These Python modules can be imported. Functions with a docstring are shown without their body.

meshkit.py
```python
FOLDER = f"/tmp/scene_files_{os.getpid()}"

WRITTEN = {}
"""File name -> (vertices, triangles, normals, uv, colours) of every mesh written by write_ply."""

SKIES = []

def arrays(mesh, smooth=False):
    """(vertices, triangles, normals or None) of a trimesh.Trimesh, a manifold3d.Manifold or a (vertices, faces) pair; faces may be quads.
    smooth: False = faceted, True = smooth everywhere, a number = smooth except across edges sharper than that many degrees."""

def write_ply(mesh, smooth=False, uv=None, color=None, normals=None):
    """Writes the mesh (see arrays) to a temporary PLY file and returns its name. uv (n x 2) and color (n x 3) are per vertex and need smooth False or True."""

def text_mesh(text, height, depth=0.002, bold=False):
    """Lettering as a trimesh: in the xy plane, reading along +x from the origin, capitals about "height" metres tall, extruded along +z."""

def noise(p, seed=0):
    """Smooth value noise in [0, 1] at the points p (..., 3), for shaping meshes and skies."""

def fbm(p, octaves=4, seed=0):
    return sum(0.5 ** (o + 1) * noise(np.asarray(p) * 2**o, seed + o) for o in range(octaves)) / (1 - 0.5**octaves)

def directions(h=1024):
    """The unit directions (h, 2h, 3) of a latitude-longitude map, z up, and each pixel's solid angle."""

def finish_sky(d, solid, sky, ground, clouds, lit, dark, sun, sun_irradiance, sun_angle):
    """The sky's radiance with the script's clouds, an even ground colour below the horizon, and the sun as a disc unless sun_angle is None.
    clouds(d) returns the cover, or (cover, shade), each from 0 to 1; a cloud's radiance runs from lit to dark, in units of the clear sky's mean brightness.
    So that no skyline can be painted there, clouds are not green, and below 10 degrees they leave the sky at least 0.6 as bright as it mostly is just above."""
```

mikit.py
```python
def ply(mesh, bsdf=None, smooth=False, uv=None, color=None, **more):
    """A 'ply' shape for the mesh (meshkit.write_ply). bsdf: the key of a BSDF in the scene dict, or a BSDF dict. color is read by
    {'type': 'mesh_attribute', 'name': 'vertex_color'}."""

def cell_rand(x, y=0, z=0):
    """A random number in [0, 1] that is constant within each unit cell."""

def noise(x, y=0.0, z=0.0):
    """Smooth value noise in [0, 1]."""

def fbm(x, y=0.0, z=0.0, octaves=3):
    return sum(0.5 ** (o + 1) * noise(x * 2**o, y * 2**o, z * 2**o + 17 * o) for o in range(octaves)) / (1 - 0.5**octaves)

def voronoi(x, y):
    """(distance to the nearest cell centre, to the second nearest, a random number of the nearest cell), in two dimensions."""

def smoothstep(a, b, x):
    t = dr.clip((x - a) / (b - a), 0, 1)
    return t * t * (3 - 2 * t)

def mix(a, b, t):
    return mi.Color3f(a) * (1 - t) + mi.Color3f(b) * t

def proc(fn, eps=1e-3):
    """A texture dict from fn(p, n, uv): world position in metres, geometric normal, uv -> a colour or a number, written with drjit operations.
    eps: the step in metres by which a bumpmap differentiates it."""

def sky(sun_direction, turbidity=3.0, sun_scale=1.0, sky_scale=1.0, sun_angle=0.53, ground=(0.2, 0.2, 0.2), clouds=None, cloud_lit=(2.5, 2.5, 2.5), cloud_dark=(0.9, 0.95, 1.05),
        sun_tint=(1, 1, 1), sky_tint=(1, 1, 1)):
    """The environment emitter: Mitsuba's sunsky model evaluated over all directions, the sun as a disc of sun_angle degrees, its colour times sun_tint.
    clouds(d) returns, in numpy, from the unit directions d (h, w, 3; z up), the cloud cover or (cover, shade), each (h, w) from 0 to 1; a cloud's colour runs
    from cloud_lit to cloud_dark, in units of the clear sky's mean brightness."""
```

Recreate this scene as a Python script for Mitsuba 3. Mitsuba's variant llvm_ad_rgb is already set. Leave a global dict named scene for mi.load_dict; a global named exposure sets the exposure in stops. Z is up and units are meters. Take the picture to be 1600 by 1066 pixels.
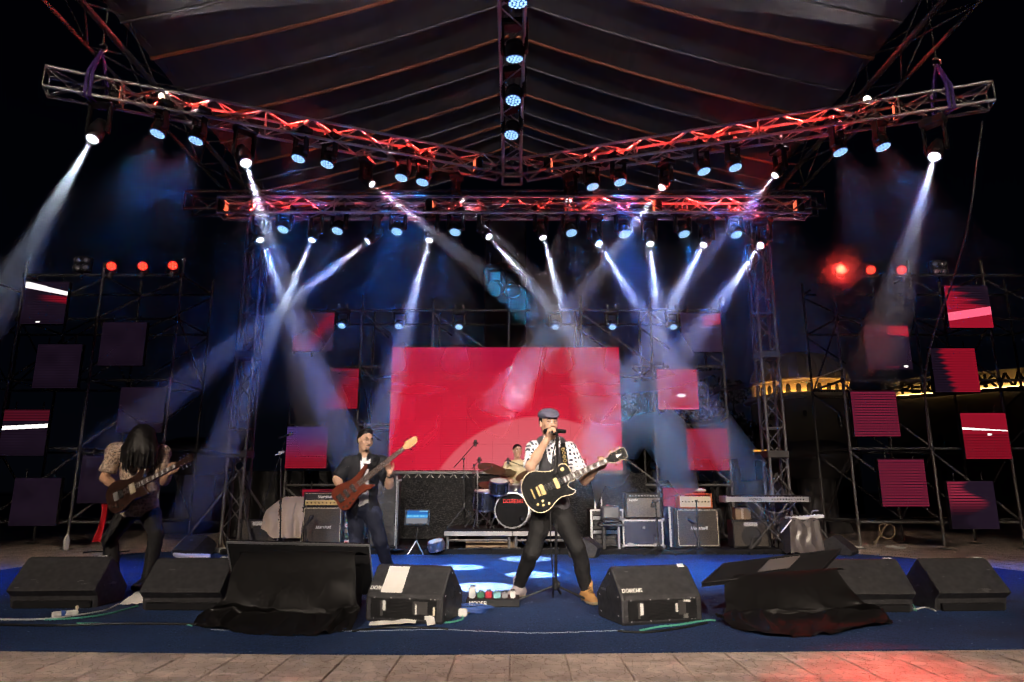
import math
import numpy as np
import trimesh
import mitsuba as mi
import drjit as dr
import mikit
import meshkit
import manifold3d
from shapely.geometry import Polygon, Point

T = mi.ScalarTransform4f
scene, labels = {}, {}
rng = np.random.default_rng(11)

# ------------------------------------------------------------------ camera, sky, exposure
FOC, CAM_H = 1067.0, 0.95                      # focal length in pixels of the 1600 px photograph, eye height in metres
PITCH = math.atan(FOC / 4806.0)
CP, SP = math.cos(PITCH), math.sin(PITCH)
scene['camera'] = {'type': 'perspective', 'fov': math.degrees(2 * math.atan(800 / FOC)), 'fov_axis': 'x', 'near_clip': 0.05, 'far_clip': 400.0,
                   'to_world': T().look_at(origin=[0, 0, CAM_H], target=[0, CP, CAM_H + SP], up=[0, 0, 1])}
exposure = 10.0                                # a night stage: the lamps below are in small units
LU = 2.0 ** exposure                           # scene radiance of display white is 1 / LU
LK = 64.0 / LU
scene['sky'] = {**mikit.sky((0.3, -0.6, 0.25), sun_scale=0.0, sky_scale=1.6e-4 * LK, sky_tint=(0.6, 0.65, 1.3)), 'sampling_weight': 1.5}


def V3(*a):
    return np.array(a, float)


def unit(v):
    v = np.asarray(v, float)
    return v / np.linalg.norm(v)


def at(px, py, Y):
    """World point seen at a pixel of the 1600x1066 photograph, Y metres ahead of the camera."""
    u, w = (px - 800) / FOC, -(py - 533) / FOC
    y, z = CP - w * SP, SP + w * CP
    return V3(u / y * Y, Y, CAM_H + z / y * Y)


def atz(px, py, zz=0.0):
    """The same, on the level plane z = zz."""
    u, w = (px - 800) / FOC, -(py - 533) / FOC
    y, z = CP - w * SP, SP + w * CP
    t = (zz - CAM_H) / z
    return V3(u * t, y * t, zz)


# ------------------------------------------------------------------ names and entries
_used = set()


def num(k):
    if k not in _used:
        _used.add(k)
        return k
    i = 1
    while f'{k}_{i:03d}' in _used:
        i += 1
    _used.add(f'{k}_{i:03d}')
    return f'{k}_{i:03d}'


def thing(name, label, cat, group=None, kind=None):
    key = num(name)
    d = {'label': label}
    if cat:
        d['category'] = cat
    if group:
        d['group'] = group
    if kind:
        d['kind'] = kind
    labels[key] = d
    return key


def put(key, mesh, mat, smooth=35, **kw):
    scene[key] = mikit.ply(mesh, mat, smooth=smooth, **kw)
    return key


def part(parent, name, mesh, mat, smooth=35, label=None, kind=None, **kw):
    key = num(parent + '__' + name)
    put(key, mesh, mat, smooth, **kw)
    if label or kind:
        labels[key] = {**({'label': label} if label else {}), **({'kind': kind} if kind else {})}
    return key


def solo(name, mesh, mat, label, cat, group=None, kind=None, smooth=35, **kw):
    return put(thing(name, label, cat, group, kind), mesh, mat, smooth, **kw)


# ------------------------------------------------------------------ meshes: all are (vertices, triangles)
def cat(*ms):
    ms = ms[0] if len(ms) == 1 and isinstance(ms[0], list) else ms
    v, f, o = [], [], 0
    for m in ms:
        if hasattr(m, 'vertices'):
            m = (np.asarray(m.vertices), np.asarray(m.faces))
        v.append(m[0])
        f.append(np.asarray(m[1]) + o)
        o += len(m[0])
    return np.vstack(v), np.vstack(f)


def tri(v, f):
    f = np.asarray(f)
    if f.shape[1] == 4:
        f = np.vstack([f[:, [0, 1, 2]], f[:, [0, 2, 3]]])
    return np.asarray(v, float), f


def hull(p):
    h = trimesh.convex.convex_hull(np.asarray(p, float))
    return np.asarray(h.vertices), np.asarray(h.faces)


def basis(x=None, y=None, z=None):
    """A rotation whose columns are orthonormal axes, the first two given taken in order."""
    g = {k: unit(v) for k, v in (('x', x), ('y', y), ('z', z)) if v is not None}
    k = list(g)
    a = g[k[0]]
    b = unit(g[k[1]] - a * (g[k[1]] @ a))
    m = {k[0]: a, k[1]: b}
    if 'x' not in m:
        m['x'] = np.cross(m['y'], m['z'])
    elif 'y' not in m:
        m['y'] = np.cross(m['z'], m['x'])
    else:
        m['z'] = np.cross(m['x'], m['y'])
    return np.stack([m['x'], m['y'], m['z']], 1)


def rot(axis, deg):
    return trimesh.transformations.rotation_matrix(math.radians(deg), axis)[:3, :3]


def mv(m, o=(0, 0, 0), R=None, s=1.0):
    if hasattr(m, 'vertices'):
        m = (np.asarray(m.vertices), np.asarray(m.faces))
    v = np.asarray(m[0]) * s
    if R is not None:
        v = v @ np.asarray(R).T
    return v + np.asarray(o, float), m[1]


def box(lo, hi, b=0.0):
    lo, hi = np.minimum(lo, hi), np.maximum(lo, hi)
    c, h = (np.asarray(lo, float) + hi) / 2, (np.asarray(hi, float) - lo) / 2
    s = np.array([[x, y, z] for x in (-1, 1) for y in (-1, 1) for z in (-1, 1)], float)
    if b <= 0:
        f = [[0, 1, 3], [0, 3, 2], [4, 6, 7], [4, 7, 5], [0, 4, 5], [0, 5, 1], [2, 3, 7], [2, 7, 6], [0, 2, 6], [0, 6, 4], [1, 5, 7], [1, 7, 3]]
        return s * h + c, np.array(f)
    return hull(np.vstack([s * (h - np.eye(3)[k] * 0 - b * (1 - np.eye(3)[k])) for k in range(3)]) + c)


def tube(pts, r, n=8, caps=True):
    p = np.asarray(pts, float)
    r = np.broadcast_to(np.asarray(r, float), (len(p),))
    t = np.gradient(p, axis=0)
    t /= np.linalg.norm(t, axis=1, keepdims=True) + 1e-12
    a = np.cross(t[0], [0, 0, 1.0] if abs(t[0][2]) < 0.9 else [1.0, 0, 0])
    A = []
    for k in range(len(p)):
        a = a - t[k] * (a @ t[k])
        a = a / (np.linalg.norm(a) + 1e-12)
        A.append(a)
    A = np.array(A)
    B = np.cross(t, A)
    g = np.arange(n) * 2 * np.pi / n
    v = p[:, None] + r[:, None, None] * (np.cos(g)[None, :, None] * A[:, None] + np.sin(g)[None, :, None] * B[:, None])
    i, j = np.meshgrid(np.arange(len(p) - 1), np.arange(n), indexing='ij')
    q = np.stack([i * n + j, i * n + (j + 1) % n, (i + 1) * n + (j + 1) % n, (i + 1) * n + j], -1).reshape(-1, 4)
    v = v.reshape(-1, 3)
    f = np.vstack([q[:, [0, 1, 2]], q[:, [0, 2, 3]]])
    if caps:
        m = len(v)
        v = np.vstack([v, p[:1], p[-1:]])
        k = np.arange(n)
        f = np.vstack([f, np.stack([(k + 1) % n, k, k * 0 + m], 1), np.stack([m - 1 - n + 1 + k, m - n + (k + 1) % n, k * 0 + m + 1], 1)])
    return v, f


def rod(a, b, r, n=8):
    return tube([a, b], r, n)


def lathe(prof, n=24, o=(0, 0, 0), R=None):
    """prof: [(radius, height)...] about local z."""
    p = np.asarray(prof, float)
    g = np.arange(n) * 2 * np.pi / n
    v = np.stack([p[:, None, 0] * np.cos(g), p[:, None, 0] * np.sin(g), np.broadcast_to(p[:, 1:2], (len(p), n))], -1).reshape(-1, 3)
    i, j = np.meshgrid(np.arange(len(p) - 1), np.arange(n), indexing='ij')
    q = np.stack([i * n + j, i * n + (j + 1) % n, (i + 1) * n + (j + 1) % n, (i + 1) * n + j], -1).reshape(-1, 4)
    return mv((v, np.vstack([q[:, [0, 1, 2]], q[:, [0, 2, 3]]])), o, R)


def axis_to(d):
    """A rotation taking local z to d."""
    d = unit(d)
    return basis(z=d, x=np.cross([0, 1.0, 0], d) if abs(d[1]) < 0.9 else np.cross([1.0, 0, 0], d))


def disc(c, d, r, n=20):
    return lathe([(r, 0), (r, 0.004), (0.0001, 0.004)], n, c, axis_to(d))


def spline(pts, n=8, closed=True):
    p = np.asarray(pts, float)
    N, out = len(p), []
    for i in range(N if closed else N - 1):
        g = lambda k: p[k % N] if closed else p[min(max(k, 0), N - 1)]
        a, b, c, d = g(i - 1), g(i), g(i + 1), g(i + 2)
        t = np.linspace(0, 1, n, endpoint=False)[:, None]
        out.append(0.5 * (2 * b + (c - a) * t + (2 * a - 5 * b + 4 * c - d) * t ** 2 + (3 * b - a - 3 * c + d) * t ** 3))
    if not closed:
        out.append(p[-1:])
    return np.vstack(out)


def slab(pts, t, b=0.004):
    """A plate with rounded rims: closed outline pts (n, 2) in local xy, from z = 0 to t."""
    p = np.asarray(pts, float)
    if Polygon(p).exterior.is_ccw is False:
        p = p[::-1]
    d = np.roll(p, -1, 0) - np.roll(p, 1, 0)
    nrm = np.stack([d[:, 1], -d[:, 0]], 1) / (np.linalg.norm(d, axis=1, keepdims=True) + 1e-9)
    n = len(p)
    rings = [(b, 0), (0.3 * b, 0.3 * b), (0, b), (0, t - b), (0.3 * b, t - 0.3 * b), (b, t)]
    v = np.vstack([np.hstack([p - nrm * i, np.full((n, 1), z)]) for i, z in rings])
    f = []
    for k in range(len(rings) - 1):
        j = np.arange(n)
        a, c = k * n + j, k * n + (j + 1) % n
        f += [np.stack([a, c, c + n], 1), np.stack([a, c + n, a + n], 1)]
    _, cap = trimesh.creation.triangulate_polygon(Polygon(v[-n:, :2]), engine='earcut')
    vc, fc = _, cap
    if len(vc) != n:
        top = (np.hstack([vc, np.full((len(vc), 1), t)]), fc)
        bot = (np.hstack([vc, np.zeros((len(vc), 1))]), fc[:, ::-1])
        return cat((v, np.vstack(f)), top, bot)
    from scipy.spatial import cKDTree
    idx = cKDTree(v[-n:, :2]).query(vc)[1]
    f += [idx[fc] + (len(rings) - 1) * n, idx[fc][:, ::-1]]
    return v, np.vstack(f)


def grid_mesh(P):
    """P: (rows, cols, 3) points."""
    r, c = P.shape[:2]
    i, j = np.meshgrid(np.arange(r - 1), np.arange(c - 1), indexing='ij')
    a = (i * c + j).ravel()
    return tri(P.reshape(-1, 3), np.stack([a, a + 1, a + c + 1, a + c], 1))


def letters(s, h, o, right, up, depth=0.004, bold=True, slant=0.0):
    m = meshkit.text_mesh(s, h, depth, bold)
    v = np.array(m.vertices)
    v[:, 0] += slant * v[:, 1]
    v[:, 0] -= (v[:, 0].min() + v[:, 0].max()) / 2
    R = basis(x=right, y=up)
    return mv((v, np.array(m.faces)), o, R)


def rough_up(m, amp, freq, seed=0, only=None):
    v = np.asarray(m[0])
    n = trimesh.Trimesh(v, m[1], process=False).vertex_normals
    d = (meshkit.fbm(v * freq + 31.7, 3, seed) - 0.5) * 2 * amp
    if only is not None:
        d = d * only(v)
    return v + n * d[:, None], m[1]


# ------------------------------------------------------------------ signed-distance modelling for people
class Field:
    def __init__(self, lo, hi, h):
        self.lo, self.h = np.asarray(lo, float), h
        self.n = np.ceil((np.asarray(hi) - self.lo) / h).astype(int) + 1
        self.d = np.full(self.n, 0.2, np.float32)

    def _box(self, lo, hi):
        a = np.clip(np.floor((lo - self.lo) / self.h).astype(int), 0, self.n - 1)
        b = np.clip(np.ceil((hi - self.lo) / self.h).astype(int) + 1, 1, self.n)
        g = np.meshgrid(*[self.lo[k] + np.arange(a[k], b[k]) * self.h for k in range(3)], indexing='ij')
        return tuple(slice(a[k], b[k]) for k in range(3)), np.stack(g, -1).astype(np.float32)

    def _join(self, sl, d, k, cut):
        e = self.d[sl]
        if cut:
            d = -d
            hh = np.clip(k - np.abs(e - d), 0, None) / k
            self.d[sl] = np.maximum(e, d) + hh * hh * k * 0.25
        else:
            hh = np.clip(k - np.abs(e - d), 0, None) / k
            self.d[sl] = np.minimum(e, d) - hh * hh * k * 0.25

    def cone(self, a, b, ra, rb=None, k=0.02, clip=None, flat=None):
        a, b, rb = np.asarray(a, float), np.asarray(b, float), ra if rb is None else rb
        m = max(ra, rb) + k + 2.5 * self.h
        sl, p = self._box(np.minimum(a, b) - m, np.maximum(a, b) + m)
        q = p - a.astype(np.float32)
        ba = (b - a)
        t = np.clip((q @ ba.astype(np.float32)) / max(ba @ ba, 1e-9), 0, 1)
        w = q - t[..., None] * ba.astype(np.float32)
        if flat is not None:
            u, s = flat
            c = w @ np.asarray(u, np.float32)
            w = w + (c * (1 / s - 1))[..., None] * np.asarray(u, np.float32)
        d = np.linalg.norm(w, axis=-1) - (ra + (rb - ra) * t)
        if clip is not None:
            for o, n in (clip if isinstance(clip, list) else [clip]):
                d = np.maximum(d, (p - np.asarray(o, np.float32)) @ np.asarray(n, np.float32))
        self._join(sl, d, k, False)

    def ell(self, c, r, R=None, k=0.02, cut=False, clip=None):
        c, r = np.asarray(c, float), np.broadcast_to(np.asarray(r, float), (3,))
        m = max(r) + k + 2.5 * self.h
        sl, p = self._box(c - m, c + m)
        q = p - c.astype(np.float32)
        if R is not None:
            q = q @ np.asarray(R, np.float32)
        k0 = np.linalg.norm(q / r.astype(np.float32), axis=-1)
        k1 = np.linalg.norm(q / (r * r).astype(np.float32), axis=-1)
        d = np.where(k1 < 1e-6, -min(r), k0 * (k0 - 1) / np.maximum(k1, 1e-6))
        if clip is not None:
            for o, n in (clip if isinstance(clip, list) else [clip]):
                d = np.maximum(d, (p - np.asarray(o, np.float32)) @ np.asarray(n, np.float32))
        self._join(sl, d, k, cut)

    def mesh(self):
        d, s = self.d, self.d < 0
        sh = tuple(np.array(s.shape) - 1)
        cnt = np.zeros(sh, np.uint8)
        for i in (0, 1):
            for j in (0, 1):
                for k in (0, 1):
                    cnt += s[i:i + sh[0], j:j + sh[1], k:k + sh[2]]
        C = np.argwhere((cnt > 0) & (cnt < 8))
        ids = np.full(sh, -1, np.int64)
        ids[tuple(C.T)] = np.arange(len(C))
        acc, num_ = np.zeros((len(C), 3)), np.zeros(len(C))
        offs = [(i, j, k) for i in (0, 1) for j in (0, 1) for k in (0, 1)]
        val = {o: d[C[:, 0] + o[0], C[:, 1] + o[1], C[:, 2] + o[2]].astype(float) for o in offs}
        for o in offs:
            for ax in range(3):
                if o[ax] == 0:
                    q = list(o)
                    q[ax] = 1
                    q = tuple(q)
                    m = (val[o] < 0) != (val[q] < 0)
                    t = val[o] / np.where(m, val[o] - val[q], 1)
                    pos = np.array(o, float) + np.eye(3)[ax] * t[:, None]
                    acc[m] += pos[m]
                    num_[m] += 1
        Vv = (C + acc / num_[:, None]) * self.h + self.lo
        Fq = []
        for ax in range(3):
            b, c = (ax + 1) % 3, (ax + 2) % 3
            sl0 = [slice(None)] * 3
            sl1 = [slice(None)] * 3
            sl0[ax], sl1[ax] = slice(0, -1), slice(1, None)
            A, B = s[tuple(sl0)], s[tuple(sl1)]
            E = np.argwhere(A != B)
            E = E[(E[:, b] > 0) & (E[:, c] > 0) & (E[:, b] < sh[b]) & (E[:, c] < sh[c])]
            def cell(db, dc):
                q = E.copy()
                q[:, b] -= db
                q[:, c] -= dc
                return ids[tuple(q.T)]
            quad = np.stack([cell(1, 1), cell(0, 1), cell(0, 0), cell(1, 0)], 1)
            flip = ~A[tuple(E.T)]
            quad[flip] = quad[flip][:, ::-1]
            Fq.append(quad)
        return tri(Vv, np.vstack(Fq))

# ------------------------------------------------------------------ materials
def principled(name, color, rough=0.5, metallic=0.0, spec=0.5, two=True, **kw):
    c = color if isinstance(color, dict) else {'type': 'rgb', 'value': list(color)}
    d = {'type': 'principled', 'base_color': c, 'roughness': rough, 'metallic': metallic, 'specular': spec, **kw}
    scene['mat_' + name] = {'type': 'twosided', 'bsdf': d} if two else d
    return 'mat_' + name


def rgb(*c):
    return mi.Color3f(*c)


def carpet_fn(p, n, uv):
    a = mikit.fbm(p.x * 1.3, p.y * 1.3, 3.0, 3)
    g = mikit.noise(p.x * 160, p.y * 160, 1.0)
    st = mikit.smoothstep(0.62, 0.8, mikit.fbm(p.x * 0.9 + 7, p.y * 1.4, 9.0, 4))
    lint = mikit.smoothstep(0.965, 0.985, mikit.noise(p.x * 34, p.y * 34, 5.0))
    c = mikit.mix((0.012, 0.026, 0.070), (0.021, 0.044, 0.116), a) * (0.65 + 0.7 * g)
    c = mikit.mix(c, (0.022, 0.028, 0.05), st * 0.65)
    return mikit.mix(c, (0.25, 0.3, 0.4), lint * 0.6)


def tile_lines(p):
    wx = p.x + 0.07 * (mikit.noise(p.x * 16, p.y * 16, 2.0) - 0.5)
    wy = p.y + 0.07 * (mikit.noise(p.x * 16, p.y * 16, 8.0) - 0.5)
    f, s, r = mikit.voronoi(wx * 15.0, wy * 11.0)
    return mikit.smoothstep(0.01, 0.09, s - f), r


def tile_fn(p, n, uv):
    e, r = tile_lines(p)
    ti = mikit.cell_rand(dr.floor(p.x / TILE), dr.floor(p.y / TILE), 4)
    g = mikit.fbm(p.x * 14, p.y * 14, 1.0, 4)
    c = mikit.mix((0.42, 0.335, 0.28), (0.60, 0.495, 0.425), g) * (0.82 + 0.3 * ti) * (0.9 + 0.2 * r)
    dirt = mikit.smoothstep(0.55, 0.75, mikit.fbm(p.x * 2.2, p.y * 2.2, 6.0, 4))
    c = mikit.mix(c, (0.2, 0.15, 0.13), 0.3 * dirt)
    return mikit.mix((0.16, 0.115, 0.095), c, 0.45 + 0.55 * e)


def tile_bump(p, n, uv):
    e, r = tile_lines(p)
    return 0.004 * e + 0.002 * mikit.fbm(p.x * 60, p.y * 60, 1.0, 3)


def ground_fn(p, n, uv):
    jx = dr.abs(p.x / TILE - dr.floor(p.x / TILE) - 0.5)
    jy = dr.abs(p.y / TILE - dr.floor(p.y / TILE) - 0.5)
    j = mikit.smoothstep(0.47, 0.49, dr.maximum(jx, jy))
    return mikit.mix(tile_fn(p, n, uv), (0.08, 0.06, 0.05), j)


TILE = float(atz(711, 1027)[0] - atz(625, 1027)[0])
TX0, TY0 = float(atz(711, 1027)[0]), float(atz(800, 1052)[1])


def paint_fn(p, n, uv):
    g = mikit.fbm(p.x * 30, p.y * 30, p.z * 30, 3)
    sc = mikit.smoothstep(0.72, 0.78, mikit.fbm(p.x * 7, p.y * 7, p.z * 22, 4))
    return mikit.mix((0.020, 0.020, 0.022), (0.042, 0.041, 0.043), g) + rgb(0.07, 0.07, 0.07) * sc * 0.6


def paint_bump(p, n, uv):
    return 0.0012 * mikit.noise(p.x * 260, p.y * 260, p.z * 260)


def tolex_fn(p, n, uv):
    g = mikit.noise(p.x * 180, p.y * 180, p.z * 180)
    return mikit.mix((0.012, 0.012, 0.013), (0.035, 0.034, 0.035), g)


def grille_fn(p, n, uv):
    g = mikit.noise(p.x * 300, 4.0, p.z * 300)
    return mikit.mix((0.035, 0.03, 0.027), (0.12, 0.105, 0.09), g)


def silver_fn(p, n, uv):
    g = mikit.noise(p.x * 220, 4.0, p.z * 220)
    return mikit.mix((0.11, 0.10, 0.095), (0.27, 0.245, 0.22), g)


def scrim_fn(p, n, uv):
    g = mikit.fbm(p.x * 42, p.y * 10, p.z * 55, 3)
    a = mikit.fbm(p.x * 1.5, p.y, p.z * 2.0, 3)
    return mikit.mix((0.005, 0.005, 0.006), (0.055, 0.052, 0.050), mikit.smoothstep(0.42, 0.8, g) * (0.35 + 0.9 * a))


def canopy_fn(p, n, uv):
    a = mikit.fbm(p.x * 0.7, p.y * 1.5, p.z * 0.7, 4)
    w = mikit.smoothstep(0.55, 0.7, mikit.fbm(p.x * 3.0, p.y * 0.7, 3.0, 4))
    return mikit.mix((0.105, 0.102, 0.104), (0.150, 0.146, 0.150), a) * (1 - 0.15 * w)


def leopard_fn(p, n, uv):
    f, s, r = mikit.voronoi(p.x * 42 + p.y * 20, p.z * 42)
    ring = mikit.smoothstep(0.18, 0.26, f) * (1 - mikit.smoothstep(0.42, 0.5, f))
    brk = mikit.smoothstep(0.35, 0.45, mikit.noise(p.x * 90, p.y * 90, p.z * 90))
    c = mikit.mix((0.52, 0.42, 0.33), (0.36, 0.24, 0.16), r)
    return mikit.mix(c, (0.02, 0.015, 0.015), ring * brk)


def plaid_fn(p, n, uv):
    k = dr.floor((p.x + p.y * 0.5) * 30)
    st = mikit.smoothstep(0.25, 0.33, dr.abs((p.x + p.y * 0.5) * 30 - k - 0.5))
    d = mikit.smoothstep(0.42, 0.55, mikit.noise(k * 3.7, 1.0, p.z * 55 + k * 5.0))
    return mikit.mix((0.035, 0.04, 0.075), (0.80, 0.80, 0.82), dr.maximum(st, d))


def wood_fn(p, n, uv):
    g = mikit.fbm(p.x * 12 + p.z * 12, p.y * 40, (p.x - p.z) * 55, 3)
    return mikit.mix((0.085, 0.015, 0.008), (0.13, 0.026, 0.012), g)


def denim_fn(p, n, uv):
    g = mikit.noise(p.x * 150, p.y * 150, p.z * 150)
    a = mikit.smoothstep(0.5, 0.75, mikit.fbm(p.x * 8, p.y * 8, p.z * 5, 3))
    return mikit.mix((0.006, 0.008, 0.020), (0.024, 0.030, 0.060), a) * (0.7 + 0.6 * g)


P = mikit.proc
M = {}
scene['mat_carpet'] = {'type': 'twosided', 'bsdf': {'type': 'principled', 'base_color': P(carpet_fn), 'roughness': 0.85, 'specular': 0.2, 'sheen': 0.4}}
scene['mat_tile'] = {'type': 'bumpmap', 'arbitrary': P(tile_bump), 'bsdf': {'type': 'principled', 'base_color': P(tile_fn), 'roughness': 0.55, 'specular': 0.4}}
scene['mat_ground'] = {'type': 'principled', 'base_color': P(ground_fn), 'roughness': 0.6, 'specular': 0.35}
scene['mat_paint'] = {'type': 'twosided', 'bsdf': {'type': 'bumpmap', 'arbitrary': P(paint_bump), 'bsdf': {'type': 'principled', 'base_color': P(paint_fn), 'roughness': 0.5, 'specular': 0.45}}}
for nm, fn, ro in (('tolex', tolex_fn, 0.5), ('grille', grille_fn, 0.9), ('silver_grille', silver_fn, 0.85), ('scrim', scrim_fn, 0.9), ('canopy', canopy_fn, 0.7),
                   ('leopard', leopard_fn, 0.75), ('plaid', plaid_fn, 0.8), ('wood', wood_fn, 0.28), ('denim', denim_fn, 0.85)):
    principled(nm, P(fn), ro, spec=0.35, two=True)
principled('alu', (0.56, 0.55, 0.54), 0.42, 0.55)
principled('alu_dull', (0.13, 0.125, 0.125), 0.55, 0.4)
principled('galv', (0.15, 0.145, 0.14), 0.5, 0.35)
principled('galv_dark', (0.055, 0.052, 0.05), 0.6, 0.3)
principled('strap_orange', (0.34, 0.11, 0.05), 0.6)
principled('strap_grey', (0.17, 0.16, 0.16), 0.55)
principled('black', (0.014, 0.014, 0.015), 0.42)
principled('black_matte', (0.010, 0.010, 0.011), 0.8, spec=0.2)
principled('black_gloss', (0.003, 0.003, 0.0035), 0.16, spec=0.35, clearcoat=0.3)
principled('lamp_shell', (0.022, 0.022, 0.024), 0.4)
principled('rubber', (0.02, 0.02, 0.02), 0.8)
principled('chrome', (0.78, 0.78, 0.80), 0.18, 1.0)
principled('steel', (0.45, 0.45, 0.46), 0.35, 0.8)
principled('gold', (0.75, 0.56, 0.25), 0.3, 0.9)
principled('brass', (0.10, 0.075, 0.04), 0.45, 0.5)
principled('white', (0.72, 0.71, 0.68), 0.5)
principled('cream', (0.66, 0.58, 0.42), 0.6)
principled('paper', (0.75, 0.73, 0.68), 0.8, two=True)
principled('cloth_black', (0.0065, 0.0060, 0.0060), 0.5, spec=0.28)
principled('cloth_tan', (0.52, 0.43, 0.35), 0.85, two=True)
principled('plastic_sheet', (0.10, 0.085, 0.075), 0.3, spec=0.6, two=True)
principled('orange_tolex', (0.55, 0.13, 0.04), 0.55)
principled('amp_gold', (0.60, 0.44, 0.19), 0.4, 0.4)
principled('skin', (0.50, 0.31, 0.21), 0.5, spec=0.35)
principled('skin_dim', (0.42, 0.24, 0.15), 0.5, spec=0.35)  # darker, browner skin tone of one figure
principled('hair', (0.006, 0.005, 0.005), 0.5, spec=0.3)
principled('lip', (0.36, 0.15, 0.12), 0.5)
principled('vest', (0.060, 0.058, 0.066), 0.85)
principled('vest_back', (0.035, 0.05, 0.13), 0.7)
principled('cap', (0.10, 0.10, 0.15), 0.85)
principled('trousers', (0.0055, 0.005, 0.0055), 0.8)
principled('shirt_navy', (0.008, 0.009, 0.014), 0.8)
principled('shirt_white', (0.68, 0.68, 0.70), 0.8)
principled('shirt_cream', (0.62, 0.53, 0.33), 0.8)
principled('boot_tan', (0.42, 0.22, 0.075), 0.7)
principled('shoe_grey', (0.35, 0.30, 0.30), 0.7)
principled('sole', (0.30, 0.24, 0.16), 0.8)
principled('maple', (0.58, 0.36, 0.16), 0.35)
principled('rosewood', (0.06, 0.032, 0.02), 0.5)
principled('sunburst', (0.022, 0.008, 0.005), 0.16, clearcoat=0.5)
principled('red_cloth', (0.45, 0.01, 0.02), 0.6)
principled('violet', (0.10, 0.05, 0.32), 0.7)
principled('red_print', (0.62, 0.03, 0.025), 0.6)
principled('navy_box', (0.015, 0.02, 0.06), 0.5)
principled('blue_cable', (0.05, 0.12, 0.40), 0.45)
principled('green_cable', (0.10, 0.42, 0.30), 0.45)
principled('white_cable', (0.60, 0.60, 0.58), 0.45)
principled('tape', (0.35, 0.42, 0.55), 0.18, spec=0.8)
principled('teal_pedal', (0.20, 0.45, 0.48), 0.4)
principled('green_pedal', (0.05, 0.18, 0.10), 0.4)
principled('red_pedal', (0.45, 0.03, 0.05), 0.4)
principled('grey_pedal', (0.25, 0.25, 0.26), 0.4)
principled('concrete', (0.075, 0.07, 0.07), 0.85)
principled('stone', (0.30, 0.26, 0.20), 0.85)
principled('stone_dark', (0.08, 0.07, 0.055), 0.85)  # darker copy of the stone, keeps the lower dome wall looking unlit
principled('bark', (0.012, 0.009, 0.007), 0.9)
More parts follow.
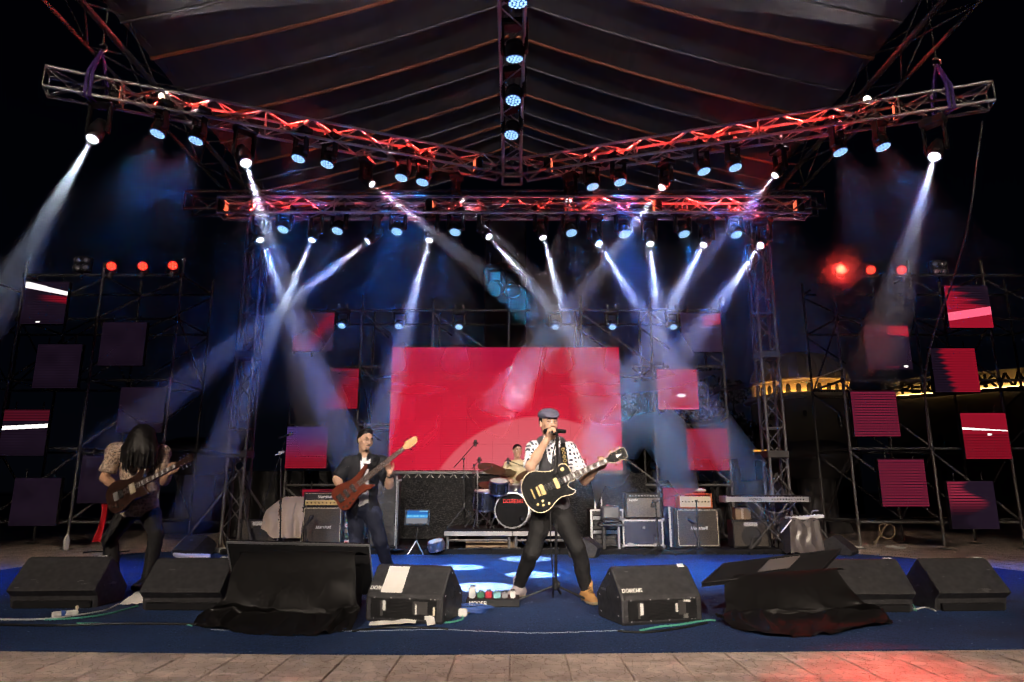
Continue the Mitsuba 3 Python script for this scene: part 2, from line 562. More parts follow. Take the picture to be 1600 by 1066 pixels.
scene['mat_leaf'] = {'type': 'twosided', 'bsdf': {'type': 'principled', 'base_color': {'type': 'rgb', 'value': [0.006, 0.008, 0.004]}, 'roughness': 0.6}}
principled('drum_blue', (0.008, 0.010, 0.018), 0.15, clearcoat=0.6)
principled('drum_head', (0.009, 0.009, 0.010), 0.8, spec=.15)
principled('screen_dark', (0.02, 0.02, 0.022), 0.35)
principled('clear_lens', (0.10, 0.10, 0.11), 0.15)
principled('cardboard', (0.26, 0.18, 0.11), 0.8)
scene['mat_led_face'] = {'type': 'diffuse', 'reflectance': {'type': 'rgb', 'value': [.010, .010, .012]}}
scene['mat_window'] = {'type': 'thindielectric'}


def glow(rgb_, w=0.0):
    return {'type': 'area', 'radiance': {'type': 'rgb', 'value': list(rgb_)}, 'sampling_weight': w}


def lit(parent, name, mesh, rgb_, w=0.0, base=0.02, **kw):
    k = part(parent, name, mesh, 'mat_screen_dark', False, emitter=glow(rgb_, w), **kw)
    return k


# ------------------------------------------------------------------ ground, carpet, foreground paving
g = thing('ground', 'paved plaza of tan stone tiles around and under the stage carpet', None, kind='structure')
put(g, tri(V3(*[[-160, -60, -0.012], [160, -60, -0.012], [160, 220, -0.012], [-160, 220, -0.012]]).reshape(4, 3), [[0, 1, 2, 3]]), 'mat_ground', False)
for r in range(-1, 3):
    y0, y1 = TY0 + (r - 1) * TILE, TY0 + r * TILE
    for c in range(-13, 14):
        x0 = TX0 + (c if True else 0) * TILE
        if abs(x0) > 3.9:
            continue
        gp = 0.004
        t = box([x0 + gp, y0 + gp, -0.03], [x0 + TILE - gp, y1 - gp, 0.0], 0.004)
        v = t[0].copy()
        tilt = rng.normal(0, 0.0035, 2)
        v[:, 2] += (v[:, 0] - x0) * tilt[0] + (v[:, 1] - y0) * tilt[1] - 0.0015 + rng.normal(0, 0.0006)
        part(g, 'tile', (v, t[1]), 'mat_tile', False)
rear = [atz(-160, 913), atz(0, 892), atz(110, 876), atz(215, 865), atz(300, 861.5), atz(345, 861), atz(1290, 861), atz(1330, 866), atz(1400, 871), atz(1480, 879.5), atz(1600, 894), atz(1760, 915)]
front = [atz(1900, 1012), atz(1600, 1015.5), atz(1200, 1019), atz(900, 1022), atz(640, 1024), atz(420, 1023), atz(150, 1019.5), atz(0, 1018), atz(-300, 1015)]
out = np.array([p[:2] for p in rear + front])
_cs = np.vstack([np.linspace(a, b, 9)[:-1] for a, b in zip(out, np.roll(out, -1, 0))])
carp = slab(_cs, 0.009, 0.003)
carpet = thing('carpet', 'worn blue stage carpet covering the performance area', None, kind='structure')
put(carpet, mv(carp, (0, 0, 0.001)), 'mat_carpet', 40)
CZ = 0.0102


def floor_at(px, py):
    return atz(px, py, CZ)


# tape runs stuck across the carpet
def ribbon(pts, w, z):
    p = spline(np.array([floor_at(*q)[:2] for q in pts]), 10, False)
    d = np.gradient(p, axis=0)
    n_ = np.stack([-d[:, 1], d[:, 0]], 1) / np.linalg.norm(d, axis=1, keepdims=True)
    w = w * (1 + 0.25 * np.sin(np.arange(len(p)) * 1.7))[:, None]
    zz = z + 0.0015 * np.sin(np.arange(len(p)) * 2.3)
    Pm = np.stack([np.column_stack([p + n_ * w * s, zz + (0.003 if s == 0 else 0)]) for s in (-1, 0, 1)], 1)
    return grid_mesh(Pm[:, ::-1])


solo('gaffer_tape', ribbon([(330, 985), (470, 986), (560, 987), (680, 984.5), (760, 987.5), (840, 990), (925, 987.5), (975, 985.5)], 0.012, CZ + 0.003), 'mat_tape',
     'long shiny tape strip stuck across the carpet before the singer', 'tape')

# low black platform behind the band
pl = [floor_at(345, 866.5)[1]]
PY = pl[0]
PZ = 0.085
plat = thing('platform', 'low black platform under the amplifiers and drum riser', 'platform')
xl, xr = at(343, 862, PY)[0], at(1300, 862, PY)[0]
nseg = 9
for k in range(nseg):
    a, b = xl + (xr - xl) * k / nseg, xl + (xr - xl) * (k + 1) / nseg
    part(plat, 'deck_panel', box([a + 0.003, PY, 0.0], [b - 0.003, PY + 2.6, PZ], 0.006), 'mat_black_matte', False)

# ------------------------------------------------------------------ trusses
def truss(name, label, a, b, w, mat, up=(0, 0, 1), bay=None, rc=0.025, rb=0.011, ends=True, cat_='truss', faces=(0, 1, 2, 3)):
    t = thing(name, label, cat_)
    a, b = np.asarray(a, float), np.asarray(b, float)
    d = unit(b - a)
    L = np.linalg.norm(b - a)
    s = unit(np.cross(d, up))
    u = np.cross(s, d)
    cs = [(-1, -1), (1, -1), (1, 1), (-1, 1)]
    C = [(a + (s * i + u * j) * w / 2, b + (s * i + u * j) * w / 2) for i, j in cs]
    for p, q in C:
        part(t, 'chord', rod(p, q, rc, 10), mat)
    n = max(2, int(round(L / (bay or w * 1.05))))
    for f in faces:
        A, B = C[f], C[(f + 1) % 4]
        for k in range(n):
            t0, t1 = k / n, (k + 1) / n
            p, q = (A, B) if (k + f) % 2 == 0 else (B, A)
            part(t, 'brace', rod(p[0] + (p[1] - p[0]) * t0, q[0] + (q[1] - q[0]) * t1, rb, 6), mat)
        for e in ((0.0, 1.0) if ends else ()):
            part(t, 'end_bar', rod(A[0] + (A[1] - A[0]) * e, B[0] + (B[1] - B[0]) * e, rb, 6), mat)
        if n > 14:
            for e in np.arange(1, int(L / 2.0) + 1) * 2.0 / L:
                if e < 0.97:
                    part(t, 'joint_bar', rod(A[0] + (A[1] - A[0]) * e, B[0] + (B[1] - B[0]) * e, rb * 1.25, 6), mat)
    return t


JY = 11.5
JUN = at(800, 268, JY)                                # the junction of the lighting grid
GZ = JUN[2]
AL, AR = atz(72, 127, GZ), atz(1548, 150, GZ)
truss('diagonal_truss', 'diagonal lighting truss over the long-haired guitarist, red lit along most of its length', JUN + unit(AL - JUN) * 0.25, AL, 0.30, 'mat_alu', bay=0.36)
truss('diagonal_truss', 'diagonal lighting truss running towards the illuminated dome side, red lit near the junction', JUN + unit(AR - JUN) * 0.25, AR, 0.30, 'mat_alu', bay=0.36)
FRONT = V3(JUN[0], 6.2, GZ)
truss('centre_truss', 'lighting truss running down the middle of the canopy, blue lit', JUN + V3(0, -0.25, 0), FRONT, 0.30, 'mat_alu', bay=0.40)
jb = thing('truss_corner', 'square corner block joining three overhead trusses', 'truss joint')
for i in (-1, 1):
    for j in (-1, 1):
        part(jb, 'chord', rod(JUN + V3(i * .17, j * .17, -.17), JUN + V3(i * .17, j * .17, .17), 0.026), 'mat_alu')
        part(jb, 'chord', rod(JUN + V3(-.17, i * .17, j * .17), JUN + V3(.17, i * .17, j * .17), 0.026), 'mat_alu')
        part(jb, 'chord', rod(JUN + V3(i * .17, -.17, j * .17), JUN + V3(i * .17, .17, j * .17), 0.026), 'mat_alu')
MY = 11.0
ML, MR = at(345, 321, MY), at(1262, 329, MY)
ML[2] = MR[2] = (ML[2] + MR[2]) / 2
MZ = ML[2]
truss('cross_truss', 'straight red lit lighting truss across the stage carrying a row of lamps', ML, MR, 0.29, 'mat_alu', bay=0.36)
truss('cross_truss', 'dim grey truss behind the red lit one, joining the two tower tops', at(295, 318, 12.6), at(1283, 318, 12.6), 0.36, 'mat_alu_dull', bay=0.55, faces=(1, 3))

# ground support towers
TWY = 11.7
for s, base, lab in ((-1, (363, 852), 'truss tower on the long-haired guitarist side, beside the small combo amplifier'), (1, (1222, 852), 'truss tower behind the keyboard, on the dome side')):
    p = at(base[0], base[1], TWY)
    p[2] = 0.02
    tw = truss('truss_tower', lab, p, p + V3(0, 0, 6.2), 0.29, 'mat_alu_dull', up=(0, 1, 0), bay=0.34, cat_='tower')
    part(tw, 'base_plate', box(p + V3(-.35, -.35, -.02), p + V3(.35, .35, 0.0), 0.004), 'mat_galv_dark', False)
    for e in ((0.6, -0.7), (0.75, 0.5), (-0.7, -0.45)):
        part(tw, 'outrigger', rod(p + V3(0, 0, 1.25), p + V3(e[0], e[1], 0.03), 0.022), 'mat_galv_dark')
    for k in (1.5, 3.2):
        part(tw, 'sleeve', box(p + V3(-.18, -.18, k), p + V3(.18, .18, k + .12), 0.01), 'mat_galv_dark', False)

# ------------------------------------------------------------------ canopy roof
RK = 1.29
RZ = CAM_H + 7.0 * RK
EX, EZ = 4.72 * RK, CAM_H + 5.55 * RK
can = thing('canopy', 'big dark fabric roof with orange and grey seams over the stage', 'canopy')
part(can, 'ridge_beam', rod(V3(0, 5.6, RZ - .05), V3(0, 17.5, RZ - .05), 0.06, 10), 'mat_alu_dull')
ys = [RK * y for y in (4.6, 5.2, 5.85, 6.5, 7.2, 7.9, 8.65, 9.4, 10.1, 10.9, 11.5, 11.95, 12.3, 12.9, 13.5)]
for i, y in enumerate(ys):
    for s in (-1, 1):
        mat = 'mat_strap_orange' if i % 2 else 'mat_strap_grey'
        p = np.linspace(0, 1, 9)
        line = np.stack([s * (0.06 + (EX - 0.06) * p), np.full(9, y) + 0.03 * np.sin(p * 3.1), RZ - .03 + (EZ - RZ) * p - 0.10 * np.sin(np.pi * p)], 1)
        part(can, 'seam', tube(line, 0.030 if i % 2 else 0.018, 8), mat)
        if i + 1 < len(ys):
            u = np.linspace(0, 1, 13)
            v = np.linspace(0, 1, 7)
            Ug, Vg = np.meshgrid(u, v, indexing='ij')
            X = s * (0.02 + (EX - 0.02) * Ug)
            Y = y + (ys[i + 1] - y) * Vg + 0.03 * np.sin(Ug * 3.1)
            Z = RZ + (EZ - RZ) * Ug - 0.10 * np.sin(np.pi * Ug) + 0.012 * np.sin(np.pi * Vg) + 0.010 * (meshkit.fbm(np.stack([X * 1.3, Y * 2, 0 * X], -1), 3, 3) - .5)
            part(can, 'fabric_panel', grid_mesh(np.stack([X, Y, Z], -1)), 'mat_canopy', True)
for s, lab in ((-1, 'dark eave truss of the canopy above the violet sling of the long-haired guitarist side'), (1, 'eave truss of the canopy on the dome side, red lit at its near end')):
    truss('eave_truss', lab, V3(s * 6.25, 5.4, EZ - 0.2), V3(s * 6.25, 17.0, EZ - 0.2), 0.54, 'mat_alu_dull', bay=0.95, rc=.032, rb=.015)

# chains and slings that carry the two diagonal arms
for s, q, lab in ((-1, (120, 0), 'violet sling and hook holding the diagonal truss end over the long-haired guitarist'), (1, (1495, 0), 'violet sling and hook holding the diagonal truss end on the dome side')):
    end = AL if s < 0 else AR
    dirn = unit(JUN - end)
    p = end + dirn * 0.62
    h = thing('lifting_sling', lab, 'sling')
    for k in (-1, 1):
        part(h, 'strap', tube([p + V3(0, 0, .66), p + V3(k * .035, -.185, .20), p + V3(k * .035, -.19, -.19), p + V3(k * .035, .19, -.19), p + V3(k * .035, .185, .20), p + V3(0, 0, .66)], 0.026, 6), 'mat_violet')
    part(h, 'hook', tube([p + V3(.07 * math.cos(a), 0, .70 + .07 * math.sin(a)) for a in np.linspace(-2.5, 2.2, 12)], 0.014, 6), 'mat_steel')
    part(h, 'chain', tube([p + V3(0, 0, .76), p + V3(0.0, 0, 2.9)], 0.012, 6), 'mat_galv')
    part(h, 'chain_block', box(p + V3(-.1, -.1, 2.9), p + V3(.1, .1, 3.3), 0.02), 'mat_black')

# ------------------------------------------------------------------ scaffolds
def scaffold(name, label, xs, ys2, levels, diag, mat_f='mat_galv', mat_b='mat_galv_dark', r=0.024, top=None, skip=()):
    t = thing(name, label, 'scaffold')
    ztop = top or levels[-1]
    for k, y in enumerate(ys2):
        m = mat_f if k == 0 else mat_b  # rear tubes take a darker copy of the steel so they look fainter
        for i, x in enumerate(xs):
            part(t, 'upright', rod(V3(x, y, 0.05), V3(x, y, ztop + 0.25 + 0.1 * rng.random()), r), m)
            part(t, 'foot_plate', box(V3(x - .07, y - .07, 0.0), V3(x + .07, y + .07, .012)), m, False)
            if k == 0:
                for z in levels:
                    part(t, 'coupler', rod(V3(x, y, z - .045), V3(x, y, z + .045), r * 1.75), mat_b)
        for j, z in enumerate(levels):
            for i in range(len(xs) - 1):
                if (k, i, j) in skip:
                    continue
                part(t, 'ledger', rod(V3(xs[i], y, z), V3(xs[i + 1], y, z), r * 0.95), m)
        for (i, j, d) in diag:
            x0, x1 = (xs[i], xs[i + 1]) if d > 0 else (xs[i + 1], xs[i])
            part(t, 'diagonal', rod(V3(x0, y + .04, levels[j] + .05), V3(x1, y + .04, levels[j + 1] - .05), r * 0.8), m)
    for x in xs:
        for j, z in enumerate(levels):
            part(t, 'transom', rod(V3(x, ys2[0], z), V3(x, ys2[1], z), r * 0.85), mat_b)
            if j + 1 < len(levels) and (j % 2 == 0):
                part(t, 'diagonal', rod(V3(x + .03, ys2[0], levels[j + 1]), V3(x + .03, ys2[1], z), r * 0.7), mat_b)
    return t


SY = 12.3
CY = 13.35


def xat(px, py, Y=None):
    return float(at(px, py, SY if Y is None else Y)[0])


lv = [0.45, 1.72, 2.95, 4.1, 4.95]
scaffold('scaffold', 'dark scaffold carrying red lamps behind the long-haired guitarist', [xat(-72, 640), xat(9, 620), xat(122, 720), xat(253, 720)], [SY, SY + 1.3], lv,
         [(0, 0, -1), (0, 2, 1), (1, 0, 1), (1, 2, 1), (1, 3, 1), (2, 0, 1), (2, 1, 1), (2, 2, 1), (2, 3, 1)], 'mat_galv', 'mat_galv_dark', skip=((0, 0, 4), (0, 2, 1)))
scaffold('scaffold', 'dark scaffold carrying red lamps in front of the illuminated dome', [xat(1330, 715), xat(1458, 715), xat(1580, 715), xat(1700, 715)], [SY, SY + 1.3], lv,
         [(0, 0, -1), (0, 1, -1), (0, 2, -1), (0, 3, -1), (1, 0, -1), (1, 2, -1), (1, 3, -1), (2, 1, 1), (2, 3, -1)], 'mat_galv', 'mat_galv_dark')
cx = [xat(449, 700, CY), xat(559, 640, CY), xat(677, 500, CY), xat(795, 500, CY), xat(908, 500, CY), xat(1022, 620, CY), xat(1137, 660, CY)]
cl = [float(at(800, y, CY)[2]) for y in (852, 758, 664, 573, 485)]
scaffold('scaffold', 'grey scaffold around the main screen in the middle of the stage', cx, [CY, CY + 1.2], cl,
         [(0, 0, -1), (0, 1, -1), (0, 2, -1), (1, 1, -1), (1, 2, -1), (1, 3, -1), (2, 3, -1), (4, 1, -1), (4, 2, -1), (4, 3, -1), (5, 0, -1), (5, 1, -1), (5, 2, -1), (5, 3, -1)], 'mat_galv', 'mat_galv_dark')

# ------------------------------------------------------------------ LED screens
def led_mesh(lo, ex, ez, nx, nz, art):
    """A screen lo + u ex + v ez facing the stage front, its picture art(u, v) in display light per vertex."""
    u, v = np.linspace(0, 1, nx + 1), np.linspace(0, 1, nz + 1)
    Vg, Ug = np.meshgrid(v, u, indexing='ij')
    m = grid_mesh(lo + Ug[..., None] * ex + Vg[..., None] * ez)
    c = art(Ug.ravel(), Vg.ravel())
    return m, np.clip(c, 0, None) / LU


def screen(parent, name, lo, ex, ez, nx, nz, art):
    m, c = led_mesh(lo, ex, ez, nx, nz, art)
    k = part(parent, name, m, 'mat_led_face', False, color=c)
    scene[k]['emitter'] = {'type': 'area', 'radiance': {'type': 'mesh_attribute', 'name': 'vertex_color'}, 'sampling_weight': 0.0}
    return k


def ss(a, b, x):
    t = np.clip((x - a) / (b - a), 0, 1)
    return t * t * (3 - 2 * t)


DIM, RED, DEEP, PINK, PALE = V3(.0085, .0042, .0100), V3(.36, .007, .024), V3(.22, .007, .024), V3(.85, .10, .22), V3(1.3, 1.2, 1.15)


def lerp(a, b, t):
    return a + (b - a) * np.asarray(t)[..., None]


def lines(v, n, lo=0.45):
    return (lo + (1.15 - lo) * (0.5 + 0.5 * np.sin(v * n * 2 * np.pi)))[..., None]


def art_dim(u, v):  # switched-off panels: haze light on them put in as a faint purple glow
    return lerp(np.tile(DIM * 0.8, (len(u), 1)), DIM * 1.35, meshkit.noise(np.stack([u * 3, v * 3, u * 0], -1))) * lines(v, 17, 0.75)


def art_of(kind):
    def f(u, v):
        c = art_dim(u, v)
        L = lines(v, 17)
        if kind == 'stripe':
            c = lerp(c, RED * .6 * L, ss(.0, .05, v - (.58 - .12 * u) * 1) * ss(.25, .9, u) * (v < .74 - .1 * u))
            c = lerp(c, PALE, (v > .86 - .19 * u) * (v < 1.0 - .26 * u + .02))
            c = lerp(c, PALE, (np.abs(u - .42) < .05) & (np.abs(v - .05) < .02))
        elif kind == 'bar':
            c = lerp(c, RED * .5 * L, .35 * (v > .75))
            c = lerp(c, PALE, np.abs(v - (.60 + .05 * u)) < .045)
        elif kind == 'diag':
            w = ss(-.15, .35, np.abs(v - .25 - .35 * u + .25 * np.sin(u * 5)) - .05)
            c = lerp(RED * .75 * L, DIM * 4 * L, w)
        elif kind == 'corner':
            w = ss(.25, .8, u * .9 + (1 - v) * .55 - .25)
            c = lerp(DIM * 4 * L, RED * .8 * L, np.maximum(w, ss(.9, 1.0, v) * ss(.2, .5, u) * (u < .8)))
        elif kind == 'down':
            c = lerp(RED * .75 * L, V3(.06, .035, .16) * L, ss(.1, .95, v))
        elif kind == 'blob':
            c = lerp(DIM * 3.2 * L, RED, ss(.0, .05, .16 - np.abs(v - .78 - .2 * (u - .6))) * ss(.52, .6, u))
        elif kind == 'spot':
            c = lerp(RED * 1.15 * lines(v, 17, .8), PALE, ((u - .58) / .11) ** 2 + ((v - .34) / .045) ** 2 < 1)
            c = lerp(c, PINK, v < .03)
        elif kind == 'full':
            c = RED * .85 * L
        elif kind == 'pinkbar':
            c = lerp(RED * .9 * lines(v, 17, .7), DIM * 1.5 * L, ss(-.1, .25, v - .95 + .75 * u - .12 * np.sin(v * 40)))
            c = lerp(c, DEEP * .25, (v > .45) * ss(.4, .6, u) * 0.0)
            b = np.abs(v - (.26 + .15 * u)) < .095
            c = lerp(lerp(c, RED * .9, (v < .40) * 1.0), V3(1.1, .14, .25), b)
        elif kind == 'block':
            c = lerp(c * 1.7, RED, (u > .55) * (v > .80 - .1 * (u - .55)))
            c = lerp(c, DEEP * L, .6 * (np.abs(v - .05) < .02) * (u > .4) * (u < .7))
            c = lerp(c, PALE, ((u - .86) / .05) ** 2 + ((v - .07) / .028) ** 2 < 1)
        elif kind == 'shade':
            w = ss(-.06, .1, u - .38 + .25 * (v - .2) + .05 * np.sin(v * 50))
            c = lerp(DIM * 1.4 * L, RED * .75 * lines(v, 17, .6), w)
        elif kind == 'linesred':
            c = lerp(DIM, V3(.19, .010, .032), (np.sin(v * 17 * 2 * np.pi) > -.35))
        elif kind == 'cut':
            c = RED * .65 * L
            c = lerp(c, RED * .75, (v > .55) * 1.0)
            c = lerp(c, PALE, np.abs(v - (.66 - .05 * u)) < .028 * (1 - .6 * u))
            c = lerp(c, PALE, ((u - .58) / .05) ** 2 + ((v - .53) / .026) ** 2 < 1)
        elif kind == 'half':
            r = lerp(DIM * .8, V3(.30, .018, .045), (np.sin(v * 17 * 2 * np.pi) > -.2) * ss(.25, .75, v))
            c = lerp(r, DIM * 1.5, ss(.45, .65, u + .25 * np.sin(v * 9)))
        return c
    return f


def led_panel(px, py, Y, kind, label, size=0.82):
    c = at(px, py, Y)
    t = thing('led_panel', label, 'LED panel', 'square LED panels hung on the scaffolds')
    h = size / 2
    part(t, 'cabinet', box(c + V3(-h, .012, -h), c + V3(h, .10, h), .006), 'mat_black')
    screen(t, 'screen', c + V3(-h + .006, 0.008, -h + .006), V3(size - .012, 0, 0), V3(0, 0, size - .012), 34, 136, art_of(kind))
    for k in (-1, 1):
        part(t, 'hanging_bracket', rod(c + V3(k * h * .6, .06, h), c + V3(k * h * .6, .06, h + .14), .012), 'mat_galv_dark')


LY, CL = SY - 0.14, CY - 0.14
led_panel(69, 473, LY, 'stripe', 'square LED panel with slanted white stripe, topmost behind the long-haired guitarist')
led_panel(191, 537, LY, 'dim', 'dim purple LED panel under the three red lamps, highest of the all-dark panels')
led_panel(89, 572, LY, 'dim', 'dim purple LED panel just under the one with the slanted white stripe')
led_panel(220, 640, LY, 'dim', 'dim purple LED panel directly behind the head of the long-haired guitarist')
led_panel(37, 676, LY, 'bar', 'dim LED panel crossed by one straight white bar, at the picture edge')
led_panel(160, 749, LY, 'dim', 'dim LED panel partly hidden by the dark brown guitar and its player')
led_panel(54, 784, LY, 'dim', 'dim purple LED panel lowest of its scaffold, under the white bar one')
led_panel(490, 518, CL, 'diag', 'red and purple LED panel highest above the white jacketed stack amplifier', .80)
led_panel(528, 607, CL, 'corner', 'LED panel half red half purple, second above the bassist head', .80)
led_panel(479, 699, CL, 'down', 'LED panel fading purple to red behind the tall microphone stand', .80)
led_panel(503, 798, CL, 'full', 'red LED panel almost wholly hidden behind the stack amplifier near the bassist', .80)
led_panel(1096, 519, CL, 'blob', 'purple LED panel with a red blob in one corner', .80)
led_panel(1059, 608, CL, 'spot', 'red LED panel with a white oval spot, beside the main screen', .80)
led_panel(1106, 702, CL, 'full', 'plain red LED panel above the orange amplifier head', .80)
led_panel(1070, 796, CL, 'full', 'red LED panel peeking out behind the orange amplifier head', .80)
led_panel(1514, 479, LY, 'pinkbar', 'red LED panel with a broad pink bar, topmost on the dome side scaffold')
led_panel(1388, 543, LY, 'block', 'dark LED panel with a red block in its corner and white dot')
led_panel(1493, 578, LY, 'shade', 'red LED panel dark along one edge, in front of the illuminated lettering')
led_panel(1368, 646, LY, 'linesred', 'red striped LED panel just below the illuminated dome band')
led_panel(1541, 681, LY, 'cut', 'red LED panel with a thin white streak and white dot')
led_panel(1412, 754, LY, 'linesred', 'red striped LED panel low on the scaffold, nearest the dark planter')
led_panel(1521, 789, LY, 'half', 'LED panel with fading red stripes, lowest on the dome side scaffold')

wall = thing('led_wall', 'huge red LED screen with a pale sun disc behind the drummer', 'LED screen')
WL, WR = at(610, 640, CL)[0], at(970, 640, CL)[0]
WB, WT = at(790, 735, CL)[2], at(790, 543, CL)[2]
SUN = at(843, 842, CL)


def art_wall(u, v):
    x, z = WL + (WR - WL) * u, WB + (WT - WB) * v
    L = lines(v, 52, 0.62)
    a = meshkit.noise(np.stack([np.floor(u * 9) * 7.7, np.floor(v * 5) * 3.1, u * 0], -1))
    c = V3(.62, .008, .035) * L * (0.9 + .16 * a)[:, None]
    c = c * (0.86 + 0.3 * ss(1.0, 0.2, v))[:, None]
    c = lerp(c, V3(.42, .006, .07) * L, .5 * ss(.65, 1, v) * ss(.9, .3, np.abs(u - .35) * 2))
    d = np.hypot(x - SUN[0], z - SUN[2])
    c = lerp(c, lerp(V3(.78, .13, .16) * L, V3(.72, .09, .12), ss(1.4, 2.3, d)), ss(2.30, 2.24, d))
    c = lerp(c, PALE, (np.abs(u - .525) < .006) & (np.abs(v - .82) < .014))
    return c


for i in range(9):
    for j in range(5):
        f = lambda u, v, i=i, j=j: art_wall((i + u) / 9, (j + v) / 5)
        w_, h_ = (WR - WL) / 9, (WT - WB) / 5
        off = rng.normal(0, .0015)
        screen(wall, 'screen_module', V3(WL + i * w_ + .001, CL - .02 + off, WB + j * h_ + .001), V3(w_ - .002, 0, 0), V3(0, 0, h_ - .002), 24, 84, f)
        part(wall, 'cabinet', box(V3(WL + i * w_ + .002, CL - .015, WB + j * h_ + .002), V3(WL + (i + 1) * w_ - .002, CL + .08, WB + (j + 1) * h_ - .002)), 'mat_black', False)
part(wall, 'base_beam', box(V3(WL - .02, CL - .10, WB - .075), V3(WR + .05, CL + .05, WB - .012), .008), 'mat_alu_dull', False)

# scrim under the screen, dark backdrop cloths between the scaffold bays
def curtain(x0, x1, z0, z1, y, amp, folds, seed, n=90):
    u, v = np.linspace(0, 1, n), np.linspace(0, 1, 24)
    Vg, Ug = np.meshgrid(v, u, indexing='ij')
    X = x0 + (x1 - x0) * Ug
    Z = z0 + (z1 - z0) * Vg
    Yy = y + amp * np.sin(Ug * folds * 6.28 + 2.5 * meshkit.noise(np.stack([Ug * 4, Vg * 1.5, Ug * 0 + seed], -1))) * (1.1 - .5 * Vg) + amp * 2 * (meshkit.fbm(np.stack([X * 2.2, Z * 2.0, 0 * X + seed], -1), 3) - .5)
    return grid_mesh(np.stack([X, Yy, Z], -1))


sc = solo('mesh_screen', curtain(WL - .02, WR + .42, PZ + .03, WB - .05, CL - .02, .03, 3, 5), 'mat_scrim', 'wrinkled black mesh cloth hung under the main screen behind the drums', 'mesh cloth', smooth=True)
for x in np.arange(WL + .15, WL + 1.7, .22):
    part(sc, 'lashing', tube([V3(x - .06, CL - .06, WB - .14), V3(x, CL - .06, WB - .06), V3(x + .06, CL - .06, WB - .14)], .007, 5), 'mat_white')
solo('backdrop_cloth', curtain(WR + .43, at(1240, 760, CY)[0], PZ, CAM_H + .25, CY + 1.5, .04, 7, 9), 'mat_cloth_black', 'dark backdrop cloth behind the orange amplifier and the keyboard', 'cloth', smooth=True)
solo('backdrop_cloth', curtain(at(300, 760, CY)[0], WL - .03, 0.05, CAM_H + .45, CY + 1.45, .04, 7, 19), 'mat_cloth_black', 'dark backdrop cloth behind the stack amplifier and the bassist', 'cloth', smooth=True)

# ------------------------------------------------------------------ stage lamps
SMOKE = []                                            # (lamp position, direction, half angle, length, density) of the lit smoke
LAMP_Z = unit(V3(0, -.55, -1))


def proj(p):
    q = np.asarray(p, float) - V3(0, 0, CAM_H)
    d = q[1] * CP + q[2] * SP
    return 800 + FOC * q[0] / d, 533 - FOC * (-q[1] * SP + q[2] * CP) / d


def on_arm(px):
    e = AL if px < 800 else AR
    ts = np.linspace(0, 1, 400)
    q = np.array([proj(JUN + (e - JUN) * t)[0] for t in ts])
    return JUN + (e - JUN) * ts[np.argmin(np.abs(q - px))]


def spot(key, p, d, I, cut, bw, w):
    scene[key] = {'type': 'spot', 'to_world': T().look_at(origin=list(map(float, p)), target=list(map(float, np.asarray(p) + d)), up=[0.1, 0.99, 0.05]),
                  'intensity': {'type': 'rgb', 'value': [float(x) * LK for x in I]}, 'cutoff_angle': float(cut), 'beam_width': float(bw), 'sampling_weight': float(w)}


def led_dots(c, d, r, rings=((0, 1), (.42, 6), (.80, 12)), rd=.165):
    R = axis_to(d)
    out_ = []
    for rr, n in rings:
        for k in range(n):
            a = 2 * math.pi * k / n + rr
            q = np.asarray(c) + R @ V3(rr * r * math.cos(a), rr * r * math.sin(a), .006)
            out_.append(lathe([(rd * r, 0), (rd * r * .8, .006), (.0003, .008)], 10, q, R))
    return cat(out_)


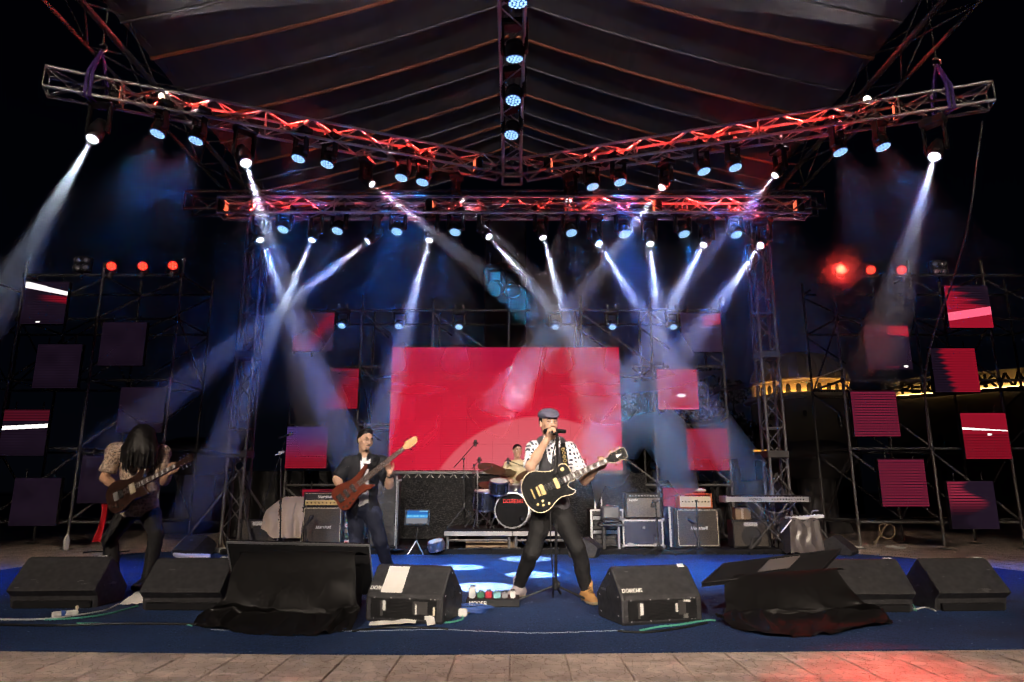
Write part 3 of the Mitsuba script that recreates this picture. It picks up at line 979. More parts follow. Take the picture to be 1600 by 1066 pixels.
def moving_head(label, group, lens, d, top, r, kind, s=1.0):
    """kind: 'wash' (nineteen blue LEDs), 'beam' (one white lens), 'off'. top: height of the truss's underside above the lamp."""
    t = thing('moving_head_lamp', label, 'stage lamp', group)
    lens, d = np.asarray(lens, float), unit(d)
    R = axis_to(-d)
    L = 0.24 * s if kind == 'wash' else 0.34 * s
    rb = r * (1.12 if kind == 'wash' else 1.35)
    part(t, 'lamp_head', lathe([(.001, L * .84), (r * .97, L * .84), (r * .99, 0), (r * 1.10, 0), (rb, .03), (rb, L * .45), (rb * .92, L * .62), (rb * .7, L * .9), (rb * .3, L), (.001, L)], 24, lens, R), 'mat_lamp_shell' if kind != 'off' else 'mat_black_matte')
    piv = lens - d * L * .5
    side = unit(np.cross(d, [0, 0, 1.0]) + V3(1e-4, 0, 0))
    base = piv + V3(0, 0, max(.30 * s, L * .75))
    w = rb + .028
    for k in (-1, 1):
        part(t, 'yoke_arm', cat(box(V3(-.028, -.05, -.03), V3(.028, .05, base[2] - piv[2]), .01), lathe([(.001, -.03), (.05, -.03), (.05, .03), (.001, .03)], 14, R=rot([0, 1, 0], 90))) if False else
             mv(cat(box(V3(-.022, -.045, -.045), V3(.022, .045, base[2] - piv[2]), .012), box(V3(-.026 - k * .008, -.06, -.06), V3(.026 - k * .008, .06, .06), .02)), piv + side * k * w, basis(z=[0, 0, 1], x=side)), 'mat_lamp_shell')
    part(t, 'lamp_base', mv(box(V3(-w - .03, -.10, 0), V3(w + .03, .10, .10 * s), .02), base, basis(z=[0, 0, 1], x=side)), 'mat_lamp_shell')
    for k in (-1, 1):
        part(t, 'truss_clamp', mv(cat(rod(V3(k * w * .7, 0, .1 * s), V3(k * w * .7, 0, max(.16, top - base[2])), .014), box(V3(k * w * .7 - .02, -.035, max(.13, top - base[2] - .03)), V3(k * w * .7 + .02, .035, max(.19, top - base[2] + .035)), .008)), base, basis(z=[0, 0, 1], x=side)), 'mat_steel')
    if kind == 'wash':
        lit(t, 'lens_plate', disc(lens - d * .004, d, r * .99), V3(.004, .05, .34) / LU, base=.02)
        lit(t, 'led_cluster', led_dots(lens, d, r), V3(.65, 1.2, 1.7) / LU)
    elif kind == 'beam':
        part(t, 'lens', lathe([(r * .985, .004), (.0003, .004)], 24, lens, axis_to(d)), 'mat_window', False, emitter=glow(V3(4.2, 4.6, 5.0) / LU))
        part(t, 'reflector', lathe([(r * .96, -.012), (r * .6, -L * .5), (.02, -L * .8)], 20, lens, axis_to(d)), 'mat_chrome', True)
        part(t, 'lens_ring', lathe([(r * .97, 0), (r * 1.08, .0), (r * 1.08, .03), (r * .97, .03)], 24, lens, axis_to(d)), 'mat_steel')
    else:
        part(t, 'lens', disc(lens - d * .002, d, r * .97), 'mat_black_matte')
    return t


ORD = ['first', 'second', 'third', 'fourth', 'fifth', 'sixth', 'seventh', 'eighth', 'ninth', 'tenth', 'eleventh', 'twelfth']
WHITE, BLUE, REDL = V3(4.4, 5.2, 6.6), V3(.001, .10, .75), V3(1.0, .05, .035)
BW, LW = 12.0, 1.2


def beam_lamp(label, group, px, py, Y, px2, py2, dY, r=.072, I=1.0, cut=3.0, L=5.0, den=1.2, top=None, s=1.0):
    p = at(px, py, Y)
    q = at(px2, py2, Y - dY)
    d = unit(q - p)
    key = moving_head(label, group, p, d, top, r, 'beam', s)
    spot(key + '_light', p - d * .20, d, WHITE * I, cut, cut * .70, BW)
    SMOKE.append((p, d, math.radians(cut), L, den, .2 * math.tan(math.radians(cut)) + .012))


low = [(406, 374, 499, 600), (488, 374, 390, 600), (576, 376, 300, 590), (671, 374, 598, 650), (763, 369, 870, 490), (848, 370, 918, 616), (935, 380, 1024, 520), (1016, 380, 1036, 570), (1100, 382, 1024, 525), (1189, 383, 1104, 500)]
for i, (a, b, c, d) in enumerate(low):
    beam_lamp(f'{ORD[i]} white beam lamp under the straight truss, counted from the long-haired guitarist side', 'white beam lamps under the straight truss', a, b, MY, c, d, 1.0, .065, 1.0, 3.1, 5.5, 1.1, MZ - .15)
blue2 = [(442, 359), (527, 361), (620, 362), (711, 363), (893, 364), (976, 366), (1069, 366), (1151, 367)]
for i, (a, b) in enumerate(blue2):
    p = at(a, b, MY)
    d = unit(V3(.12 * np.sign(a - 800), -.38, -1.0))
    k = moving_head(f'{ORD[i]} blue wash lamp under the straight truss, counted from the long-haired guitarist side', 'blue wash lamps under the straight truss', p, d, MZ - .15, .095, 'wash', .85)
    spot(k + '_light', p + d * .03, d, BLUE * .50, 21, 9, LW)
    SMOKE.append((p, d, math.radians(9), 1.9, .20, .07))
    SMOKE.append((p, unit(d + V3(0, -.1, 0)), math.radians(19), 3.6, .08, .1))
arms = [('long-haired guitarist', [(145, 216, 20, 430, 1.2, .085, 3.0), (384, 254, 490, 600, 1.8, .088, 3.0), (580, 287, 760, 430, .8, .062, 2.6), (721, 312, 860, 455, .4, .055, 2.6)]),
        ('dome', [(1460, 244, 1362, 596, 1.8, .085, 3.0), (1212, 273, 1094, 411, .4, .062, 2.6), (1035, 292, 844, 549, 1.2, .066, 2.6), (889, 312, 740, 886, 1.6, .060, 2.6)])]
big = {0: (1.0, 1.25, 4.0), 1: (1.15, 1.25, 4.5), 2: (.6, .9, 3.6), 3: (.3, .9, 2.6)}
for who, ls in arms:
    for i, (a, b, c, d, dy, r, cut) in enumerate(ls):
        I, s, L = big[i]
        if who == 'dome':
            I, s, L = [(.9, 1.25, 3.7), (.3, .9, 3.0), (.75, .9, 4.2), (.5, .9, 3.2)][i]
        Yp = on_arm(a)[1]
        beam_lamp(f'{ORD[i]} white beam lamp from the sling on the {who} side diagonal truss', 'white beam lamps under the diagonal trusses', a, b, Yp, c, d, dy, r, I, cut * 1.05, L * 1.25, 1.15, GZ - .15, s)
blue1 = [[(246, 209), (306, 220), (466, 248), (511, 257), (627, 278), (660, 285)], [(1380, 230), (1313, 238), (1149, 262), (1100, 268), (969, 285), (926, 292)]]
for (who, _), bs in zip(arms, blue1):
    for i, (a, b) in enumerate(bs):
        p = at(a, b, on_arm(a)[1])
        d = unit(V3(.16 * np.sign(a - 800), -.2, -1.0))
        k = moving_head(f'{ORD[i]} blue wash lamp from the sling on the {who} side diagonal truss', 'blue wash lamps under the diagonal trusses', p, d, GZ - .15, .108, 'wash', 1.0)
        spot(k + '_light', p + d * .03, d, BLUE * .85, 21, 9, LW)
        SMOKE.append((p, d, math.radians(9), 2.0, .17, .08))
        SMOKE.append((p, d, math.radians(18), 3.4, .07, .1))
for i, (a, b) in enumerate([(799, 211), (802, 157), (804, 92), (809, 5)]):
    r0 = (b - 533)
    Yp = JY + (6.9 - JY) * [.2, .42, .68, 1.0][i]
    w = -(b - 533) / FOC
    slope = (SP + w * CP) / (CP - w * SP)
    Yp = (GZ - .42 - CAM_H) / slope
    p = at(a, b, Yp)
    d = unit(V3([-.10, -.05, .02, .05][i], .18 if i > 1 else -.2, -1.0))
    k = moving_head(f'blue and white wash lamp under the middle truss, {ORD[i]} from the junction', 'wash lamps under the middle truss', p, d, GZ - .15, .11, 'wash', 1.0)
    tgt = [(753, 917), (832, 898), (716, 886.5), (822, 873.5)][i]
    dd = unit(floor_at(*tgt) - p)
    spot(k + '_light', p + dd * .22, dd, V3(36, 40, 45), 3.2, 2.7, 7.0)
    spot(k + '_wash', p + d * .05, unit(V3([-.3, 1.6, -1.5, 2.9][i], [8.8, 8.8, 9.9, 8.6][i], 0) - p), V3(.002, .30, .75) * 5.0, 16, 6, 2.0)
for i, (a, b) in enumerate([(534, 509), (623, 510), (717, 511), (868, 511), (957, 511), (1052, 511)]):
    p = at(a, b, CY - .12)
    d = unit(V3(0, -.75, -1))
    k = moving_head(f'small blue wash lamp on the scaffold above the main screen, {ORD[i]} from the bassist side', 'blue lamps over the main screen', p, d, cl[-1], .075, 'wash', .7)
    spot(k + '_light', p + d * .03, d, BLUE * .12, 20, 8, .5)
    SMOKE.append((p, d, math.radians(10), 1.1, .3, .05))
moving_head('unlit black moving lamp hanging before the pillar, nearer the bassist', 'unlit lamps before the pillar', at(771, 452, 12.9), V3(-.3, -1, -.5), CAM_H + 4.7, .12, 'off', 1.2)
moving_head('unlit black moving lamp hanging before the pillar, nearer the singer', 'unlit lamps before the pillar', at(803, 455, 12.9), V3(.3, -1, -.5), CAM_H + 4.7, .12, 'off', 1.2)

# red truss lights: small LED boxes standing inside the trusses and shining along them
def truss_light(label, p, aims, dots=True):
    t = thing('truss_light', label, 'truss light', 'red lamps inside the trusses')
    a0 = unit(aims[0][0])
    R = basis(z=-a0, x=np.cross([0, 0, 1.0], -a0))
    part(t, 'lamp_case', mv(box(V3(-.10, -.13, .0), V3(.10, .13, .12), .02), p, R), 'mat_lamp_shell')
    part(t, 'bracket', mv(cat(box(V3(-.13, -.02, .02), V3(-.11, .02, .10)), box(V3(.11, -.02, .02), V3(.13, .02, .10))), p, R), 'mat_black')
    dots_ = [lathe([(.016, 0), (.012, .006), (.0005, .007)], 8, p + R @ V3(x, y, -.002), R @ rot([1, 0, 0], 180)) for x in (-.05, 0, .05) for y in np.linspace(-.1, .1, 6)]
    lit(t, 'led_cluster', cat(dots_), V3(2.6, .35, .16) / LU)
    for i, (d, I, cut) in enumerate(aims):
        spot(f'{t}_light' + (f'_{i}' if i else ''), np.asarray(p) + unit(d) * .02, unit(d), REDL * I * (4.6 if p[2] < GZ - .3 else 4.2), cut * .28, cut * .08, 3.0)


aL, aR = unit(AL - JUN), unit(AR - JUN)
pL, pR = on_arm(186), on_arm(1396)
truss_light('red lamp in the diagonal truss near its violet sling, guitarist side', pL, [(-aL + V3(0, 0, .01), 2.1, 42)])
truss_light('red lamp in the diagonal truss near its violet sling, dome side', pR, [(-aR + V3(0, 0, .01), 1.1, 42)])
truss_light('red lamp in the diagonal truss close to the junction, guitarist side', on_arm(742), [(aL, 1.3, 42)])
truss_light('red lamp in the diagonal truss close to the junction, dome side', on_arm(862), [(aR, 1.3, 42)])
truss_light('red lamp in the straight truss at its end by the long-haired guitarist', V3(at(354, 320, MY)[0], MY, MZ), [(V3(1, -.02, 0), 1.9, 42)])
truss_light('red lamp in the straight truss above the singer', V3(at(676, 322, MY)[0], MY, MZ), [(V3(1, 0, 0), 1.0, 42)])
truss_light('red lamp in the straight truss between the junction and the dome', V3(at(1022, 325, MY)[0], MY, MZ), [(V3(-1, 0, 0), 1.2, 42)])
truss_light('red lamp in the straight truss at its dome side end', V3(at(1243, 328, MY)[0], MY, MZ), [(V3(-1, -.02, 0), 1.9, 42)])

# red PAR lamps standing on the scaffold tops
def par(label, px, py, power, aim, cut, big=1.0):
    p = at(px, py, SY - .1)
    t = thing('par_lamp', label, 'par lamp', 'red lamps on the scaffold tops')
    d = unit(V3(aim[0], aim[1], aim[2]) - p)
    r = .088
    part(t, 'lamp_can', lathe([(.001, .03), (r, .03), (r, -.01), (r * 1.1, -.01), (r * 1.12, .1), (r * .8, .17), (.001, .18)], 20, p, axis_to(-d)), 'mat_lamp_shell')
    part(t, 'stirrup', tube([p + V3(-.11, 0, 0), p + V3(-.11, 0, -.14), p + V3(.11, 0, -.14), p + V3(.11, 0, 0)], .009, 6), 'mat_black')
    part(t, 'clamp', box(p + V3(-.03, -.03, -.24), p + V3(.03, .03, -.13), .008), 'mat_steel')
    lit(t, 'led_cluster', led_dots(p - d * .02, d, r, ((0, 1), (.62, 6)), .27), V3(2.2, .16 * big, .07 * big) * big / LU)
    lit(t, 'lens_plate', disc(p - d * .03, d, r * .98), V3(1.0, .008, .008) * big / LU)
    if big > 1:
        spot(t + '_light', p + d * .02, d, REDL * power, cut, cut * .35, 1.5)
        spot(t + '_halo_light', p + d * .02, unit(V3(0, 0, CAM_H) - p), REDL * .12, 60, 40, 6.0)
    if big > 1:
        SMOKE.append((p - V3(0, .02, 0), unit(V3(0, 0, CAM_H) - p), math.radians(38), .6, .8, .12))  # smoke puff added, with the halo light, to draw the flare round the lamp


for i, (a, b) in enumerate([(174, 416), (223, 416), (270, 415)]):
    par(f'{ORD[i]} red lamp from the outer edge, on the scaffold behind the long-haired guitarist', a, b, .12, (at(a, 533, 3)[0] * .2, 0, 1.0), 45)
for i, (a, b, pw, bg) in enumerate([(1314, 421, 9.0, 2.6), (1361, 422, .12, 1), (1409, 422, .12, 1)]):
    tg = atz(1445, 1135) if i == 0 else V3(1, 0, 1)
    par(f'{ORD[i]} red lamp from the keyboard side, on the scaffold before the dome', a, b, pw, tg, 4.6 if i == 0 else 45, bg)
for (a, b, lab) in ((127, 412, 'unlit four eyed floodlight on the scaffold behind the long-haired guitarist'), (1469, 418, 'unlit four eyed floodlight on the scaffold before the dome')):
    p = at(a, b, SY)
    t = thing('blinder_lamp', lab, 'floodlight')
    part(t, 'lamp_case', box(p + V3(-.15, 0, -.15), p + V3(.15, .14, .15), .02), 'mat_lamp_shell')
    for i in (-1, 1):
        for j in (-1, 1):
            part(t, 'lens', lathe([(.001, .01), (.045, .0), (.06, -.015), (.065, -.015), (.065, .02)], 16, p + V3(i * .075, 0, j * .075), rot([1, 0, 0], 90) @ rot([1, 0, 0], 0)), 'mat_steel')
    part(t, 'clamp', rod(p + V3(0, .07, -.15), p + V3(0, .07, -.3), .02), 'mat_black')
for (a, b, lab, s) in ((1355, 156, 'small white lamp on top of the diagonal truss, dome side', 1.0), (252, 150, 'small white lamp inside the diagonal truss, guitarist side', .7)):
    p = on_arm(a)
    p = at(a, b, p[1])
    t = thing('spot_lamp', lab, 'spot lamp')
    d = unit(V3(0, -1, -.25))
    part(t, 'lamp_can', lathe([(.07 * s, -.01), (.075 * s, .0), (.075 * s, .16), (.03, .2), (.001, .2)], 16, p, axis_to(-d)), 'mat_lamp_shell')
    lit(t, 'lens', disc(p, d, .065 * s), V3(3.0, 2.5, 1.9) / LU)
    part(t, 'clamp', rod(p + V3(0, .1, 0), p + V3(0, .1, -.16), .014), 'mat_steel')
    spot(t + '_light', p + d * .03, unit(V3(0, 11.5 - s, RZ) - p), V3(1.0, .88, .84) * .12, 75, 20, 1.0)  # added light, turned from the lens up to the canopy to brighten it

# front of house lamps on a stand behind the camera: warm light on band, trusses and sides, plus added canopy lamps
foh = thing('lamp_stand', 'tall stand of warm white stage lamps facing the band', 'lamp stand')
for x in (-4.6, 5.0):
    part(foh, 'mast', rod(V3(x, -9.5, 0), V3(x, -9.5, 7.6), .05), 'mat_alu_dull')
part(foh, 'cross_bar', rod(V3(-5.2, -9.5, 7.5), V3(5.6, -9.5, 7.5), .03), 'mat_alu_dull')
FOH = [((-4.6, -9.3, 7.2), (-.7, 6.8, 0.7), V3(1.0, .82, .68) * 9.5, 15), ((5.0, -9.3, 7.2), (1.7, 9.2, 0.7), V3(1.0, .82, .66) * 11.0, 14.5),
       ((0.2, -9.3, 7.3), (0.1, 8.6, 1.05), V3(1.0, .9, .78) * 14.0, 8.5), ((-3.0, -9.3, 7.3), (-7.2, 9.0, 7.0), V3(1.0, .80, .62) * 3.4, 8), ((3.2, -9.3, 7.3), (7.6, 9.0, 7.0), V3(1.0, .80, .62) * 3.8, 8),
       ((-1.0, -9.3, 7.3), (-2.6, 10.0, 11.3), V3(1.0, .86, .82) * 5.5, 12.5), ((1.2, -9.3, 7.3), (2.8, 10.0, 11.3), V3(1.0, .86, .82) * 5.5, 12.5),  # this pair is added to brighten the canopy and its seams
       ((-4.9, -9.3, 7.2), (-6.0, 9.6, .3), V3(1.0, .80, .62) * 6.0, 9.5), ((5.3, -9.3, 7.2), (6.6, 9.8, .3), V3(1.0, .80, .62) * 5.5, 9.5)]
for i, (p, q, I, cut) in enumerate(FOH):
    p, q = V3(*p), V3(*q)
    d = unit(q - p)
    lm = part(foh, 'lamp_can', lathe([(.11, -.02), (.11, .3), (.06, .4), (.001, .4)], 18, p - d * .05, axis_to(-d)), 'mat_lamp_shell')
    spot(f'front_lamp_light_{i}', p, d, I, cut, cut * .55, 5.0 if i < 3 else 1.6)

# hanging power cable from the diagonal truss on the dome side
solo('hanging_cable', tube(spline(np.array([at(1535, 190, 9.2), at(1527, 250, 9.3), at(1515, 340, 9.5), at(1495, 420, 9.8), at(1465, 505, 10.2), at(1450, 560, 10.6), at(1446, 610, 11.2), at(1452, 700, 12.0)]), 8, False), .014, 6), 'mat_galv',
     'long grey cable hanging from the diagonal truss end down past the red panels', 'cable', smooth=True)


def add_smoke():
    """The smoke that the lamps light: one closed body (the union of a cone in front of each lamp) filled with one uneven medium."""
    lo, hi, vox = V3(-9.6, 4.6, 0.0), V3(9.6, 14.4, 7.7), 0.06
    n = np.ceil((hi - lo) / vox).astype(int)
    den = np.zeros((n[2], n[1], n[0]), np.float32)
    body = []
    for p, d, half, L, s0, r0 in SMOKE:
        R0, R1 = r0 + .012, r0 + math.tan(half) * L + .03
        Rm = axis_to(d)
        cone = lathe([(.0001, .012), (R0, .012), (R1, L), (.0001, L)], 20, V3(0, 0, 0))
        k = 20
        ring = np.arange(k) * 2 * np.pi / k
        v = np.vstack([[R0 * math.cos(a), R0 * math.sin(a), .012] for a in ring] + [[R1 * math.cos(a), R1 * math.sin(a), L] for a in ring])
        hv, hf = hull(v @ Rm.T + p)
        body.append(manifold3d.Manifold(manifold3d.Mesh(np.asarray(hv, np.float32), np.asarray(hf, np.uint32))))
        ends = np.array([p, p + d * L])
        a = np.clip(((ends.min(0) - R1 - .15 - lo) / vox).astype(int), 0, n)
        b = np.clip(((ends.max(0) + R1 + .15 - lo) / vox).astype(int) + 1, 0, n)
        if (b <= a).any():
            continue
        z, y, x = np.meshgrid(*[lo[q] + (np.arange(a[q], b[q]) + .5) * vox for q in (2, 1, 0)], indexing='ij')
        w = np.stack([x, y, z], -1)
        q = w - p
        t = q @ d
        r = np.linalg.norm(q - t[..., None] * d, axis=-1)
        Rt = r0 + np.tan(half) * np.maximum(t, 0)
        s = s0 * (.15 / np.maximum(Rt, .06)) ** .3 * np.clip(1 - t / L, 0, 1) ** .9 * np.clip((np.maximum(Rt, .05) + .06 - r) / (.25 * Rt + .04), 0, 1) * (t > -.1)  # smoke is cut to each beam and thinned along it to shape the shaft
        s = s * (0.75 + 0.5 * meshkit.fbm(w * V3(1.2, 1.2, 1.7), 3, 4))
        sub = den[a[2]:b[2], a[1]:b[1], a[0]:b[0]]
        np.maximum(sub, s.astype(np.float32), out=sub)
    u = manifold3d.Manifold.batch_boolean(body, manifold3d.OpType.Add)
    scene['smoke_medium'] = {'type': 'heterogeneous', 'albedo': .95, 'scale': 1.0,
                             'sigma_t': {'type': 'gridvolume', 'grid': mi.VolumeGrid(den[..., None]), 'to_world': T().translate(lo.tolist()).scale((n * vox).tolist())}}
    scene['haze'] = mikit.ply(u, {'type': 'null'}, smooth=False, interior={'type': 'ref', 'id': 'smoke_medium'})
    labels['haze'] = {'label': 'thin stage smoke shaped to the lamp beams', 'kind': 'stuff'}


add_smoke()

# ------------------------------------------------------------------ people
def torso(f, J, off=0.0, low=True, clip=None, k=.03):
    up, right, fwd = J['tup'], J['tright'], J['tfwd']
    R = np.stack([right, fwd, up], 1)
    n, p = J['neck'], J['pelvis']
    ax = n - p
    f.ell(p + ax * .70, (.162 + off, .108 + off, .19 + off), R, k, clip=clip)
    f.ell(p + ax * .38, (.140 + off, .098 + off, .19 + off), R, k, clip=clip)
    if low:
        f.ell(p + ax * .05, (.160 + off, .112 + off, .14 + off), R, k, clip=clip)
    sh = (J['sR'] + J['sL']) / 2
    for s in ('R', 'L'):
        f.cone(n - up * .01, J['s' + s] - up * .005, .052 + off, .056 + off, k, clip=clip)
        f.ell(J['s' + s] - up * .02, .062 + off, None, k, clip=clip)


def arm(f, J, s, off=0.0, upto=1.0, upper_only=False, k=.02, flare=0.0):
    a, b, c = J['s' + s], J['e' + s], J['w' + s]
    if upper_only:
        e = a + (b - a) * upto
        f.cone(a, e + unit(b - a) * .05, .056 + off, .050 + off + flare, k, clip=(e, unit(b - a)))
    else:
        f.cone(a, b, .054 + off, .043 + off, k)
        f.cone(b, b + (c - b) * .4, .044 + off, .043 + off, k)
        f.cone(b + (c - b) * .3, c, .043 + off, .029 + off, k)


def legs(f, J, off=0.0, ankle=True, k=.03, baggy=0.0):
    fwd = J['tfwd']
    for s in 'RL':
        h, kn, an = J['hip' + s], J['k' + s], J['a' + s]
        f.cone(h, kn, .084 + off, .056 + off + baggy * .3, k)
        f.cone(h + (kn - h) * .1 - fwd * .03, h + (kn - h) * .45, .085 + off, .066 + off, k)
        f.cone(kn, an, .054 + off + baggy * .4, .038 + off + baggy, k)
        f.cone(kn + (an - kn) * .2 - fwd * .018, kn + (an - kn) * .5 - fwd * .014, .052 + off, .043 + off, k)


def foot(f, J, s, off=0.0, k=.015, sole=False):
    a, t = J['a' + s], J['t' + s]
    d = t - a
    d[2] = 0
    d = unit(d)
    z0 = t[2]
    heel = V3(a[0], a[1], z0) - d * .045
    L = .225
    if sole:
        for q, r in ((0, .036), (.45, .036), (.75, .046), (1.0, .038)):
            f.ell(heel + d * L * q + V3(0, 0, .012), (r + .008, r + .010, .016), None, .015)
    else:
        f.cone(a - V3(0, 0, .02), heel + V3(0, 0, .045), .043 + off, .040 + off, k)
        f.cone(heel + V3(0, 0, .05), heel + d * L * .55 + V3(0, 0, .052), .042 + off, .040 + off, .02)
        f.cone(heel + d * L * .5 + V3(0, 0, .04), heel + d * L * .95 + V3(0, 0, .032), .042 + off, .036 + off, .025, flat=(V3(0, 0, 1), .85))
        f.cone(a + V3(0, 0, .0), a + V3(0, 0, .05), .046 + off, .048 + off, k)


def head(f, J, s=1.0):
    c, R = J['head'], J['hR']
    P_ = lambda x, y, z: c + R @ (V3(x, y, z) * s)
    f.ell(P_(0, -.012, .035), V3(.074, .094, .083) * s, R, .03)
    f.ell(P_(0, .022, -.03), V3(.062, .070, .085) * s, R, .03)
    f.ell(P_(0, .052, -.092), V3(.034, .030, .024) * s, R, .03)
    for q in (-1, 1):
        f.ell(P_(q * .040, .060, -.020), .024 * s, None, .02)
        f.cone(P_(q * .012, .088, .030), P_(q * .048, .074, .026), .010 * s, .009 * s, .012)
        f.ell(P_(q * .076, -.006, -.010), V3(.011, .021, .032) * s, R, .006)
        f.ell(P_(q * .031, .098, .008), V3(.015, .014, .010) * s, R, .010, cut=True)
    f.cone(P_(0, .090, .016), P_(0, .110, -.024), .008 * s, .013 * s, .010)
    for q in (-1, 1):
        f.ell(P_(q * .011, .098, -.028), .009 * s, None, .006)
    f.cone(P_(-.018, .084, -.058), P_(.018, .084, -.058), .009 * s, .009 * s, .010)
    f.cone(P_(-.014, .082, -.070), P_(.014, .082, -.070), .009 * s, .009 * s, .010)
    f.cone(c + R @ V3(0, -.03, -.05), J['neck'] + J['tup'] * .0, .052 * s, .060 * s, .03)


def hand(f, w, d, n, curl, thumb=1, spread=.012, s=1.0, tcurl=25):
    """w wrist, d pointing of the palm, n the way the palm faces, curl degrees of each finger's three bends, thumb: +1 / -1 side of the palm."""
    d = unit(d)
    n = unit(n - d * (np.asarray(n) @ d))
    sd = np.cross(d, n) * thumb
    for i, o in enumerate((-.030, -.011, .009, .027)):
        kn = w + d * (.086 - .006 * abs(i - 1.3)) * s + sd * (-o) * s
        f.cone(w + d * .012 + sd * (-o) * .55 * s, kn, .0145 * s, .0115 * s, .010)
        ln = np.array([.042, .026, .021]) * (.9, 1.0, .96, .78)[i] * s
        cu = curl[i] if hasattr(curl, '__len__') else curl
        cu = cu if hasattr(cu, '__len__') else (cu, cu * 1.1, cu * .7)
        p, ang, fd = kn, 0.0, d
        for L, a, r in zip(ln, cu, (.0102, .0094, .0086)):
            ang += math.radians(a)
            fd = d * math.cos(ang) + n * math.sin(ang) + sd * (-o * 1.2 * spread / .012)
            q = p + unit(fd) * L
            f.cone(p, q, r * s, r * .93 * s, .004)
            p = q
    b = w + d * .022 * s + sd * .022 * s
    m = b + unit(d * .55 + sd * .75 + n * .25) * .042 * s
    e = m + unit(d * .8 + sd * .25 + n * math.tan(math.radians(tcurl))) * .033 * s
    g_ = e + unit(d * .8 - sd * .15 + n * math.tan(math.radians(tcurl + 15))) * .024 * s
    f.cone(w + d * .01, b, .018 * s, .017 * s, .010)
    f.cone(b, m, .0165 * s, .0125 * s, .008)
    f.cone(m, e, .0120 * s, .0108 * s, .005)
    f.cone(e, g_, .0105 * s, .0092 * s, .005)


def face_parts(t, J, brow='mat_hair', eyes='open', s=1.0, skin_lip='mat_lip'):
    c, R = J['head'], J['hR']
    P_ = lambda x, y, z: c + R @ (V3(x, y, z) * s)
    for q in (-1, 1):
        part(t, 'eyebrow', tube([P_(q * .014, .098, .031), P_(q * .032, .096, .037), P_(q * .050, .082, .030)], [.0035, .0050, .0028], 6), brow, True)
        if eyes == 'open':
            part(t, 'eye', lathe([(.0002, .0085), (.005, .007), (.0085, 0), (.005, -.006), (.0002, -.008)], 10, P_(q * .031, .082, .009), R @ rot([1, 0, 0], -90)), 'mat_white', True)
            part(t, 'iris', lathe([(.0055, -.001), (.0045, .0012), (.0002, .0016)], 10, P_(q * .031, .0905, .009), R @ rot([1, 0, 0], -90)), 'mat_hair', True)
        part(t, 'eyelid', tube([P_(q * .016, .0905, .010), P_(q * .031, .0945, .006 if eyes != 'open' else .018), P_(q * .047, .082, .011)], [.0022, .0030, .0022], 6), brow, True)
    part(t, 'mouth', tube([P_(-.023, .086, -.0635), P_(0, .0965, -.0630), P_(.023, .086, -.0635)], [.002, .0040, .002], 6), skin_lip, True)


def person(name, label, J, hands, skin='mat_skin', h=.0065, shoes=None, group=None):
    t = thing('person', label, 'person', group)
    J['tup'] = unit(J['neck'] - J['pelvis'])
    rt = unit(J['sR'] - J['sL'])
    J['tfwd'] = unit(np.cross(J['tup'], rt))
    J['tright'] = unit(np.cross(J['tfwd'], J['tup']))
    pts = np.array([v for k, v in J.items() if isinstance(v, np.ndarray) and v.shape == (3,) and k not in ('tup', 'tfwd', 'tright', 'kfR', 'kfL')])
    f = Field(pts.min(0) - .26, pts.max(0) + .26, h)
    torso(f, J, -.004)
    for s in 'RL':
        arm(f, J, s)
        hand(f, J['w' + s], *hands[s])
    legs(f, J, -.008)
    for s in 'RL':
        foot(f, J, s, -.008)
    head(f, J)
    put(t + '__body', f.mesh(), skin, True)
    _used.add(t + '__body')
    J['lo'], J['hi'] = pts.min(0) - .26, pts.max(0) + .26
    return t


def head_frame(fwd, up):
    return basis(y=fwd, z=up)


def cloth(t, name, J, build, mat, h=.0085, amp=.006, freq=11, seed=0, label=None):
    f = Field(J['lo'], J['hi'], h)
    build(f)
    m = f.mesh()
    if amp:
        m = rough_up(m, amp, freq, seed)
    return part(t, name, m, mat, True, label)


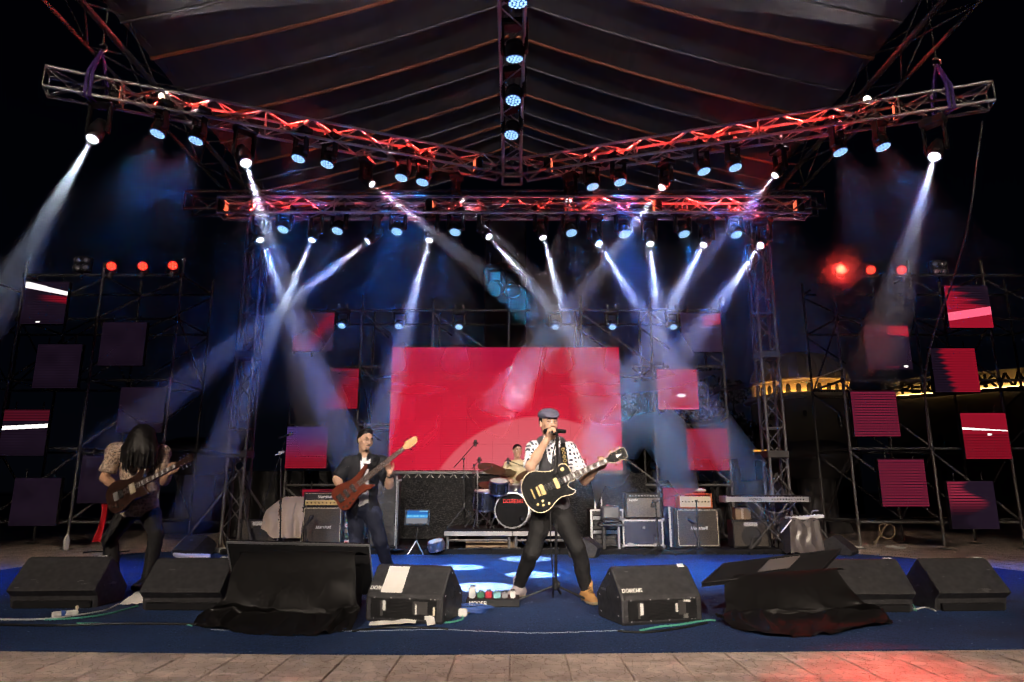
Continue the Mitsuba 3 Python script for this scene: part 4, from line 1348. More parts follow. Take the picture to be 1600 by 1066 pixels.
# --- guitars -------------------------------------------------------------------
def guitar(key, label, cat_, bridge, nut, face, outline, body_mat, neck_mat, head_pts, tuners, scale, binding=None, extras=None, inlay='mat_white', nfr=20, strings=6, wneck=(.021, .027)):
    """bridge and nut in world metres, face: the way the top faces. Local frame: x to the nut, z out of the top."""
    t = thing(key, label, cat_)
    bridge, nut = np.asarray(bridge, float), np.asarray(nut, float)
    k = np.linalg.norm(nut - bridge) / scale
    R = basis(x=nut - bridge, z=face)
    W = lambda m: mv(m, bridge, R, k)
    o = spline(outline, 8)
    part(t, 'body', W(mv(slab(o, .045, .007), (0, 0, -.055))), body_mat, 40)
    if binding:
        q = np.vstack([o, o[:1]])
        part(t, 'binding', W(tube(np.column_stack([q, np.full(len(q), -.0125)]), .0042, 6, False)), binding, True)
    n0, n1 = wneck
    joint = extras.get('joint', .30)
    nk = np.array([[joint - .03, -n1], [scale, -n0], [scale, n0], [joint - .03, n1]])
    nk = np.vstack([np.linspace(a, b, 6)[:-1] for a, b in zip(nk, np.roll(nk, -1, 0))])
    part(t, 'neck', W(mv(slab(nk, .022, .006), (0, 0, -.026))), neck_mat, 40)
    fb0 = extras.get('fb', joint - .06)
    fb = np.array([[fb0, -n1 - .001], [scale, -n0 - .001], [scale, n0 + .001], [fb0, n1 + .001]])
    fb = np.vstack([np.linspace(a, b, 6)[:-1] for a, b in zip(fb, np.roll(fb, -1, 0))])
    part(t, 'fretboard', W(mv(slab(fb, .006, .0015), (0, 0, -.004))), 'mat_rosewood', 40)
    for i in range(1, nfr + 1):
        x = scale - scale * 0.5 ** (i / 12) if False else scale * 0.5 ** (i / 12)
        if x < fb0:
            break
        w = n0 + (n1 - n0) * (scale - x) / (scale - fb0)
        part(t, 'fret', W(rod(V3(x, -w, .0022), V3(x, w, .0022), .0011, 5)), 'mat_steel')
        if i in (1, 3, 5, 7, 9, 12, 15, 17, 19) and inlay:
            xm = (x + scale * 0.5 ** ((i - 1) / 12)) / 2
            hw = min(.010, (scale * 0.5 ** ((i - 1) / 12) - x) * .36) if extras.get('block', True) else .0035
            part(t, 'inlay', W(box(V3(xm - hw, -w * .72 if extras.get('block', True) else -.0035, .0005), V3(xm + hw, w * .72 if extras.get('block', True) else .0035, .0026))), inlay, False)
    hd = spline(head_pts, 5)
    part(t, 'headstock', W(mv(slab(hd, .016, .003), (0, 0, -.020))), extras.get('head_mat', neck_mat), 40)
    if extras.get('head_bind'):
        q = np.vstack([hd, hd[:1]])
        part(t, 'headstock_binding', W(tube(np.column_stack([q, np.full(len(q), -.005)]), .0026, 5, False)), extras['head_bind'], True)
    for (x, y, s) in tuners:
        part(t, 'tuner', W(cat(rod(V3(x, y, -.004), V3(x, y, .012), .0042, 7), rod(V3(x, y, -.014), V3(x, y + s * .035, -.014), .0035, 6), mv(lathe([(.0005, 0), (.009, .002), (.009, .006), (.0005, .009)], 8), V3(x, y + s * .030, -.014), rot([1, 0, 0], -90 * s)))), extras.get('hw', 'mat_chrome'), True)
    for i in range(strings):
        y0 = (i - (strings - 1) / 2) * (.0520 / (strings - 1) if strings > 4 else .019)
        y1 = y0 * n0 / .030
        part(t, 'string', W(rod(V3(-.005, y0, .012), V3(scale, y1, .004), .0009, 4)), 'mat_steel', True)
    for nm, m, mat in extras['hardware']:
        part(t, nm, W(m), mat, 35)
    return t, R, k


def pickup(x, w=.045, l=.036, cover=True):
    return mv(slab(np.array([[-l / 2, -w], [l / 2, -w], [l / 2, w], [-l / 2, w]]) if False else np.vstack([np.linspace(a, b, 5)[:-1] for a, b in zip(np.array([[-l / 2, -w], [l / 2, -w], [l / 2, w], [-l / 2, w]]), np.roll(np.array([[-l / 2, -w], [l / 2, -w], [l / 2, w], [-l / 2, w]]), -1, 0))]), .018, .003), (x, 0, -.011))


def knob(x, y, r=.011):
    return lathe([(r, 0), (r * .92, .014), (.0004, .015)], 12, V3(x, y, -.010))


def strap(t, pts, mat, w=.024, normal=(0, -1, 0)):
    p = spline(np.asarray(pts), 8, False)
    d = np.gradient(p, axis=0)
    s = np.cross(d, np.asarray(normal, float))
    s /= np.linalg.norm(s, axis=1, keepdims=True) + 1e-9
    nn = np.cross(s, d)
    nn /= np.linalg.norm(nn, axis=1, keepdims=True) + 1e-9
    top = np.stack([p - s * w, p, p + s * w], 1)
    G = np.stack([p - s * w, p + s * w, p + s * w + nn * .004, p - s * w + nn * .004, p - s * w], 1)
    return part(t, 'strap', grid_mesh(G), mat, 40)


# ===== the singer ==============================================================
SYg = float(floor_at(922, 944)[1])                    # depth of the singer
A = lambda px, py, dy=0.0, Y0=None: at(px, py, (SYg if Y0 is None else Y0) + dy)
toeR, toeL = floor_at(798, 937), floor_at(926, 945)
sJ = dict(head=A(857, 661, .02), neck=A(861, 692, .08), pelvis=A(860, 796, .08), sR=A(834, 701, .08), sL=A(889, 702, .08), eR=A(829, 729, -.16), wR=A(855, 686, -.13),
          eL=A(914, 750, -.02), wL=A(931, 733, -.14), hR=A(848, 802, .08), hL=A(876, 802, .08), kR=A(831, 863, .06), kL=A(903, 858, .02), aR=toeR + V3(.075, .14, .105), aL=toeL + V3(-.03, .15, .105), tR=toeR + V3(0, 0, .004), tL=toeL + V3(0, 0, .004))
sJ['hR_'] = sJ['hR']
J = sJ
hipR = J['hR']
J['hR'] = head_frame(unit(V3(.36, -1, -.06)), unit(V3(-.06, .06, 1)))
# hips and head frame share short names: keep the hip under its own key
J['hipR'], J['hipL'] = hipR, J['hL']


singer = person('person', 'singer in a flat cap and dark vest holding the microphone to his mouth', J, {
    'R': (V3(.28, -.10, .95), V3(.9, -.45, -.1), [(55, 65, 30)] * 4, -1), 'L': (V3(.62, -.35, .70), V3(-.25, .9, .35), [(35, 50, 35), (40, 55, 35), (45, 55, 35), (50, 60, 40)], -1)})
cloth(singer, 'trousers', J, lambda f: (f.ell(J['pelvis'] + J['tup'] * .03, (.172, .128, .12), np.stack([J['tright'], J['tfwd'], J['tup']], 1), .03), legs(f, J, .012, baggy=.006)), 'mat_trousers', amp=.015, freq=9, seed=3, label='black trousers')
cloth(singer, 'shirt', J, lambda f: (torso(f, J, .010, clip=(J['pelvis'], -J['tup'])), arm(f, J, 'R', .014, .92, True, flare=.006), arm(f, J, 'L', .014, .92, True, flare=.006)), 'mat_plaid', amp=.006, freq=12, seed=5, label='white and navy checked short sleeved shirt')


def vest_(f):
    R = np.stack([J['tright'], J['tfwd'], J['tup']], 1)
    ax = J['neck'] - J['pelvis']
    f.ell(J['pelvis'] + ax * .70, (.150, .136, .20), R, .03)
    f.ell(J['pelvis'] + ax * .38, (.166, .124, .20), R, .03)
    f.ell(J['pelvis'] + ax * .08, (.178, .134, .13), R, .03)
    for s in 'RL':
        f.cone(J['neck'] + J['tright'] * (.075 if s == 'R' else -.075), J['s' + s] * .55 + J['neck'] * .45 - J['tup'] * .02, .064, .066, .02)
    f.ell(J['neck'] + J['tfwd'] * .14 - J['tup'] * .0, (.058, .11, .20), R, .01, cut=True)
    f.ell(J['neck'], (.062, .075, .12), R, .01, cut=True)


cloth(singer, 'vest', J, vest_, 'mat_vest', amp=.005, freq=9, seed=8, label='dark grey waistcoat')
for s in (-1, 1):
    c = J['neck'] + J['tright'] * s * .052 + J['tfwd'] * .085 - J['tup'] * .005
    part(singer, 'collar', mv(slab(spline([(-.03, .035), (.03, .03), (.028, -.03), (.0, -.075), (-.026, -.03)], 4), .006, .002), c, basis(x=J['tright'] * .8 + J['tfwd'] * s * -.35, z=J['tfwd'])), 'mat_plaid')
for s, mat, lab in (('R', 'mat_shoe_grey', 'grey shoe'), ('L', 'mat_boot_tan', 'tan boot')):
    cloth(singer, 'shoe', J, lambda f, s=s: foot(f, J, s, .006), 'mat_boot_tan' if s == 'L' else mat, h=.006, amp=.002, freq=30, label=lab)
    cloth(singer, 'shoe_sole', J, lambda f, s=s: foot(f, J, s, 0, sole=True), 'mat_sole', h=.006, amp=0)
d_ = unit((J['tL'] - J['aL']) * V3(1, 1, 0))
for i in range(4):
    b = V3(J['aL'][0], J['aL'][1], J['tL'][2]) + d_ * (.055 + .025 * i) + V3(0, 0, .128 - .012 * i)
    part(singer, 'lace', tube([b + V3(-.022, 0, -.006), b + V3(0, -.004, .002), b + V3(.022, 0, -.006)], .0035, 5), 'mat_rosewood')
hc, hR = J['head'], J['hR']
Hd = lambda x, y, z: hc + hR @ V3(x, y, z)


def cap_(f):
    f.ell(Hd(0, -.012, .074), (.090, .112, .060), hR, .02, clip=(Hd(0, 0, .048), -hR[:, 2] - hR[:, 1] * .12))
    f.ell(Hd(0, .035, .075), (.084, .085, .044), hR, .03, clip=(Hd(0, 0, .046), -hR[:, 2]))
    f.ell(Hd(0, .085, .056), (.068, .050, .012), hR @ rot([1, 0, 0], -10), .012)


cloth(singer, 'cap', J, cap_, 'mat_cap', h=.005, amp=.0015, freq=40, label='slate blue flat cap')


def short_hair(f):
    f.ell(Hd(0, -.02, .02), (.079, .095, .085), hR, .01, clip=[(Hd(0, .02, 0), hR[:, 1]), (Hd(0, 0, -.055), -hR[:, 2])])


cloth(singer, 'hair', J, short_hair, 'mat_hair', h=.005, amp=.002, freq=60)


def beard_(f):
    f.ell(Hd(0, .030, -.075), (.062, .068, .046), hR, .01, clip=[(Hd(0, 0, -.050), hR[:, 2]), (Hd(0, .01, 0), -hR[:, 1])])
    f.cone(Hd(-.02, .095, -.050), Hd(.02, .095, -.050), .006, .006, .006)


cloth(singer, 'beard', J, beard_, 'mat_hair', h=.005, amp=.002, freq=60)
face_parts(singer, J, eyes='shut')
for q in (-1, 1):
    part(singer, 'spectacle_lens', tube([Hd(q * .033 + .022 * math.cos(a), .106 - .010 * abs(math.cos(a) + q), .010 + .019 * math.sin(a)) for a in np.linspace(0, 2 * math.pi, 15)], .0016, 5, False), 'mat_steel', True)

LPo = [(-.135, 0), (-.118, .095), (-.05, .162), (.03, .168), (.10, .132), (.165, .112), (.22, .122), (.272, .128), (.305, .098), (.312, .045), (.312, 0), (.308, -.034), (.262, -.034), (.242, -.058), (.262, -.092), (.284, -.118), (.256, -.132), (.20, -.124), (.15, -.116), (.09, -.136), (.02, -.168), (-.06, -.160), (-.12, -.092)]
sq = lambda *a: [np.array(a)]
br, nt = A(841.5, 768, -.21), A(949, 719.5, -.27)
LPh = [(.628, -.022), (.64, -.024), (.665, -.040), (.72, -.043), (.775, -.046), (.800, -.036), (.797, -.012), (.806, 0), (.797, .012), (.800, .036), (.775, .046), (.72, .043), (.665, .040), (.64, .024), (.628, .022)]
lp, lpR, lpk = guitar('electric_guitar', 'black single cutaway electric guitar with cream binding, played by the singer', 'electric guitar', br, nt, V3(.05, -1, .10), LPo, 'mat_black_gloss', 'mat_black_gloss', LPh,
                      [(x, s * .030, s) for x in (.680, .722, .764) for s in (-1, 1)], .628, 'mat_cream', dict(joint=.31, fb=.225, head_mat='mat_black_gloss', head_bind='mat_cream', hw='mat_gold', hardware=[
                          ('pickup', pickup(.035), 'mat_gold'), ('pickup', pickup(.165), 'mat_gold'), ('bridge', mv(box(V3(-.012, -.042, -.01), V3(.008, .042, .008), .003)), 'mat_gold'), ('tailpiece', box(V3(-.058, -.044, -.01), V3(-.044, .044, .006), .004), 'mat_gold'),
                          ('pickguard', mv(slab(np.vstack([np.linspace(a, b, 5)[:-1] for a, b in zip(np.array([[.0, -.055], [.17, -.050], [.20, -.09], [.02, -.10]]), np.roll(np.array([[.0, -.055], [.17, -.050], [.20, -.09], [.02, -.10]]), -1, 0))]), .004, .001), (0, 0, -.004)), 'mat_black_gloss'),
                          *[('control_knob', knob(x, y), 'mat_gold') for x, y in ((-.01, -.118), (.04, -.125), (-.05, -.095), (.0, -.085))], ('switch', lathe([(.016, 0), (.015, .004), (.003, .005), (.003, .014), (.0004, .015)], 12, V3(.255, .085, -.010)), 'mat_gold'),
                          ('headstock_emblem', cat(*[mv(slab(spline(np.array([(.705 + sx * .0, 0), (.722, .009), (.762, .0), (.722, -.009)]) , 3), .002, .0005), (0, 0, -.004)) for sx in (0,)], mv(slab(spline([(.716, -.018), (.726, 0), (.716, .018), (.707, 0)], 3), .002, .0005), (0, 0, -.0035))), 'mat_white'),
                          ('jack_socket', lathe([(.01, 0), (.01, .006), (.0004, .006)], 10, V3(-.10, -.125, -.03)), 'mat_steel')]))
stp = [br + lpR @ V3(.30, .075, -.02), A(884, 728, -.135), A(882, 712, -.10), A(880, 700, -.045), A(879, 693, .03), A(878, 695, .10)]
strap(lp, stp, 'mat_black_matte', .024)
for i, (dx, dy) in enumerate(((0, 0), (1.5, 6), (2.3, 12), (3, 18), (3.4, 24))):
    c = A(879.5 + dx, 702 + dy, -.125 - .006 * i)
    part(lp, 'strap_ornament', tube([c + V3(.014 * math.cos(a) * (1 + .3 * math.sin(2 * a)), 0, .011 * math.sin(a)) for a in np.linspace(0, 2 * math.pi, 9)], .0035, 5, False), 'mat_amp_gold', True)
cable = [br + lpR @ V3(-.10, -.13, -.02), A(833, 800, -.15), A(833, 812, -.1), A(840, 835, .1), A(836, 900, .2), floor_at(842, 938) + V3(0, 0, .01)]

# microphone on its stand in front of the singer
mh = A(871.5, 673.5, -.17)
md = unit(V3(.72, -.62, -.12))
mic = thing('microphone', 'black hand held microphone gripped at the singer mouth', 'microphone')
part(mic, 'grille', lathe([(.0005, .052), (.012, .050), (.021, .040), (.0255, .024), (.0255, .010), (.022, 0)], 18, mh - md * .05, axis_to(-md)), 'mat_galv_dark', True)
part(mic, 'handle', lathe([(.022, 0), (.024, -.006), (.021, -.02), (.0165, -.13), (.0005, -.132)], 16, mh - md * .05, axis_to(-md)), 'mat_black', 40)
part(mic, 'switch_ring', lathe([(.0262, .004), (.0268, .010), (.0262, .016)], 18, mh - md * .05, axis_to(-md)), 'mat_steel')


def tripod_stand(label, foot_c, top, legs_deg, leg=.36, hub=.14, r=.011, name='microphone_stand', mat='mat_black', clutch=None):
    t = thing(name, label, 'microphone stand')
    fc = np.asarray(foot_c, float)
    hb = fc + V3(0, 0, hub)
    part(t, 'hub', lathe([(.001, -.03), (.024, -.03), (.030, 0), (.026, .03), (.016, .06), (.001, .06)], 14, hb), mat)
    for a in legs_deg:
        e = fc + V3(math.cos(math.radians(a)) * leg, math.sin(math.radians(a)) * leg, .012)
        part(t, 'leg', rod(hb, e, .0095, 8), mat)
        part(t, 'rubber_foot', rod(e + unit(hb - e) * .05, e, .0145, 8), 'mat_rubber')
    part(t, 'pole', rod(hb - V3(0, 0, .04), top, r, 10), mat)
    c = hb + (np.asarray(top) - hb) * (clutch or .6)
    part(t, 'clutch', rod(c - V3(0, 0, .04), c + V3(0, 0, .04), .019, 10), mat)
    return t


sb = floor_at(868, 938)
st = tripod_stand('tripod microphone stand standing straight before the singer', V3(sb[0], sb[1] - .02, CZ), A(871, 683, -.20), (200, 325, 80), .40, .13, .0125, clutch=.42)
part(st, 'microphone_clip', tube([A(871, 684, -.20), A(869, 676, -.17), mh - md * .13], .016, 8), 'mat_black')
part(st, 'tightening_knob', lathe([(.001, 0), (.02, 0), (.022, .02), (.001, .025)], 10, V3(sb[0] + .02, sb[1] - .04, CZ + .14), rot([0, 1, 0], 70)), 'mat_black')
part(st, 'pole_clamp', cat(rod(A(868, 740, -.22), A(869, 712, -.22), .021, 10), rod(A(862, 742, -.2), A(869, 742, -.22), .012, 8)), 'mat_black')
part(st, 'cable_run', tube(spline(np.array([A(872, 682, -.22), A(864, 712, -.19), A(861, 770, -.17), A(860, 830, -.16), A(864, 900, -.10), V3(sb[0] - .02, sb[1] + .03, CZ + .02)]), 8, False), .006, 6), 'mat_black', True)

# ===== the bassist =============================================================
BY = 7.75
B = lambda px, py, dy=0.0: at(px, py, BY + dy)
tR, tL = floor_at(553, 906), floor_at(606, 906)
J = dict(head=B(571, 688, -.02), neck=B(570, 716, .05), pelvis=B(567, 797, .08), sR=B(546, 723, .03), sL=B(597, 723, .08), eR=B(526, 749, -.03), wR=B(534, 762, -.22), eL=B(608, 758, -.06), wL=B(609, 739, -.24),
         hipR=B(556, 800, .08), hipL=B(581, 800, .08), kR=B(556, 850, .03), kL=B(595, 846, .0), aR=V3(tR[0] + .01, tR[1] + .14, .105), aL=V3(tL[0] - .02, tL[1] + .14, .105), tR=tR + V3(0, 0, .004), tL=tL + V3(0, 0, .004))
J['hR'] = head_frame(unit(V3(.78, -1, -.22)), unit(V3(.02, .12, 1)))
bassist = person('person', 'bassist in white tee and open dark shirt playing a red brown bass', J, {
    'R': (V3(.55, -.35, -.72), V3(.35, .85, -.1), [(20, 30, 20), (28, 35, 20), (34, 40, 25), (40, 45, 30)], -1), 'L': (V3(-.30, -.22, .92), V3(-.1, .95, .2), [(35, 55, 40), (40, 60, 40), (45, 60, 40), (55, 60, 40)], -1)})
RT = np.stack([J['tright'], J['tfwd'], J['tup']], 1)
cloth(bassist, 'jeans', J, lambda f: (f.ell(J['pelvis'] + J['tup'] * .02, (.165, .122, .12), RT, .03), legs(f, J, .012, baggy=.010)), 'mat_denim', amp=.013, freq=10, seed=13, label='dark blue jeans')
cloth(bassist, 't_shirt', J, lambda f: torso(f, J, .006, clip=(J['pelvis'] + J['tup'] * -.05, -J['tup'])), 'mat_shirt_white', amp=.005, freq=9, seed=15, label='white tee shirt')


def open_shirt(f):
    torso(f, J, .020, clip=(J['pelvis'] - J['tup'] * .10, -J['tup']))
    arm(f, J, 'R', .020, .88, True, flare=.010)
    arm(f, J, 'L', .020, .88, True, flare=.010)
    ax = J['neck'] - J['pelvis']
    for q, w in ((.0, .062), (.25, .056), (.55, .050), (.85, .048), (1.05, .07)):
        f.ell(J['pelvis'] + ax * q + J['tfwd'] * .13 - J['tright'] * .012, (w, .12, .15), RT, .01, cut=True)


cloth(bassist, 'open_shirt', J, open_shirt, 'mat_shirt_navy', amp=.008, freq=9, seed=17, label='dark navy open shirt')
for s, c in ((1, V3(.055, .055, .0)), (-1, V3(-.055, .055, .0))):
    part(bassist, 'collar', mv(slab(spline([(-.035, .03), (.035, .03), (.03, -.03), (0, -.065), (-.028, -.03)], 4), .008, .003), J['neck'] + RT @ c, basis(x=J['tright'] * .8 - J['tfwd'] * s * .5, z=J['tfwd'])), 'mat_shirt_navy')
for s in 'RL':
    cloth(bassist, 'shoe', J, lambda f, s=s: foot(f, J, s, .006), 'mat_black', h=.007, amp=0)
hc, hR = J['head'], J['hR']
Hd = lambda x, y, z: hc + hR @ V3(x, y, z)
cloth(bassist, 'hair', J, lambda f: (f.ell(Hd(0, -.018, .043), (.080, .100, .088), hR, .01, clip=[(Hd(0, .048, .070), hR[:, 1] * .75 - hR[:, 2] * .66), (Hd(0, -.005, -.015), hR[:, 1] * .75 - hR[:, 2] * .7)]), f.ell(Hd(.0, .018, .112), (.058, .056, .026), hR @ rot([1, 0, 0], 14), .02), f.ell(Hd(0, -.045, .0), (.076, .060, .078), hR, .015)), 'mat_hair', h=.005, amp=.004, freq=45, label='short black swept back hair')
cloth(bassist, 'beard', J, lambda f: (f.ell(Hd(0, .066, -.098), (.024, .022, .018), hR, .01), f.cone(Hd(-.024, .092, -.051), Hd(.024, .092, -.051), .005, .005, .005)), 'mat_hair', h=.005, amp=.002, freq=60)
face_parts(bassist, J, eyes='shut')
for q in (-1, 1):
    part(bassist, 'spectacle_frame', tube([Hd(q * .034 + .024 * math.cos(a), .106 - .008 * abs(math.cos(a) + q), .006 + .021 * math.sin(a)) for a in np.linspace(0, 2 * math.pi, 17)], .0014, 5, False), 'mat_rosewood', True)
    part(bassist, 'spectacle_arm', rod(Hd(q * .058, .095, .012), Hd(q * .078, -.005, .005), .0014, 5), 'mat_rosewood', True)
part(bassist, 'spectacle_bridge', rod(Hd(-.011, .107, .010), Hd(.011, .107, .010), .0018, 5), 'mat_steel', True)
wd = unit(J['wL'] - J['eL'])
part(bassist, 'wrist_watch', cat(lathe([(.036, -.012), (.039, -.008), (.039, .008), (.036, .012)], 16, J['wL'] - wd * .035, axis_to(wd)), lathe([(.0005, .012), (.018, .011), (.02, 0)], 14, J['wL'] - wd * .035 + V3(.02, -.03, 0), axis_to(V3(.5, -.8, .2)))), 'mat_black', 40)
BO = [(-.075, 0), (-.085, .07), (-.05, .125), (.03, .140), (.11, .118), (.20, .095), (.29, .100), (.36, .118), (.41, .125), (.43, .112), (.40, .085), (.335, .052), (.30, .035), (.295, 0), (.29, -.036), (.31, -.060), (.345, -.085), (.372, -.108), (.362, -.125), (.32, -.122), (.26, -.108), (.18, -.102), (.10, -.122), (.02, -.148), (-.05, -.135), (-.082, -.075)]
bb, bn = B(533, 778, -.33), B(630.5, 700.5, -.42)
BH = [(.864, -.022), (.885, -.026), (.905, -.042), (.96, -.046), (1.02, -.040), (1.045, -.012), (1.05, .016), (1.02, .036), (.95, .046), (.905, .042), (.885, .026), (.864, .022)]
sqp = lambda x0, x1, y: np.vstack([np.linspace(a, b, 5)[:-1] for a, b in zip(np.array([[x0, -y], [x1, -y], [x1, y], [x0, y]]), np.roll(np.array([[x0, -y], [x1, -y], [x1, y], [x0, y]]), -1, 0))])
bs, bR, bk = guitar('bass_guitar', 'red brown five string bass guitar held across the bassist', 'bass guitar', bb, bn, V3(.10, -1, .16), BO, 'mat_wood', 'mat_maple', BH,
                    [(.915, .030, 1), (.955, .032, 1), (.995, .030, 1), (.925, -.030, -1), (.970, -.030, -1)], .864, None, dict(joint=.31, fb=.235, head_mat='mat_maple', hw='mat_black', block=False, hardware=[
                        ('pickup', mv(slab(sqp(-.02, .02, .047), .02, .003), (.075, 0, -.011)), 'mat_black'), ('pickup', mv(slab(sqp(-.02, .02, .047), .02, .003), (.165, 0, -.011)), 'mat_black'), ('bridge', box(V3(-.04, -.045, -.01), V3(.02, .045, .008), .003), 'mat_black'),
                        *[('control_knob', knob(x, y, .010), 'mat_black') for x, y in ((.10, -.095), (.05, -.105), (.0, -.11), (-.035, -.095))]]), nfr=22, strings=5, wneck=(.022, .030))
strap(bs, [bb + bR @ V3(.40, .115, -.01) * bk, B(580, 728, -.12), B(586, 722, -.07), B(590, 714, .03)], 'mat_black_matte', .03)

# ===== the long-haired guitarist ===============================================
GY = 7.3
G = lambda px, py, dy=0.0: at(px, py, GY + dy)
tR, tL = floor_at(160, 928), floor_at(214, 923)
J = dict(head=G(222, 684, -.16), neck=G(222, 708, .0), pelvis=G(216, 797, .13), sR=G(182, 705, .0), sL=G(250, 709, .04), eR=G(163, 747, -.05), wR=G(186, 764, -.27), eL=G(257, 752, -.05), wL=G(265, 741, -.26),
         hipR=G(199, 803, .13), hipL=G(234, 803, .13), kR=G(171, 842, -.08), kL=G(244, 836, -.06), aR=V3(tR[0] + .02, tR[1] + .14, .105), aL=V3(tL[0] + .02, tL[1] + .14, .105), tR=tR + V3(0, 0, .004), tL=tL + V3(0, 0, .004))
J['hR'] = head_frame(unit(V3(.06, -1, -.75)), unit(V3(.02, -.75, 1)))
gtr = person('person', 'long-haired guitarist bent over his dark brown guitar in a leopard print shirt', J, {
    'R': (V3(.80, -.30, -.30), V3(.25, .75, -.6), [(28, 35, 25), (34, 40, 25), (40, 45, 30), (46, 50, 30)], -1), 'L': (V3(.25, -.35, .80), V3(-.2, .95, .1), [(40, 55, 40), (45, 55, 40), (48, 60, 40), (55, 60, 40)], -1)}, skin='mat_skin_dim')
RT = np.stack([J['tright'], J['tfwd'], J['tup']], 1)
cloth(gtr, 'jeans', J, lambda f: (f.ell(J['pelvis'] + J['tup'] * .02, (.168, .126, .12), RT, .03), legs(f, J, .012, baggy=.006)), 'mat_trousers', amp=.008, freq=10, seed=23, label='black trousers')
cloth(gtr, 'shirt', J, lambda f: (torso(f, J, .045, clip=(J['pelvis'] - J['tup'] * .04, -J['tup'])), arm(f, J, 'R', .020, .80, True, flare=.016), arm(f, J, 'L', .020, .80, True, flare=.016)), 'mat_leopard', amp=.010, freq=8, seed=25, label='leopard print short sleeved shirt')
for s in 'RL':
    cloth(gtr, 'shoe', J, lambda f, s=s: foot(f, J, s, .006), 'mat_black', h=.007, amp=0)
hc, hR = J['head'], J['hR']
Hd = lambda x, y, z: hc + hR @ V3(x, y, z)
face_parts(gtr, J, eyes='shut')
r2 = np.random.default_rng(4)


def long_hair(f):
    f.ell(Hd(0, -.012, .040), (.108, .118, .098), hR, .02)
    f.ell(Hd(0, -.03, -.02), (.112, .10, .11), hR, .03)
    for k in range(110):
        a = (k + .5) / 110 * 2 * math.pi
        p0 = Hd(.098 * math.sin(a), -.012 + .095 * math.cos(a), .045)
        if p0[1] > hc[1] + .10 and k % 3:
            continue
        L = .30 + .06 * r2.random() - .05 * (abs(math.sin(a)) < .3)
        sw = V3(r2.normal(0, .022), r2.normal(0, .015), 0)
        out_ = V3(-math.sin(a) * .050, -abs(math.cos(a)) * .02, 0)
        mid = p0 + out_ + V3(0, 0, -L * .45) + sw * .5
        f.cone(p0, mid, .019, .015, .016)
        f.cone(mid, p0 + out_ * .7 + V3(0, 0, -L) + sw, .015, .004, .014)


cloth(gtr, 'hair', J, long_hair, 'mat_hair', h=.0055, amp=.004, freq=55, label='long black hair hanging over the face')
wd = unit(J['wR'] - J['eR'])
part(gtr, 'bracelet', lathe([(.034, -.010), (.038, 0), (.034, .010)], 16, J['wR'] - wd * .03, axis_to(wd)), 'mat_black')
PO = [(-.125, 0), (-.112, .085), (-.05, .145), (.03, .150), (.10, .120), (.165, .108), (.23, .122), (.285, .138), (.318, .125), (.305, .092), (.275, .05), (.275, 0), (.268, -.036), (.275, -.07), (.292, -.105), (.270, -.122), (.215, -.115), (.15, -.108), (.09, -.125), (.02, -.152), (-.06, -.145), (-.112, -.085)]
gb, gn = G(183, 775, -.36), G(274.5, 727.5, -.44)
gg, gR, gk = guitar('electric_guitar', 'dark brown double cutaway electric guitar of the long-haired guitarist', 'electric guitar', gb, gn, V3(.05, -1, .25), PO, 'mat_sunburst', 'mat_sunburst', [(.62, -.021), (.64, -.024), (.66, -.034), (.72, -.036), (.785, -.040), (.80, -.02), (.785, .0), (.80, .03), (.77, .040), (.70, .036), (.66, .033), (.64, .024), (.62, .021)],
                    [(x, s * .026, s) for x in (.672, .712, .752) for s in (-1, 1)], .62, None, dict(joint=.29, fb=.21, head_mat='mat_sunburst', hw='mat_chrome', block=True, hardware=[
                        ('pickup', pickup(.04, .040), 'mat_black'), ('pickup', pickup(.155, .040), 'mat_cream'), ('pickup_ring', mv(tube([V3(.13, -.047, 0), V3(.18, -.047, 0), V3(.18, .047, 0), V3(.13, .047, 0), V3(.13, -.047, 0)], .004, 5), (0, 0, -.006)), 'mat_cream'), ('bridge', box(V3(-.035, -.040, -.01), V3(.01, .040, .008), .003), 'mat_steel'),
                        *[('control_knob', knob(x, y, .010), 'mat_black') for x, y in ((-.02, -.10), (.03, -.11), (-.06, -.08))]]))
strap(gg, [gb + gR @ V3(.30, .12, -.01) * gk, G(222, 735, -.2), G(232, 715, -.14), G(238, 700, -.02)], 'mat_black_matte', .026)
rag = grid_mesh(np.stack([np.stack([gb + gR @ V3(-.12 + .03 * math.sin(v * 3) - .02, -.02 - .0 * u, .0) + V3((u - .5) * (.05 + .05 * v) - .03 * v, .03 * math.sin(u * 9 + v * 3) - .02, -.36 * v) for u in np.linspace(0, 1, 12)]) for v in np.linspace(0, 1, 20)]))
principled('rag', (0.45, 0.01, 0.02), .6, two=True)
solo('bandana', rag, 'mat_rag', 'red cloth hanging from the tail of the dark brown guitar', 'cloth', smooth=True)

